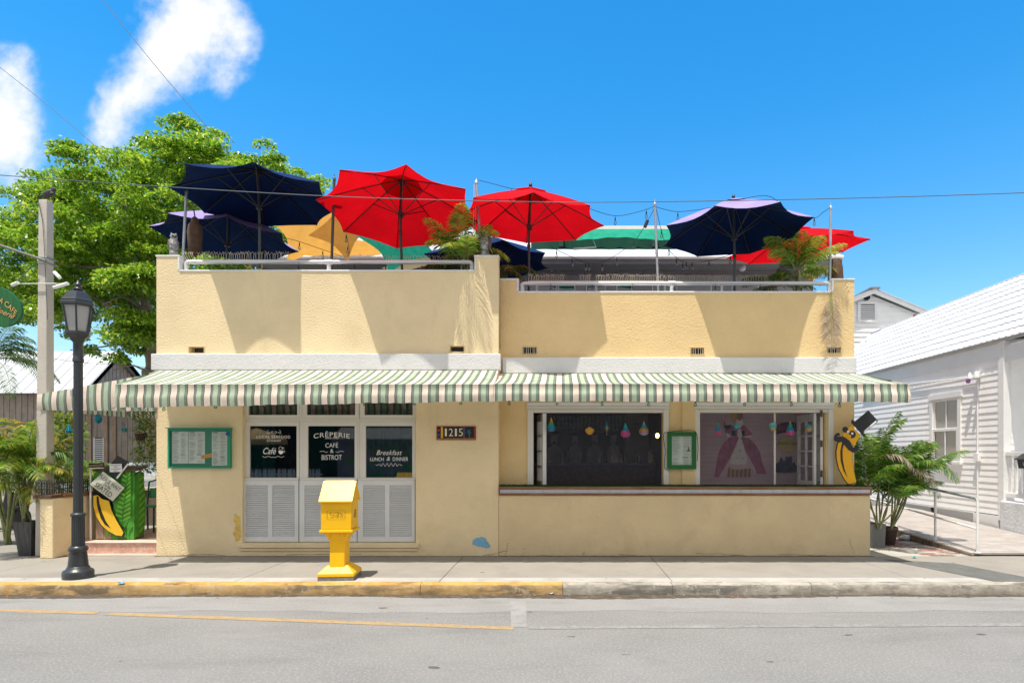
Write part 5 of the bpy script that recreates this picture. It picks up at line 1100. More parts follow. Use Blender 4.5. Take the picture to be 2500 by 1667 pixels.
def box_planter(lab, c, w0, w1, h, m):
    t = MB(); vs = [(-w0,-w0,0),(w0,-w0,0),(w0,w0,0),(-w0,w0,0),(-w1,-w1,h),(w1,-w1,h),(w1,w1,h),(-w1,w1,h),(-w1+.02,-w1+.02,h),(w1-.02,-w1+.02,h),(w1-.02,w1-.02,h),(-w1+.02,w1-.02,h),(-w1+.02,-w1+.02,h-.05),(w1-.02,-w1+.02,h-.05),(w1-.02,w1-.02,h-.05),(-w1+.02,w1-.02,h-.05)]
    t.add([(c[0]+x,c[1]+y,c[2]+z) for x,y,z in vs], [(3,2,1,0),(0,1,5,4),(1,2,6,5),(2,3,7,6),(3,0,4,7),(4,5,9,8),(5,6,10,9),(6,7,11,10),(7,4,8,11),(8,9,13,12),(9,10,14,13),(10,11,15,14),(11,8,12,15),(12,13,14,15)])
    return tag(t.build('planter', m), lab, 'planter')
box_planter('square grey planter beside the counter wall', b0+Vector((-.0,.14,0)), .125, .14, .42, m_planter)
tag(MB().lathe([(.09,0),(.10,.01),(.135,.26),(.15,.27),(.15,.33),(.13,.33),(.12,.28)], tuple(b1+Vector((0,.1,0))), 18).build('plant_pot', m_pot), 'round brown plant pot right of the grey planter', 'pot')
# roof palms
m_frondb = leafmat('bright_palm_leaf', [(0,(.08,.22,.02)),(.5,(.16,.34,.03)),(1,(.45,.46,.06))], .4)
def roof_palm(lab, c, n, L0, m, seed, lo=25, hi=80, bias=None, m2=None):
    random.seed(seed); t = thing('terrace_palm', lab, 'palm', tuple(c))
    MB().lathe([(.16,0),(.2,.34),(.21,.36),(.18,.36)], (c[0],c[1],ZT), 14).build('pot', m_pot, t)
    for k in range(5): canes(t, Vector((c[0],c[1],ZT+.34)), [Vector(c)+Vector((random.uniform(-.12,.12),random.uniform(-.12,.12),random.uniform(-.1,.15)))], .018)
    for k in range(n):
        a = 2*math.pi*k/n+random.uniform(-.3,.3) if bias is None else bias[0]+random.uniform(-bias[1],bias[1])
        frond(Vector(c)+Vector((random.uniform(-.08,.08),random.uniform(-.05,.05),random.uniform(-.05,.1))), a, R(random.uniform(lo,hi)), L0*random.uniform(.75,1.15), random.uniform(.9,1.9), 30, L0*.33, m if (m2 is None or k % 3) else m2, t, wid=.011)
    return t
roof_palm('green palm on the terrace between the two red umbrellas', at(1132,640,.22), 18, .9, m_frondb, 41)
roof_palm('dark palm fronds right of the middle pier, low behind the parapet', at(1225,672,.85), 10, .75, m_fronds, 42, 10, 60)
roof_palm('yellow green palm at the right end of the terrace', at(1950,668,.5), 18, .85, m_frondb, 43, m2=m_frondy)
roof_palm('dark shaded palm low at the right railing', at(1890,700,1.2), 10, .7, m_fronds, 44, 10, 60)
random.seed(45)
dp = thing('dead_frond', 'dry grey palm frond hanging down over the right parapet', 'dead frond', tuple(at(2022,745,.1)))
p0 = at(2026,716,YR-.04); frond(p0, R(255), R(-78), .95, .02, 34, .30, m_frondd, dp, twist=R(20), wid=.009); frond(p0+Vector((.02,-.01,.03)), R(275), R(-82), .75, .02, 26, .26, m_frondd, dp, twist=R(-15), wid=.009)
# dark trunk stub at the right corner
tag(MB().lathe([(.10,0),(.13,.15),(.12,.35),(.09,.5)], (ax(2040,.7),.7,az(690,.7)-.1), 10).build('palm_stump', m_bark), 'brown fibrous palm stump behind the right end pier', 'stump')
# greenery behind the left railing
def bushlet(lab, c, rx, ry, rz, n, m, s=.07, name='terrace_plant', seed=1):
    random.seed(seed); mb = MB()
    for k in range(n):
        v = Vector((random.gauss(0,1),random.gauss(0,1),random.gauss(0,1))).normalized()*random.random()**.4; p = Vector(c)+Vector((v.x*rx,v.y*ry,v.z*rz)); leaf(mb, p, s*random.uniform(.7,1.3))
    return tag(mb.build(name, m), lab, 'plant')
def leaf(mb, p, s, droop=.5):
    a = random.uniform(0,6.28); e = random.uniform(-1.2,.5); d = Vector((math.cos(a)*math.cos(e), math.sin(a)*math.cos(e), math.sin(e))); w = d.cross(Vector((random.uniform(-.6,.6),random.uniform(-.6,.6),1))).normalized()*s*.30
    q = p+d*s*.5; mb.add([p, q+w, p+d*s, q-w], [(0,1,2,3)], 0)
bushlet('leafy plant behind the left end of the pipe railing', at(520,655,.9), .7, .3, .16, 700, m_leaf, .08, seed=5)
bushlet('clump of green leaves behind the railing below the green sail', at(1075,655,.6), .32, .2, .12, 350, m_vine, .08, seed=6)
# ================================================================ ENTRANCE AT LEFT
PX0, PX1 = ax(85), ax(113)
pi_ = thing('concrete_pillar', 'tall square concrete pillar at the left entrance', 'pillar', ((PX0+PX1)/2, .1, 0))
zt = az(486); mb = MB()
vs = [(PX0,0,0),(PX1,0,0),(PX1,.17,0),(PX0,.17,0),(PX0+.05,.01,zt),(PX1-.0,.01,zt),(PX1-.0,.15,zt),(PX0+.05,.15,zt)]
mb.add(vs, [(3,2,1,0),(4,5,6,7),(0,1,5,4),(1,2,6,5),(2,3,7,6),(3,0,4,7)]); mb.build('shaft', m_pil, pi_, bevel=.012)
MB().tube([at(93,488,-.01), at(104,540,-.01), at(108,600,-.01), at(116,780,-.01)], .006, 4).build('loose_wire', m_wire, pi_)
for py in (628, 641): MB().box(ax(93)-.01, ax(112)+.02, -.012, .19, az(py)-.012, az(py)+.012).build('strap', m_galv, pi_)
# two pigeons
for i, (px, dxx, lab) in enumerate(((118,0,'grey pigeon perched on top of the concrete pillar'),)):
    b = at(px, 486, .07); t = thing('pigeon', lab, 'bird', tuple(b)); m_pig = mat('pigeon_grey', (.055,.055,.062), var=.3, vs=20, rough=.6)
    MB().ball((b.x,b.y,b.z+.085), (.10,.06,.06), 14, 9, tf=lambda q: (q[0], q[1], q[2]+(q[0]-b.x)*.45)).ball((b.x+.085,b.y,b.z+.155), .036, 10, 8).lathe([(.05,0),(.03,.06),(.028,.09)], (b.x+.065,b.y,b.z+.08), 8).build('body', m_pig, t)
    MB().add([(b.x-.07,b.y-.03,b.z+.06),(b.x-.07,b.y+.03,b.z+.06),(b.x-.18,b.y+.025,b.z+.015),(b.x-.18,b.y-.025,b.z+.015),(b.x-.07,b.y,b.z+.085)], [(0,1,2,3),(1,0,4),(0,3,4),(2,1,4),(3,2,4)]).build('tail', m_pig, t)
    MB().lathe([(.008,0),(.001,.03)], (b.x+.115,b.y,b.z+.15), 5).build('beak', m_black, t)
    for s in (-.02,.02): MB().tube([(b.x+.01,b.y+s,b.z+.05),(b.x+.01,b.y+s,b.z)], .004, 4).build('leg', m_rust, t)
# bracket arm and oval sign
ar = thing('sign_bracket', 'grey pipe bracket reaching left from the concrete pillar', 'bracket', tuple(at(112,640,-.05)))
MB().tube([at(112,637,-.04), at(-160,545,-.04)], .022, 8).build('arm', mat('bracket_paint', (.16,.17,.13), rough=.6, var=.2), ar); MB().tube([at(84,645,-.05), at(20,708,-.05)], .008, 5).build('chain', m_wire, ar)
cs = at(-6,748,-.05); rx, rz = .43, .315
os_ = thing('oval_sign', 'green oval hanging sign with gold lettering at the left edge', 'sign', tuple(cs))
tilt = R(-24)
def ov(x, z): return (cs.x+x*math.cos(tilt)-z*math.sin(tilt), cs.z+x*math.sin(tilt)+z*math.cos(tilt))
m_sgreen = mat('sign_green', (.012,.10,.03), var=.25, vs=3, rough=.5, grain=((20,1,2),(.02,.17,.05),.7)); m_sgold = mat('sign_gold', (.62,.42,.13), rough=.5, var=.1)
MB().prism([ov(rx*math.cos(a*.1963), rz*math.sin(a*.1963)) for a in range(32)], -.07, -.03).build('board', m_sgreen, os_, bevel=.006)
xd_ = (math.cos(tilt),0,math.sin(tilt)); up_ = (-math.sin(tilt),0,math.cos(tilt))
def sgn(txt, x, z, w, h, arc, sh=0):
    px_, pz_ = ov(x, z)
    lettering('lettering_shadow', txt, (px_+.006,-.072,pz_-.006), w, h, m_black, os_, xd=xd_, up=up_, arc=arc, shear=sh); lettering('lettering', txt, (px_,-.076,pz_), w, h, m_sgold, os_, xd=xd_, up=up_, arc=arc, shear=sh)
sgn('BANANA CAFE', 0, .115, .70, .085, .10); sgn('& Cr\u00eaperie', .06, -.05, .56, .115, .0, .35)
# security cameras
sc = thing('security_cameras', 'white bar with small security cameras clamped on the concrete pillar', 'camera', tuple(at(120,695,-.02)))
MB().tube([at(32,693,-.03), at(160,692,-.03)], .009, 6).build('bar', m_pvc, sc)
for (a, b, n_) in (((133,665),(146,678),'camera_body'),((132,702),(166,692),'camera_body'),((30,696),(44,690),'camera_body')): MB().tube([at(*a,-.05), at(*b,-.08)], .028, 10).build(n_, m_white, sc)
# low wall with timber cap and iron cresting
XA, XB, YA, YB_ = ax(97,-.23), ax(129,-.23), -.23, .75
lw = thing('low_entrance_wall', 'low cream stucco wall with timber cap beside the entrance steps', 'wall', (XB, .2, 0)); ZW = az(1216,-.23)
MB().box(XA, XB, YA, YB_, 0, ZW).build('wall', m_wall, lw, bevel=.015)
MB().box(XA-.09, XB+.0, YA-.03, YA+.18, ZW+.001, ZW+.05).build('cap_board', m_bark, lw, bevel=.005); MB().box(XA-.02, XB+.03, YA+.182, YB_+.02, ZW+.001, ZW+.06).build('cap_board', m_redwood, lw, bevel=.005)
fe = thing('iron_cresting', 'black wrought iron hooped cresting on the low entrance wall', 'fence', ((XA+XB)/2, .2, ZW))
def hoop(c, dirv, w, h, z):
    d = Vector(dirv); mb = MB(); n = 8
    mb.tube([c+d*(-w/2)+Vector((0,0,z)), c+d*(-w/2)+Vector((0,0,z+h*.6))]+[c+d*(w/2*-math.cos(math.pi*i/n))+Vector((0,0,z+h*.6+h*.4*math.sin(math.pi*i/n))) for i in range(1,n)]+[c+d*(w/2)+Vector((0,0,z+h*.6)), c+d*(w/2)+Vector((0,0,z))], .006, 5)
    mb.tube([c+Vector((0,0,z)), c+Vector((0,0,z+h*.82))], .005, 5); mb.ball(c+Vector((0,0,z+h*.84)), (.008,.008,.022), 6, 4)
    for s in (-1,1):
        for zz_ in (.22,.62): mb.tube([c+d*(s*(.006+.030*math.sin(t)))+Vector((0,0,z+h*zz_+.03*(1-math.cos(t))-.02)) for t in [.0,.8,1.6,2.4,3.2,4.0,4.6]], .004, 4)
    return mb.build('hoop', m_iron, fe)
for k in range(3): hoop(Vector((XA-.05+.085*k+.02, YA+.02, 0)), (1,0,0), .095, .24, ZW+.055)
for k in range(11): hoop(Vector((XB-.02, YA+.10+.085*k, 0)), (0,1,0), .095, .24, ZW+.062)
for k in range(4): hoop(Vector((XB+.05+.1*k, YB_+.35, 0)), (1,0,0), .10, .24, ZW+.062)
MB().box(XB-.02, XB+.5, YB_+.30, YB_+.42, .2, ZW+.055).build('return_wall', m_wall, lw)
# steps and landing with patterned tiles
st = kind(bpy.data.objects.new('entrance_step', None), 'structure'); COL.objects.link(st); WP[st] = Vector((0,0,0))
SX0, SX1, SY, SZ = XB+.003, XL-.003, .17, .20
MB().box(SX0, SX1, SY+.012, 6, -.004, SZ-.012).build('step_core', m_pinkc, st); MB().box(SX0, SX1, SY-.16, SY+.011, -.004, .016).build('step_apron', m_pinkc, st)
tw = .195; k = 0; x = SX0
tile = MB().box(.002,tw-.002,0,.012,0,.165)
for i_ in range(4):
    for s in (0,1):   # chevron ridges pressed into the tile
        x0_ = .02+(tw/2-.01)*s; dirr = 1 if s else -1; z0_ = .02+i_*.032
        a_ = (tw/2, z0_); b_ = (tw/2+dirr*.075, z0_+.04); tile.add([(a_[0],-.0015,a_[1]),(b_[0],-.0015,b_[1]),(b_[0],-.0015,b_[1]+.008),(a_[0],-.0015,a_[1]+.008)], [(0,1,2,3)] if dirr > 0 else [(3,2,1,0)])
tm = tile.mesh('tile', m_tile)
while x < SX1-.05: piece('tile', tm, st, (x, SY-.001, .018), scale=(min(1,(SX1-x)/tw),1,1)); x += tw
MB().box(SX0, SX1, SY-.02, SY+.30, SZ-.011, SZ).build('step_nosing', m_pinkc, st)
for i_ in range(12):
    for j_ in range(8): MB().box(SX0+i_*.3+.003, min(SX1,SX0+i_*.3+.297), SY+.303+j_*.3, SY+.597+j_*.3, SZ-.012, SZ).build('floor_tile', m_tile, st) if SX0+i_*.3 < SX1-.05 else None
# ---------------------------------------------------------------- host stand with banana board
YPD = .47
def pz(zx_, zy, Y=YPD): p = at(200+zx_/5.405, 1080+zy/5.405, Y); return (p.x, p.z)
pod = thing('host_stand', 'wooden host stand painted with banana leaves at the entrance', 'podium', (ax(280,YPD), YPD+.2, SZ))
c0 = pz(180,1285); c1 = pz(690,380); m_wpl = mat('raw_planks', (.34,.25,.19), var=.2, vs=5, rough=.85, grain=((22,22,1.5),(.18,.12,.09),.6), island=.2)
nb_ = 5
for k in range(nb_): a_ = c0[0]+(c1[0]-c0[0])*k/nb_; MB().box(a_+.003, a_+(c1[0]-c0[0])/nb_-.003, YPD, YPD+.03, SZ+.001+random.uniform(0,.02), c1[1]).build('front_plank', m_wpl if k < 2 else m_leafy, pod)
MB().box(c0[0]+.01, c1[0]-.01, YPD+.031, YPD+.26, SZ+.001, c1[1]-.02).build('cabinet', m_woodb, pod)
sd = [(-.02,.06),(.10,.02),(.24,.10),(.27,.45),(.25,.80),(.20,1.02),(.10,1.10),(-.01,1.0)]
sdp = MB().add([(c1[0]-.008,YPD+y_,SZ+z_*(c1[1]-SZ)/1.1) for y_, z_ in sd]+[(c1[0]+.012,YPD+y_,SZ+z_*(c1[1]-SZ)/1.1) for y_, z_ in sd], [tuple(range(7,-1,-1)), tuple(range(8,16))]+[(i, (i+1)%8, (i+1)%8+8, i+8) for i in range(8)]).build('side_leaf_panel', m_leafy, pod)
for k in range(9): z_ = SZ+.10+k*(c1[1]-SZ)*.095; MB().add([(c1[0]+.0135,YPD+.11,z_),(c1[0]+.0135,YPD+.24,z_+.09),(c1[0]+.0135,YPD+.24,z_+.125),(c1[0]+.0135,YPD+.11,z_+.04)], [(0,1,2,3)]).build('leaf_blade', m_leafl, sdp)
MB().add([(c0[0]-.02,YPD-.04,c1[1]),(c1[0]+.04,YPD-.04,c1[1]),(c1[0]+.04,YPD+.28,c1[1]+.06),(c0[0]-.02,YPD+.28,c1[1]+.06),(c0[0]-.02,YPD-.04,c1[1]+.03),(c1[0]+.04,YPD-.04,c1[1]+.03),(c1[0]+.04,YPD+.28,c1[1]+.09),(c0[0]-.02,YPD+.28,c1[1]+.09)], [(3,2,1,0),(4,5,6,7),(0,1,5,4),(1,2,6,5),(2,3,7,6),(3,0,4,7)]).build('desk_top', m_bark, pod)
def cut(pts_, m, y, th, name, parent=pod, bev=0): return MB().prism([pz(*q) for q in pts_], YPD-y, YPD-y+th).build(name, m, parent, bevel=bev)
cut([(300,380),(660,345),(688,900),(640,1120),(420,1100),(330,760)], m_leafy, .007, .005, 'painted_ground'); cut([(160,400),(240,365),(300,420),(260,520),(160,520)], m_leafy, .012, .008, 'painted_leaf'); cut([(150,545),(300,560),(430,780),(400,1000),(200,900),(165,720)], m_black, .010, .007, 'painted_shadow')
lf = cut([(640,345),(662,440),(662,900),(640,1000),(575,1118),(520,1060),(450,900),(415,780),(470,640),(560,470)], m_leafy, .020, .012, 'leaf_board')
for k in range(11):
    y0 = 440+k*58; w1 = (58 if k % 2 else 66); mx_ = 610-k*7
    cut([(mx_,y0),(652,y0-62),(656,y0-30),(mx_-2,y0+22)], m_leafl, .026, .005, 'leaf_blade', lf); cut([(mx_-4,y0+2),(mx_-58-k*3,y0-30),(mx_-62-k*3,y0+2),(mx_-5,y0+26)] if y0 < 1010 else [(mx_-4,y0+2),(mx_-30,y0-10),(mx_-30,y0+8),(mx_-5,y0+20)], m_leafl, .026, .005, 'leaf_blade', lf)
cut([(625,360),(632,362),(545,1060),(538,1058)], m_leafy, .029, .003, 'leaf_midrib', lf)
cut([(600,1118),(640,960),(700,985),(690,1090),(640,1160),(620,1230)], m_leafy, .014, .010, 'painted_leaf'); cut([(315,1140),(370,1180),(340,1245),(322,1240)], m_leafl, .012, .008, 'painted_leaf')
bn = [(185,700),(240,688),(300,740),(390,765),(420,880),(480,1010),(580,1180),(560,1225),(480,1215),(380,1160),(290,1080),(220,960),(187,830)]
cx_, cy_ = 330, 960
bb = thing('banana_board', 'yellow banana cut out board with black top hat on the host stand', 'sign', (pz(330,1225)[0], YPD-.05, pz(330,1225)[1]))
cut([(cx_+(x-cx_)*1.06-3, cy_+(y-cy_)*1.04+3) for x, y in bn], m_black, .055, .018, 'backing', bb); cut(bn, m_ban, .062, .006, 'banana', bb, .002)
cut([(232,700),(258,712),(268,800),(300,910),(350,1030),(412,1120),(340,1075),(285,985),(248,870),(232,780)], m_black, .066, .003, 'stripe', bb)
cut([(505,170),(655,265),(500,475),(345,365)], m_black, .062, .014, 'hat', bb, .002); cut([(638,272),(652,284),(503,478),(484,466)], m_whitep, .066, .004, 'hat_band', bb)
rs = cut([(412,283),(570,278),(578,383),(416,388)], m_whitep, .085, .006, 'notice_sign', None); tag(rs, 'small white restroom notice on the black hat board', 'sign')
def dirv(a, b): pa_, pb2 = pz(*a), pz(*b); v = Vector((pb2[0]-pa_[0],0,pb2[1]-pa_[1])).normalized(); return v, Vector((-v.z,0,v.x))
def plet(txt, c, w, h, par, a, b, y, m=m_ink):
    v, u_ = dirv(a, b); q = pz(*c); s = (10+YPD)/1500/5.405; return lettering('lettering', txt, (q[0],YPD-y,q[1]), w*s, h*s, m, par, xd=v, up=u_)
for i_, tx_ in enumerate(('RESTROOM','FOR','CUSTOMERS','ONLY')): plet(tx_, (494,300+i_*23), (130,40,132,62)[i_], 15, rs, (412,283), (570,278), .087)
pw = thing('waiting_sign', 'slanted white sign reading please wait to be seated on the host stand', 'sign', (pz(390,570)[0], YPD-.1, pz(390,770)[1]))
cut([(335,378),(618,590),(462,768),(158,550)], m_sign, .10, .012, 'board', pw, .003); cut([(330,368),(630,588),(464,780),(146,552)], m_black, .096, .008, 'edge', pw)
A_, B_ = (335,378), (618,590)
plet('PLEASE WAIT', (430,526), 330, 58, pw, A_, B_, .102); plet('To Be', (392,568), 110, 38, pw, A_, B_, .102); plet('SEATED', (346,618), 255, 66, pw, A_, B_, .102)
nsx = thing('name_board', 'small dark name board on a white stick left of the host stand', 'sign', (pz(140,850)[0], YPD-.03, SZ))
cut([(132,275),(330,262),(332,325),(134,330)], m_black, .075, .012, 'board', nsx); cut([(134,334),(330,329),(330,338),(134,342)], m_whitep, .075, .012, 'strip', nsx); plet('BANANA CAFE', (232,299), 175, 24, nsx, (132,275), (330,262), .077, m_sgold)
q0, q1 = pz(140,330), pz(146,860); MB().box(q0[0]-.012, q0[0]+.012, YPD-.05, YPD-.03, SZ+.002, q0[1]).build('stick', m_whitep, nsx)
# green metal chair inside the entrance
gc = thing('green_chair', 'green metal chair with arched back behind the host stand', 'chair', (ax(365,1.6),1.6,SZ)); m_gch = mat('green_enamel', (.02,.13,.08), rough=.4); m_gst = mat('green_seat', (.05,.30,.12), rough=.4)
for sx in (-.2,.2):
    MB().tube([(gc.location.x+sx,1.42,SZ),(gc.location.x+sx*.9,1.45,SZ+.46)], .016, 6).build('leg', m_gch, gc); MB().tube([(gc.location.x+sx,1.85,SZ),(gc.location.x+sx*.9,1.80,SZ+.46),(gc.location.x+sx*.9,1.86,SZ+.92)], .016, 6).build('leg', m_gch, gc)
MB().box(gc.location.x-.21,gc.location.x+.21,1.42,1.82,SZ+.46,SZ+.49).build('seat', m_gst, gc, bevel=.01); MB().tube([(gc.location.x-.18,1.86,SZ+.92),(gc.location.x,1.88,SZ+.97),(gc.location.x+.18,1.86,SZ+.92)], .016, 6).build('back_rail', m_gch, gc)
MB().box(gc.location.x-.16,gc.location.x+.16,1.85,1.87,SZ+.62,SZ+.80).build('back_panel', m_gst, gc)
# terrace rail with white arches behind
tb = thing('patio_rail', 'low patio wall with white scalloped trim behind the host stand', 'railing', (ax(330,2.6),2.6,SZ)); x0, x1 = ax(330,2.6), XL
MB().box(x0-.1,x1-.01,2.6,2.72,.19,az(1196,2.6)).build('wall', m_woodb, tb); MB().box(x0-.1,x1-.01,2.56,2.76,az(1196,2.6)+.001,az(1192,2.6)+.02).build('cap', m_wall, tb)
for k in range(7): xx = x0+.05+k*.1; MB().tube([(xx+.045*math.cos(a),2.62,az(1165,2.6)+.06*math.sin(a)) for a in [math.pi*i/8 for i in range(9)]], .008, 5).build('scallop', m_white, tb)
MB().box(x0-.05,x1-.01,2.60,2.66,az(1172,2.6),az(1166,2.6)).build('rail', m_white, tb)
# planter with palm at far left
b = ground(75,1350); random.seed(61)
box_planter('tall dark tapered planter left of the concrete pillar', (ax(64,.05),.12,-.0), .10, .155, .56, m_planterd)
pp = thing('yellow_palm', 'yellowing areca palm in the dark planter at far left', 'palm', (ax(64,.05),.12,.5))
cc = Vector((ax(62,.1),.12,.55)); tops = [cc+Vector((random.uniform(-.25,.12),random.uniform(-.12,.2),random.uniform(.35,1.15))) for _ in range(9)]
for tp in tops: canes(pp, cc, [tp], .018)
for i, tp in enumerate(tops):
    for k in range(4): frond(tp, random.uniform(0,6.28), R(random.uniform(15,80)), random.uniform(.65,1.0), random.uniform(1.2,2.4), 30, .32, (m_frondy, m_frondy, m_frond, m_frondb)[k], pp, wid=.012)
p2 = thing('yellow_palm', 'palm with a golden frond inside the entrance behind the iron cresting', 'palm', (ax(165,1.6),1.6,.2)); random.seed(62)
cc = Vector((ax(160,1.6),1.6,.7))
for k in range(5): canes(p2, Vector((cc.x,cc.y,.2)), [cc+Vector((random.uniform(-.2,.2),random.uniform(-.2,.2),random.uniform(.2,.7)))], .018)
for k in range(16): frond(cc+Vector((random.uniform(-.15,.15),random.uniform(-.2,.2),random.uniform(.1,.7))), random.uniform(0,6.28), R(random.uniform(20,80)), random.uniform(.7,1.0), random.uniform(1.0,2.0), 28, .30, m_frondy if k % 3 == 0 else m_frond, p2, wid=.011)
p4 = thing('yellow_palm', 'golden green palm at the left edge behind the dark planter', 'palm', (ax(18,1.3),1.3,0)); random.seed(66)
for k in range(8):
    cc = Vector((ax(15,1.3)+random.uniform(-.35,.3),1.3+random.uniform(-.2,.3),random.uniform(.9,1.7))); canes(p4, Vector((ax(18,1.3),1.3,.0)), [cc], .02)
    for j in range(4): frond(cc, random.uniform(0,6.28), R(random.uniform(20,80)), random.uniform(.7,1.05), random.uniform(1.0,2.2), 30, .32, (m_frondy, m_frondb, m_frondy, m_frond)[j], p4, wid=.012)
p3 = thing('tall_palm', 'tall palm with dark drooping fronds at the left edge behind the pillar', 'palm', (ax(-40,3.0),3.0,0)); random.seed(63); cc = Vector((ax(-20,3.0),3.0,az(880,3.0)))
MB().tube([(cc.x-.1,3.0,0),cc], [.09,.06], 8).build('trunk', m_trunk, p3)
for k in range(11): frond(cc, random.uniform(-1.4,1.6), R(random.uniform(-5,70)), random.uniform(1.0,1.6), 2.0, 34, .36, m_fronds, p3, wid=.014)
# ================================================================ BUILDINGS BEHIND LEFT
bw_ = thing('wooden_house', 'weathered wooden house with white metal roof at far left', 'building', (-22, 16, 0))
D1 = 24.0; XG = ax(204, 14); zf_, zp_, zb2 = az(938,14), az(857,15.6), az(930,16.7); yf_, yp_, yb_ = 14.0, 15.65, 17.3
MB().add([(XG,yf_,0),(XG,yb_,0),(XG,yb_,zb2-.2),(XG,yp_,zp_-.2),(XG,yf_,zf_-.2),(XG-14,yf_,0),(XG-14,yf_,zf_-.2),(XG-14,yb_,0),(XG-14,yb_,zb2-.2),(XG-14,yp_,zp_-.2)], [(0,1,2,3,4),(5,0,4,6),(1,7,8,2),(7,5,6,9,8)]).build('wall_core', m_woodb, bw_)
bdm = MB().box(0,.21,-.035,0,0,1).mesh('board', m_wood)
for k in range(60): piece('board', bdm, bw_, (XG-.02-.235*(k+1), yf_, 0), scale=(1,1,zf_-.22))
bdg = MB().box(0,.035,0,.19,0,1).mesh('gable_board', m_wood)
for k in range(15):
    y = yf_+.02+k*.215; zt_ = zf_+(zp_-zf_)*(y-yf_)/(yp_-yf_) if y < yp_ else zp_+(zb2-zp_)*(y-yp_)/(yb_-yp_); piece('gable_board', bdg, bw_, (XG, y, 0), scale=(1,1,zt_-.28))
sl2 = (zp_-zf_)/(yp_-yf_)
MB().add([(XG+.3,yf_-.4,zf_-.4*sl2),(XG-14.5,yf_-.4,zf_-.4*sl2),(XG-14.5,yp_,zp_),(XG+.3,yp_,zp_),(XG+.3,yb_+.3,zb2-.3),(XG-14.5,yb_+.3,zb2-.3)], [(0,3,2,1),(3,4,5,2)]).build('roof', m_wroof, bw_)
rb = MB().add([(-.02,yf_-.4,zf_-.4*sl2+.002),(.02,yf_-.4,zf_-.4*sl2+.002),(.02,yp_,zp_+.002),(-.02,yp_,zp_+.002),(-.02,yf_-.4,zf_-.4*sl2+.035),(.02,yf_-.4,zf_-.4*sl2+.035),(.02,yp_,zp_+.035),(-.02,yp_,zp_+.035)], [(4,5,6,7),(0,1,5,4),(1,2,6,5),(3,0,4,7)]).mesh('roof_seam', m_wroof)
for k in range(31): piece('roof_seam', rb, bw_, (XG+.25-k*.47, 0, 0))
for (ya, za_, yb3, zb3) in ((yf_-.4,zf_-.4*sl2,yp_,zp_),(yp_,zp_,yb_+.3,zb2-.3)): MB().add([(XG+.30,ya,za_-.01),(XG+.30,yb3,zb3-.01),(XG+.30,yb3,zb3-.22),(XG+.30,ya,za_-.22),(XG+.24,ya,za_-.01),(XG+.24,yb3,zb3-.01),(XG+.24,yb3,zb3-.22),(XG+.24,ya,za_-.22)], [(0,3,2,1)[::-1],(0,1,2,3)[::-1],(4,5,6,7)]).build('bargeboard', m_wpl, bw_)
for k in range(4):
    x = XG-2.2-k*2.6; f_ = MB().box(x-.5,x+.5,yf_-.08,yf_-.036,1.2,2.9).build('window', m_wpl, bw_); MB().box(x-.4,x+.4,yf_-.085,yf_-.081,1.3,2.8).build('pane', m_dark, f_)
an = thing('wooden_annex', 'brown board and batten annex with louvre shutter behind the entrance', 'building', (ax(300,9),9,0)); YN = 9.0; ax0, ax1 = ax(140,YN), ax(440,YN)
MB().box(ax0,ax1,YN,YN+3,0,3.0).build('wall_core', m_woodb, an); random.seed(9)
x = ax0; kk = 0
bda = MB().box(0,1,-.03,0,0,2.98).mesh('board', m_wood)
while x < ax1-.2: w_ = random.uniform(.14,.24); piece('board', bda, an, (x, YN-random.uniform(0,.01), 0), scale=(w_-.012,1,1)); x += w_
MB().box(ax0-.2,ax1+.2,YN-.5,YN+3.2,3.001,3.06).build('roof', m_wroof, an)
s0, s1 = at(232,1130,YN), at(258,1068,YN); sh_ = MB(); sh_.box(s0.x,s0.x+.04,YN-.07,YN-.041,s0.z,s1.z); sh_.box(s1.x-.04,s1.x,YN-.07,YN-.041,s0.z,s1.z); sho = sh_.build('louvre_shutter', m_shut, an); MB().box(s0.x+.04,s1.x-.04,YN-.05,YN-.042,s0.z,s1.z).build('backing', m_dark, sho)
for k in range(12): z = s0.z+k*(s1.z-s0.z)/12; MB().add([(s0.x+.04,YN-.07,z),(s1.x-.04,YN-.07,z),(s1.x-.04,YN-.055,z+.035),(s0.x+.04,YN-.055,z+.035)], [(0,1,2,3)]).build('slat', m_shut, sho)
for px in (222,262,282): xx = ax(px,YN); MB().box(xx-.06,xx+.06,YN-.075,YN-.041,0,2.95).build('trim_board', m_wpl, an)
pf = thing('porch_balustrade', 'pale brown slatted balustrade in front of the wooden annex', 'railing', (ax(225,8.4),8.4,0)); x0, x1 = ax(190,8.4), ax(340,8.4)
MB().box(x0,x1,8.38,8.44,az(1135,8.4),az(1131,8.4)).build('rail', m_wpl, pf)
slm = MB().box(0,.05,8.39,8.43,.3,az(1135,8.4)).mesh('picket', m_wpl)
for k in range(10): piece('picket', slm, pf, (x0+k*(x1-x0)/10, 0, 0))
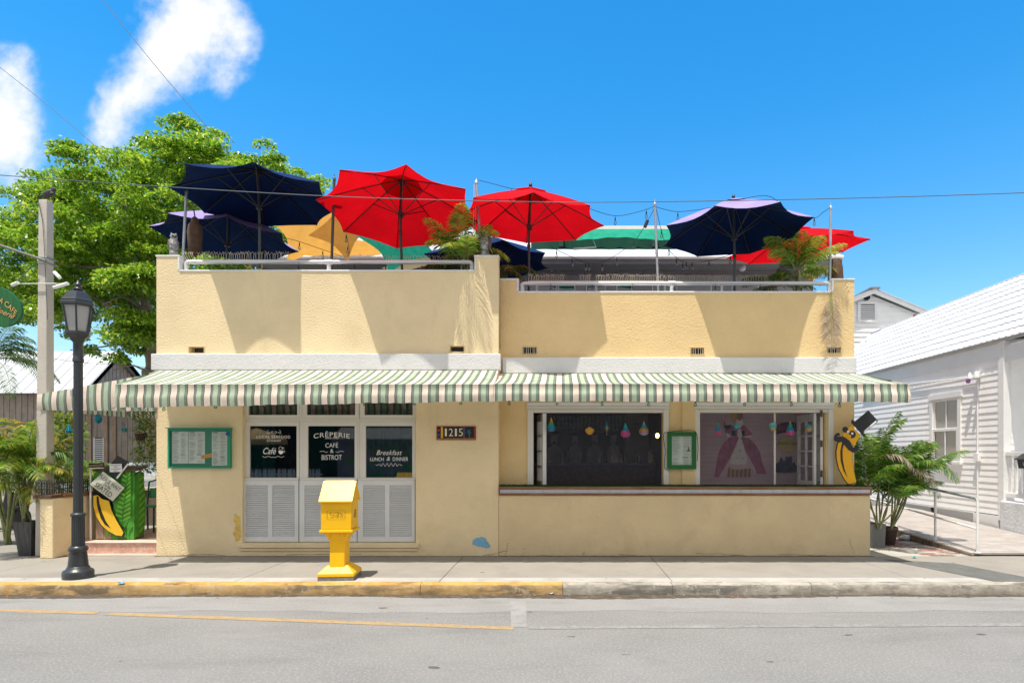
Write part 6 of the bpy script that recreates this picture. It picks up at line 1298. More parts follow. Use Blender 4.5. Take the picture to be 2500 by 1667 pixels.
# hanging vine under the side awning
random.seed(71)
vn = thing('hanging_vine', 'yellow green vine hanging by the corner under the side awning', 'vine', (ax(352,1.9),1.9,2.3)); mb = MB()
for k in range(900):
    px = random.choice((336,345,360,374))+random.gauss(0,7); py = random.uniform(1000,1150); leaf(mb, at(px, py, 1.9+random.uniform(-.3,.3)), random.uniform(.045,.09))
mb.build('foliage', m_vine, vn)
for px in (338,350,366): MB().tube([at(px,995,1.9), at(px+4,1080,1.95), at(px-2,1140,1.9)], .006, 5).build('stem', m_trunk, vn)
MB().lathe([(.07,0),(.1,.12),(.105,.13)], tuple(at(343,1075,1.6)), 10).build('hanging_pot', m_pot, vn)
bushlet('green shrub behind the concrete pillar at the entrance', at(165,1040,2.6), .35, .3, .45, 500, m_vine, .09, 'shrub', seed=7)
bushlet('green hedge behind the iron cresting', at(215,1150,3.2), .6, .3, .25, 500, m_leaf, .08, 'shrub', seed=8)
# parked car and scooter
car = thing('parked_car', 'silver parked car glimpsed behind the host stand', 'car', (ax(370,5.6),5.6,0)); m_silver = mat('silver_paint', (.52,.56,.60), rough=.25, metal=.5, spec=.6); cxx = ax(372,5.6)
prof_ = [(-2.1,.35),(-2.15,.7),(-1.9,.92),(-1.0,1.0),(-.35,1.44),(.75,1.46),(1.5,1.05),(2.05,.98),(2.1,.4)]
mb = MB(); n = len(prof_); vs = []
for yy, ins in ((5.0,0),(5.06,.0),(6.5,.0),(6.56,0)):
    for (x_, z_) in prof_: e = .12 if z_ > 1.2 else 0; vs.append((cxx+x_, yy+(e if yy < 5.8 else -e)+(.04 if yy in (5.0,) and z_ < .5 else 0), z_))
mb.add(vs, [(k*n+j, k*n+(j+1)%n, (k+1)*n+(j+1)%n, (k+1)*n+j) for k in range(3) for j in range(n)], 0, True); mb.add(vs[:n], [tuple(range(n-1,-1,-1))]); mb.add(vs[-n:], [tuple(range(n))]); mb.build('body', m_silver, car)
MB().add([(cxx-.85,5.06,1.03),(cxx+1.35,5.06,1.05),(cxx+.72,5.10,1.40),(cxx-.32,5.10,1.38)], [(0,1,2,3)]).build('side_window', m_pane, car); MB().add([(cxx-.98,5.15,1.02),(cxx-.38,5.2,1.42),(cxx-.38,6.3,1.42),(cxx-.98,6.4,1.02)], [(0,1,2,3)]).build('windscreen', m_pane, car)
for x_ in (-1.35,1.3):
    wl_ = MB().lathe([(.18,-.1),(.31,-.1),(.32,0),(.31,.1),(.18,.1)], n=20).build('wheel', m_black, car, local=True, loc=(x_+cxx-car.location.x,5.05-5.6,.32)); wl_.rotation_euler = (R(90),0,0)
sc_ = thing('motor_scooter', 'dark motor scooter parked at the left edge of the lot', 'scooter', (ax(-30,3.5),3.5,0)); sx_ = ax(-22,3.5)
for d_ in (-.6,.6):
    w_ = MB().lathe([(.15,-.05),(.25,-.05),(.26,0),(.25,.05),(.15,.05)], n=16).build('wheel', m_black, sc_, local=True, loc=(sx_+d_-sc_.location.x,0,.26)); w_.rotation_euler = (R(90),0,0)
MB().prism([(sx_-.75,.3),(sx_-.7,.7),(sx_-.2,.78),(sx_-.15,.35),(sx_+.3,.35),(sx_+.42,.9),(sx_+.55,.9),(sx_+.6,.4),(sx_+.3,.25),(sx_-.3,.25)], 3.38, 3.62).build('body', m_black, sc_, bevel=.03); MB().box(sx_-.72,sx_-.12,3.38,3.62,.785,.86).build('seat', m_black, sc_, bevel=.03); MB().tube([(sx_+.48,3.5,.88),(sx_+.42,3.5,1.1),(sx_+.36,3.2,1.14)], .018, 6).build('handlebar', m_galv, sc_)
# ================================================================ BIG TREE
random.seed(77)
tr = thing('ficus_tree', 'large bright green leafy tree behind the left end of the cafe', 'tree', (ax(372,6.0), 6.0, 0))
poly = [(-40,520),(60,440),(135,355),(165,335),(200,345),(250,380),(330,335),(375,345),(402,290),(440,276),(500,298),(530,355),(590,385),(605,325),(640,345),(655,390),(700,395),(735,410),(745,470),(720,600),(600,640),(440,660),(372,690),(365,790),(325,850),(235,835),(150,770),(90,730),(40,735),(-40,745)]
poly = [(x*1.063, y*1.063) for x, y in poly]
def inside(x, y):
    c = False; n = len(poly)
    for i in range(n):
        (x1,y1),(x2,y2) = poly[i], poly[(i+1)%n]
        if (y1 > y) != (y2 > y) and x < (x2-x1)*(y-y1)/(y2-y1)+x1: c = not c
    return c
clumps = []
while len(clumps) < 260:
    x = random.uniform(-60,790); y = random.uniform(280,915)
    if not inside(x, y): continue
    if 225 < x < 300 and 745 < y < 860 and random.random() < .8: continue
    r = random.uniform(.30,.62)
    e = sum(inside(x+dx_*r*88, y+dy_*r*88*.8) for dx_, dy_ in ((1,0),(-1,0),(0,1),(0,-1)))
    if e < 3: r *= .55
    Yd = random.uniform(4.6,8.5) if y < 800 else random.uniform(4.8,6.8)
    clumps.append((at(x, y, Yd), r))
for _ in range(90):   # a second, deeper layer closes the crown
    x = random.uniform(20,700); y = random.uniform(400,820)
    if all(inside(x+a_, y+b_) for a_, b_ in ((60,0),(-60,0),(0,60),(0,-60))) and not (215 < x < 310 and 735 < y < 870): clumps.append((at(x, y, random.uniform(7.5,9.5)), random.uniform(.5,.75)))
for (x, y, r) in ((150,362,.32),(172,352,.25),(355,350,.3),(425,300,.34),(450,292,.28),(470,310,.3),(520,325,.25),(495,345,.35),(645,352,.25),(652,390,.22),(690,415,.2),(745,440,.2),(770,460,.22),(590,390,.3),(20,470,.3),(90,430,.3),(735,420,.15),(415,360,.4),(380,365,.35),(232,372,.3)): clumps.append((at(x, y, 6.2), r))
mb = MB(); V = []; F = []
rng = np.random.default_rng(5)
for c, r in clumps:
    n = int(620*(r/.5)**2)
    d = rng.normal(size=(n,3)); d /= np.linalg.norm(d, axis=1)[:,None]; rad = r*(rng.random(n)**.33)[:,None]
    # sub tufts make the outline uneven
    tuft = rng.normal(size=(9,3)); tuft /= np.linalg.norm(tuft, axis=1)[:,None]; w = np.clip((d@tuft.T).max(1),0,1)[:,None]
    d[:,2] = np.abs(d[:,2])*.95-.28
    P = np.array(c)+d*rad*(.62+.55*w**3)*np.array([1.2,1.2,.8])
    a = rng.random(n)*6.28; e = rng.uniform(-1.15,.15,n); s = rng.uniform(.075,.135,n)[:,None]
    dr = np.stack([np.cos(a)*np.cos(e), np.sin(a)*np.cos(e), np.sin(e)],1); k = np.stack([rng.uniform(-.5,.5,n), rng.uniform(-.5,.5,n), np.ones(n)],1)
    wv = np.cross(dr, k); wv /= np.linalg.norm(wv,axis=1)[:,None]; wv *= s*.27; q = P+dr*s*.45
    b = len(V); V += np.stack([P, q+wv, P+dr*s, q-wv],1).reshape(-1,3).tolist(); F += [(b+4*i, b+4*i+1, b+4*i+2, b+4*i+3) for i in range(n)]
mb.add(V, F); kind(mb.build('crown', m_leaf, tr), 'stuff')
base = Vector((ax(372,6.0),6.0,0)); fk = at(372,905,6.0)
tk = MB().tube([base, base.lerp(fk,.5)+Vector((.08,0,0)), fk], [.34,.27,.24], 12).build('trunk', m_trunk, tr)
for (P, r0) in (([fk, at(355,800,6), at(300,705,6.2), at(235,640,6.5), at(180,560,6.8)], .14), ([fk, at(366,790,5.8), at(345,700,5.6), at(330,600,6), at(300,480,6.2)], .15), ([fk, at(430,760,6.4), at(450,600,6.5), at(470,420,6.3), at(450,320,6.2)], .18), ([at(355,800,6), at(300,770,5.6), at(240,730,5.4), at(190,722,5.2)], .07),
                ([at(360,850,6), at(320,835,5.6), at(280,842,5.2), at(225,850,5)], .05), ([at(345,700,5.6), at(285,660,5.4), at(200,650,5.4), at(110,640,5.8)], .08), ([at(460,520,6.4), at(560,450,6.4), at(650,400,6.2)], .08), ([at(372,905,6), at(345,900,5.5), at(320,892,5.2), at(270,905,5)], .035), ([at(366,760,5.8), at(335,745,5.5), at(300,725,5.2), at(250,745,5)], .05)):
    S_ = smooth(P, 4); n = len(S_); MB().tube(S_, [r0*(1-.75*i/(n-1)) for i in range(n)], 8).build('limb', m_trunk, tk)
# ================================================================ STREET LAMP
lb = ground(191,1410); lm = thing('street_lamp', 'dark iron street lamp with lantern head on the pavement at left', 'street lamp', tuple(lb)); C = tuple(lb)
MB().lathe([(.175,0),(.178,.03),(.178,.085),(.165,.11),(.135,.125),(.128,.15),(.118,.16)], C, 24).build('plinth', m_lamp, lm)
MB().lathe([(.117,.16),(.098,.34),(.096,.36)], C, 24).build('flared_base', m_lamp, lm); MB().lathe([(.10,.36),(.112,.375),(.112,.40),(.10,.42),(.09,.43)], C, 24).build('ring', m_lamp, lm)
MB().lathe([(.074,.43),(.073,.83)], C, 40, flute=.93, smooth=False).build('fluted_shaft', m_lamp, lm); MB().lathe([(.083,.83),(.09,.84),(.09,.86),(.07,.875),(.056,.88)], C, 24).build('ring', m_lamp, lm)
MB().lathe([(.056,.88),(.052,2.9)], C, 36, flute=.93, smooth=False).build('shaft', m_lamp, lm); MB().lathe([(.064,2.9),(.064,2.94),(.058,2.95),(.058,3.16),(.066,3.17)], C, 24).build('collar', m_lamp, lm); MB().box(C[0]-.085,C[0]-.055,C[1]-.03,C[1]+.03,2.44,2.52).build('service_box', m_galv, lm)
Z0, Z1 = 3.30, 3.64; r0, r1 = .122, .172; ro = R(0)
MB().lathe([(.05,3.14),(.07,3.17),(.10,3.22),(.142,3.255),(.148,3.27),(.148,3.30),(.13,3.305)], C, 6, smooth=False, rot=ro).build('lantern_base', m_lamp, lm)
MB().lathe([(r0*.93,Z0+.006),(r1*.93,Z1)], C, 6, smooth=False, rot=ro).build('lantern_glass', m_lglass, lm)
for k in range(6): a = ro+k*math.pi/3; MB().tube([(C[0]+r0*math.cos(a),C[1]+r0*math.sin(a),Z0),(C[0]+r1*math.cos(a),C[1]+r1*math.sin(a),Z1)], .014, 4, smooth=False).build('lantern_bar', m_lamp, lm)
MB().lathe([(.19,3.64),(.207,3.655),(.207,3.68),(.195,3.70),(.20,3.712)], C, 6, smooth=False, rot=ro).build('lantern_rim', m_lamp, lm)
MB().lathe([(.20,3.712),(.175,3.74),(.15,3.78),(.125,3.82),(.08,3.845),(.05,3.855)], C, 6, smooth=False, rot=ro).build('lantern_roof', m_lamp, lm)
MB().lathe([(.05,3.855),(.066,3.868),(.066,3.882),(.035,3.90),(.03,3.915),(.052,3.93),(.045,3.945),(.02,3.96),(.022,3.985),(.0,4.0)], C, 16).build('finial', m_lamp, lm)
# ================================================================ NEWSPAPER BOX
nb0 = ground(813,1417); nx = thing('newspaper_box', 'bright yellow plastic newspaper box shaped like a little house on the kerb', 'newspaper box', tuple(nb0+Vector((.02,.2,0))), rz=R(5))
L2 = dict(local=True)
MB().box(-.23,.23,-.22,.22,0,.05).build('slab', m_slab, nx, bevel=.006, **L2)
mb = MB(); mb.box(-.235,.235,-.225,.225,.052,.095)
mb.add([(-.235,-.225,.095),(.235,-.225,.095),(.235,.225,.095),(-.235,.225,.095),(-.13,-.12,.19),(.13,-.12,.19),(.13,.12,.19),(-.13,.12,.19)], [(0,1,5,4),(1,2,6,5),(2,3,7,6),(3,0,4,7),(4,5,6,7)]); mb.build('foot', m_plast, nx, bevel=.008, **L2)
mb = MB().add([(-.095,-.15,.10),(.095,-.15,.10),(.095,.13,.10),(-.095,.13,.10),(-.10,-.13,.60),(.10,-.13,.60),(.10,.13,.60),(-.10,.13,.60)], [(0,1,5,4),(1,2,6,5),(2,3,7,6),(3,0,4,7),(4,5,6,7)]); mb.build('post', m_plast, nx, bevel=.012, **L2)
mb = MB().add([(-.10,-.12,.50),(.10,-.12,.50),(.10,.12,.50),(-.10,.12,.50),(-.16,-.16,.62),(.16,-.16,.62),(.16,.17,.62),(-.16,.17,.62)], [(0,1,5,4),(1,2,6,5),(2,3,7,6),(3,0,4,7),(4,5,6,7)]); mb.build('neck', m_plast, nx, bevel=.008, **L2)
for x in (-.12,.06): MB().box(x,x+.03,-.175,-.12,.55,.625).build('bracket', m_plast, nx, bevel=.006, **L2)
MB().box(-.215,.215,-.205,.205,.625,.665).build('ledge', m_plast, nx, bevel=.01, **L2)
MB().prism([(-.0,0)]*0 or [(-.195,.667),(.195,.667),(.20,1.06),(-.20,1.06)], -.19, .19).build('body', m_plast, nx, bevel=.01, **L2)
HR = 1.30
MB().add([(-.198,-.195,1.061),(.198,-.195,1.061),(.198,.195,1.061),(-.198,.195,1.061),(-.198,0,HR-.02),(.198,0,HR-.02)], [(0,1,5,4),(2,3,4,5),(1,2,5),(3,0,4),(3,2,1,0)]).build('gable', m_plast, nx, **L2)
for s in (-1,1): MB().add([(-.215,s*.225,1.045),(.215,s*.225,1.045),(.215,0,HR),(-.215,0,HR),(-.215,s*.225,1.03),(.215,s*.225,1.03),(.215,0,HR-.018),(-.215,0,HR-.018)], [(0,1,2,3),(7,6,5,4),(4,5,1,0),(5,6,2,1),(7,4,0,3)] if s < 0 else [(3,2,1,0),(4,5,6,7),(0,1,5,4),(1,2,6,5),(3,0,4,7)]).build('roof', m_plroof, nx, **L2)
tile = MB().add([(0,0,0),(.046,0,0),(.046,.022,.0255),(0,.022,.0255),(0,.0,-.004),(.046,.0,-.004)], [(0,1,2,3),(4,5,1,0)]).mesh('roof_shingle', m_plroof)
ro_ = [o for o in nx.children if o.name.startswith('roof')][0]; ang = math.atan2(HR-1.045,.225)
for r_ in range(12):
    for c_ in range(9):
        f = r_/12; x = -.213+c_*.0478+(.0239 if r_ % 2 else 0)
        if x+.046 > .216: continue
        piece('roof_shingle', tile, ro_, (x, -.225+.225*f-.002, 1.045+(HR-1.045)*f+.004), local=True)
em = MB(); random.seed(3)
for k in range(36):
    a = 2*math.pi*k/36; x = .115*max(-1,min(1,1.25*math.cos(a))); z = .865+.062*max(-1,min(1,1.25*math.sin(a))); em.box(x-.004,x+.004,-.1932,-.1905,z-.0015,z+.0015)
kind(em.build('emblem_outline', m_ink, nx, **L2), 'stuff')
em = MB()
for k in range(70): x = random.uniform(-.085,.085); z = random.choice((.89,.865,.84))+random.uniform(-.011,.011); em.box(x-.003,x+.003,-.1932,-.1905,z-.002,z+.002)
kind(em.build('emblem_print', m_ink, nx, **L2), 'stuff')
em = MB()
for k in range(90): y = random.uniform(-.06,.06); z = .865+random.uniform(-.06,.06); em.box(.1965,.1995,y-.004,y+.004,z-.003,z+.003)
kind(em.build('side_emblem_print', m_ink, nx, **L2), 'stuff')
# ================================================================ MENU BOXES, NUMBER PLAQUE
random.seed(13)
def menu_print(par, x0, x1, z0, z1, y, pics=0):
    mb = MB(); z = z1-.025; cols_ = 2 if x1-x0 > .2 else 1
    for c_ in range(cols_):
        a = x0+.015+(x1-x0)*c_/cols_; b = x0+(x1-x0)*(c_+1)/cols_-.012; z = z1-.03
        while z > z0+.02:
            if random.random() < .16: z -= .012; continue
            mb.box(a, a+(b-a)*random.uniform(.5,1), y-.0012, y-.0002, z, z+.002); z -= .0095
    return kind(mb.build('print', m_ink, par), 'stuff')
def menu(lab, px0, px1, py0, py1, Y, m, sheets, th=.07, fr=.028):
    x0, x1, z0, z1 = ax(px0,Y), ax(px1,Y), az(py1,Y), az(py0,Y); t = thing('menu_box', lab, 'menu board', ((x0+x1)/2, Y, z0))
    f = holewall(MB(), x0, x1, z0, z1, Y, Y+.03, [(x0+fr,x1-fr,z0+fr,z1-fr)]).build('frame', m, t, bevel=.004); MB().box(x0+.004,x1-.004,Y+.031,Y+th,z0+.004,z1-.004).build('back_board', m_menug if m == m_menug else m_menud, t)
    if m == m_menug: MB().box(x0-.02,x1+.01,Y-.03,Y+th,z1+.001,z1+.014).build('hood', m, t)
    for (a, b, c_, d_, rot) in sheets:
        s0, s1 = ax(a,Y), ax(b,Y); q0, q1 = az(d_,Y), az(c_,Y)
        sh2 = MB().quad((s0,Y+.026,q0),(s1,Y+.026,q0),(s1,Y+.026,q1),(s0,Y+.026,q1)).build('menu_sheet', m_paper if rot == 0 else m_gold, t)
        menu_print(sh2, s0, s1, q0, q1, Y+.026)
        MB().box(s0+.02,s0+.02+(s1-s0)*.3,Y+.024,Y+.0255,q1-.018,q1-.008).build('heading', m_menug, sh2); MB().box(s0+(s1-s0)*.5,s0+(s1-s0)*.8,Y+.024,Y+.0255,q0+.14,q0+.147).build('heading', m_ink, sh2)
    MB().quad((x0+fr,Y+.012,z0+fr),(x1-fr,Y+.012,z0+fr),(x1-fr,Y+.012,z1-fr),(x0+fr,Y+.012,z1-fr)).build('glass_front', glass('menu_glass', (.93,.96,.94), .7), t)
    return t
menu('wide green menu box on the cream wall left of the window', 409, 561, 1046, 1143, -.075, m_menug, [(418,457,1053,1131,0),(458,498,1053,1131,0),(515,553,1053,1137,0)])
mm = bpy.data.objects['menu_box']
n_ = MB().add([(ax(490,-.06),-.052,az(1120,-.06)),(ax(516,-.06),-.052,az(1116,-.06)),(ax(517,-.06),-.052,az(1105,-.06)),(ax(490,-.06),-.052,az(1112,-.06))], [(0,1,2,3)]).build('orange_note', mat('orange_note', (.75,.38,.10), var=.2, vs=60, rough=.8), mm)
MB().ball((ax(555,-.1),-.09,az(1059,-.1)), (.035,.02,.03), 8, 6).build('blue_bow', mat('blue_ribbon', (.02,.08,.40), rough=.6), mm)
menu('dark green menu box between the two counter openings', 1630, 1700, 1054, 1145, YR-.11, m_menud, [(1641,1691,1062,1137,0)], fr=.07)
m2 = [o for o in bpy.data.objects if o.name.startswith('menu_box') and o.type == 'EMPTY'][-1]
MB().tube(smooth([at(1640,1054,YR-.12), at(1620,1060,YR-.1), at(1624,1100,YR-.08), at(1622,1140,YR-.1), at(1634,1148,YR-.1)]), .005, 5).build('power_cord', m_cord, m2); MB().tube(smooth([at(1640,1053,YR-.12), at(1670,1051,YR-.12), at(1698,1054,YR-.12), at(1704,1090,YR-.1), at(1702,1125,YR-.1)]), .005, 5).build('power_cord', m_cord, m2)
e0 = at(1682,1098,YR-.11); MB().prism([(e0.x-.028,e0.z-.03),(e0.x-.008,e0.z+.01),(e0.x,e0.z+.08),(e0.x+.008,e0.z+.01),(e0.x+.028,e0.z-.03),(e0.x+.014,e0.z-.03),(e0.x,e0.z-.01),(e0.x-.014,e0.z-.03)], YR-.088, YR-.0865).build('tower_print', m_ink, m2)
x0, x1, z0, z1 = ax(1066), ax(1162), az(1074), az(1040)
pq = thing('number_plaque', 'painted tile house number plaque 1215 on the cream wall', 'number plaque', ((x0+x1)/2,0,z0))
m_tb = mat('black_tile', (.02,.022,.03), rough=.2, spec=.6); m_tr = mat('red_tile', (.35,.05,.04), rough=.3); m_ty = mat('yellow_tile', (.72,.42,.03), rough=.3); m_tbl = mat('blue_tile', (.03,.14,.35), rough=.3); m_tc = mat('cream_glaze', (.80,.70,.48), rough=.3); m_to = mat('brown_tile', (.28,.14,.05), var=.4, vs=40, rough=.3)
MB().box(x0,x1,-.018,-.001,z0,z1).build('backing', m_tr, pq, bevel=.003)
ti = [(x0+.012+(x1-x0-.024)*f0, x0+.012+(x1-x0-.024)*f1, c_) for f0, f1, c_ in ((0,.09,m_tb),(.10,.155,m_ty),(.165,.30,m_tb),(.305,.43,m_tb),(.435,.56,m_tb),(.565,.69,m_tb),(.70,.72,m_tbl),(.73,.97,m_tb),(.975,1,m_tr))]
for a, b, c_ in ti: MB().box(a+.001,b-.001,-.026,-.0185,z0+.035,z1-.012).build('tile', c_, pq, bevel=.002)
for k in range(5): a = x0+.01+k*(x1-x0-.02)/5; MB().box(a+.002,a+(x1-x0-.02)/5-.002,-.025,-.0185,z0+.005,z0+.032).build('tile', m_to, pq)
for ch, (a, b, c_) in zip('1215', ti[2:6]): lettering('number', ch, ((a+b)/2,-.027,(z0+z1)/2+.012), .032 if ch == '1' else .066, .125, m_tc, pq)
a, b, c_ = ti[7]; cx_ = (a+b)/2; cz_ = (z0+z1)/2+.02
for k in range(6): an_ = k*1.047+.3; MB().prism([(cx_+.008*math.sin(an_),cz_-.008*math.cos(an_)),(cx_+.06*math.cos(an_),cz_+.05*math.sin(an_)),(cx_-.008*math.sin(an_),cz_+.008*math.cos(an_))], -.0285, -.0265).build('painted_palm_leaf', mat('teal_glaze', (.04,.30,.32), rough=.3), pq) if k else MB().box(cx_-.006,cx_+.006,-.0285,-.0265,z0+.04,cz_).build('painted_palm_trunk', m_to, pq)
a, b, c_ = ti[0]; MB().prism([(a+.01,z0+.05),(b-.01,z0+.09),(b-.012,z0+.11),(a+.01,z0+.08)], -.0285, -.0265).build('painted_motif', m_tbl, pq); MB().prism([(a+.008,z0+.14),(b-.008,z0+.14),(b-.02,z0+.18),(a+.012,z0+.17)], -.0285, -.0265).build('painted_motif', m_tr, pq)
# ================================================================ BANANA BOARD ON THE COUNTER
YBN = .06
def qz(zx_, zy): p = at(1600+zx_/4.276, 970+zy/4.276, YBN); return (p.x, p.z)
bn2 = thing('banana_figure_board', 'amber banana cut out board with black top hat and moustache at the counter end', 'sign', (qz(2050,905)[0], YBN, LZ))
def cut2(pts_, m, y, th, name, bev=0): return MB().prism([qz(*q) for q in pts_], YBN-y, YBN-y+th).build(name, m, bn2, bevel=bev)
ba = [(1905,480),(1930,462),(1985,470),(2005,520),(2050,560),(2052,640),(2068,760),(2096,880),(2075,890),(2020,905),(2000,890),(1960,830),(1915,740),(1892,640),(1890,560)]
hd = [(1965,370),(2000,330),(2050,285),(2075,300),(2080,335),(2145,390),(2110,440),(2070,512),(2030,450),(1985,430),(1955,400)]
cut2([(1982+(x-1982)*1.07, 690+(y-690)*1.03) for x, y in ba], m_black, .0, .018, 'backing'); cut2(ba, m_banr, .009, .008, 'banana', .002); cut2(hd, m_banr, .009, .02, 'head', .002)
cut2([(1948,470),(1972,465),(1950,540),(1952,640),(1970,740),(2003,835),(1960,760),(1932,660),(1928,560)], m_black, .013, .003, 'stripe')
cut2([(1858,420),(1870,385),(1900,368),(1922,378),(1918,402),(1900,398),(1895,410),(1930,405),(1975,415),(2020,450),(2060,520),(2120,520),(2105,560),(2060,575),(2010,545),(1975,500),(1940,462),(1890,465),(1862,450)], m_black, .018, .008, 'moustache', .002)
for (x, y, r_) in ((1978,335,30),(2050,385,38)): cut2([(x+r_*math.cos(a*.524), y+r_*1.05*math.sin(a*.524)) for a in range(12)], m_black, .018, .007, 'dark_glasses')
for (x, y, r_) in ((2008,357,14),(2049,376,13)): cut2([(x+r_*math.cos(a*.524), y+r_*math.sin(a*.524)) for a in range(12)], m_whitep, .021, .003, 'white_dot')
cut2([(2010,378),(2040,402),(2030,425),(2008,405)], m_banr, .020, .004, 'nose')
cut2([(2048,230),(2062,238),(2190,395),(2182,412),(2168,408),(2140,372),(2040,262)], m_black, .018, .012, 'hat_brim'); cut2([(2066,262),(2220,135),(2318,240),(2312,262),(2165,372)], m_black, .016, .014, 'hat_crown', .002); cut2([(2300,238),(2304,258),(2182,356),(2168,352)], m_whitep, .019, .003, 'hat_band')
# ================================================================ OVERHEAD WIRES
def wire(lab, P, Y, r=.007, m=m_wire): tag(MB().tube(smooth([at(x, y, yy) for (x, y), yy in zip(P, Y if isinstance(Y, list) else [Y]*len(P))]), r, 5).build('overhead_wire', m), lab, 'wire', 'overhead wires')
wire('long overhead wire crossing in front of the umbrellas', [(-300,405),(0,428),(400,456),(776,478),(1100,489),(1456,494),(2000,486),(2500,471),(2900,452)], -1.3, .0062)
wire('overhead wire slanting down to the tree at the left edge', [(-80,98),(0,165),(130,268),(272,392)], 4.2); wire('overhead wire slanting steeply through the cloud into the tree', [(190,-70),(250,0),(370,150),(490,292),(560,380)], 4.2)
wire('short overhead wire at the left edge above the pillar', [(-60,425),(0,463),(50,497),(120,545)], 4.0)
wire('thin dark wire behind the pillar below the tree', [(-40,835),(0,845),(90,868),(200,885),(330,893),(372,905)], 5.4, .006)
# ================================================================ SMALL THINGS ON THE GROUND
m_blue = mat('pale_blue_undercoat', (.20,.42,.60), var=.15, vs=20, rough=.9)
q = [(1153,1320),(1160,1313),(1174,1311),(1186,1312),(1191,1322),(1197,1334),(1188,1338),(1174,1335),(1160,1332),(1154,1328)]
def ragged(q, s=1.5, k=4):
    out = []; random.seed(len(q)*7)
    for i in range(len(q)):
        (x0_, y0_), (x1_, y1_) = q[i], q[(i+1) % len(q)]
        for j in range(k): f_ = j/k; out.append((x0_+(x1_-x0_)*f_+random.uniform(-s,s), y0_+(y1_-y0_)*f_+random.uniform(-s,s)))
    return out
q = ragged(q)
kind(MB().add([(ax(x),-.0022,az(y)) for x, y in q], [tuple(range(len(q)-1,-1,-1))]).build('peeled_paint_patch', m_blue, cafe), 'thing')
# hairline cracks in the stucco, thickest along the wall foot
random.seed(23)
for (px, py, L_, dx_, dy_, Y_) in ((1232,1352,26,.3,-1,0),(1180,1356,60,1,-.12,0),(1320,1354,110,1,-.03,0),(1510,1352,90,1,.04,0),(1700,1350,120,1,.03,0),(1900,1352,120,1,.02,0),(2085,1350,38,-.2,-1,0),(430,1356,120,1,.0,0),(700,1354,180,1,0,0)):
    P_ = []; x, y = px, py
    for i in range(10): P_.append((ax(x), -.0026, az(y))); x += dx_*L_/9+random.uniform(-1.6,1.6); y += dy_*L_/9+random.uniform(-1.6,1.6)
    kind(MB().tube(P_, [.0012+.0022*random.random() for _ in P_], 4).build('crack', m_bark, cafe), 'thing')
random.seed(91); lfm = [MB().add([(-.02,0,0),(0,-.009,.006),(.022,0,.002),(0,.009,.004)], [(0,1,2,3)]).mesh('fallen_leaf', mt) for mt in (m_rust, m_frondd, mat('orange_leaf', (.45,.14,.04), rough=.8), m_bark)]
lt_ = MB(); 
for k in range(46):
    px = random.uniform(0,2480); y = YE-random.uniform(.02,.24); o = piece('fallen_leaf', random.choice(lfm), None, (ax(px,-2.3), y, -.117), rot=(random.uniform(-.3,.3),random.uniform(-.3,.3),random.uniform(0,6.28)), scale=(random.uniform(.6,1.3),)*3); tag(o, 'small dry fallen leaf lying in the gutter by the kerb', 'leaf', 'fallen leaves in the gutter')
for (px, py, c_, lab, h) in ((296,1425,(.12,.45,.75),'blue scrap of litter on the pavement before the lamp',0),(1345,1450,(.5,.6,.66),'pale blue crumpled litter in the gutter',-.125),(2232,1362,(.1,.5,.5),'teal scrap of litter on the path by the ramp',0),(326,1346,(.8,.8,.8),'white crumpled paper on the entrance step apron',.02)):
    g_ = ground(px, py, h); random.seed(px); mb = MB(); mb.grid(lambda u, v: (g_.x+.07*(u-.5)+random.uniform(-.012,.012), g_.y+.06*(v-.5)+random.uniform(-.012,.012), h+.006+random.uniform(0,.028)), 4, 4, smooth=False); tag(mb.build('litter', mat('litter_'+str(px), c_, rough=.6)), lab, 'litter')
sp_ = MB(); random.seed(17)
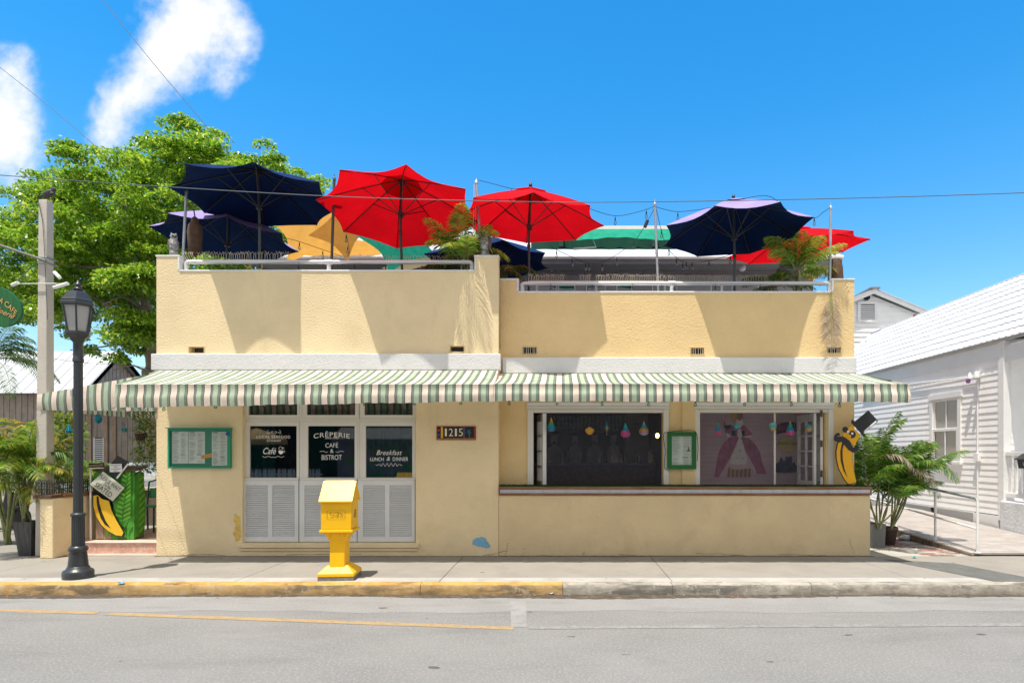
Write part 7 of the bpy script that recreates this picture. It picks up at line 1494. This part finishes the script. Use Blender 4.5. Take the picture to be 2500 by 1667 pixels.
# yellow scrape on the stucco beside the window
q = ragged([(574,1252),(586,1262),(590,1300),(585,1318),(576,1322),(571,1300),(575,1285),(570,1268)], 2.2)
kind(MB().add([(ax(x),-.0022,az(y)) for x, y in q], [tuple(range(len(q)-1,-1,-1))]).build('worn_paint_patch', mat('yellow_undercoat', (.66,.46,.13), var=.2, vs=14, rough=.9), cafe), 'thing')
rk = ground(2211,1318); tag(MB().ball((rk.x,rk.y,.05), (.13,.09,.06), 9, 6, tf=lambda q: (q[0]+.02*math.sin(q[2]*90), q[1]+.02*math.sin(q[0]*60), q[2]+.012*math.sin(q[0]*70))).build('rock', m_band), 'pale rock at the foot of the ramp behind the pots', 'rock')
# ================================================================ ACROSS THE STREET (seen mirrored in the panes)
pfn = thing('picket_fence', 'white picket fence across the street mirrored in the window panes', 'fence', (-4,-15.2,-.05)); pk_ = MB().prism([(0,0),(.075,0),(.075,1.0),(.0375,1.08),(0,1.0)], -.01, .01).mesh('picket', m_white); random.seed(4)
for k in range(70): piece('picket', pk_, pfn, (-18+k*.115, -15.2, -.05), rot=(0,random.uniform(-.04,.04),0))
for z in (.2,.75): MB().box(-18.05,-9.9,-15.24,-15.215,z,z+.07).build('rail', m_white, pfn)
sh3 = thing('shop_across_street', 'dark green shopfront across the street mirrored in the window panes', 'building', (-2,-19,-.1)); MB().box(-16,14,-24,-19,-.1,4.4).build('wall', m_dgreen, sh3); MB().box(-16.4,14.4,-24.4,-17.6,4.401,4.6).build('roof', m_wroof, sh3)
for k in range(6): MB().box(-14+k*4.6,-12+k*4.6,-18.998,-18.96,.9,2.9).build('window', m_dark, sh3)
m_lil = mat('mural_wall_paint', (.30,.30,.38), var=.3, vs=2, rough=.8, stain=((.10,.42,.12),1.2,.55,.9,.05), stain2=((.55,.30,.08),1.7,.60,.9,.05))
MB().box(-9.6,-3.0,-16.3,-16.1,-.1,2.1).build('painted_fence_wall', m_lil, sh3); MB().add([(-9.4,-16.0,2.75),(-4.4,-16.0,2.75),(-4.4,-14.9,2.25),(-9.4,-14.9,2.25),(-4.4,-14.9,2.02),(-9.4,-14.9,2.02)], [(0,3,2,1),(3,5,4,2)]).build('canopy', m_planter, sh3); MB().box(-9.4,-4.4,-15.9,-15.0,1.98,2.0).build('canopy_underside', m_menug, sh3)
tag(MB().lathe([(.02,2.75),(.6,2.55),(1.3,2.25),(1.32,2.05),(1.28,2.05),(1.25,2.22),(.02,2.7)], (-13.2,-16.4,0), 8, smooth=False).build('street_umbrella', m_sand), 'sand coloured umbrella across the street mirrored in the left pane', 'umbrella')
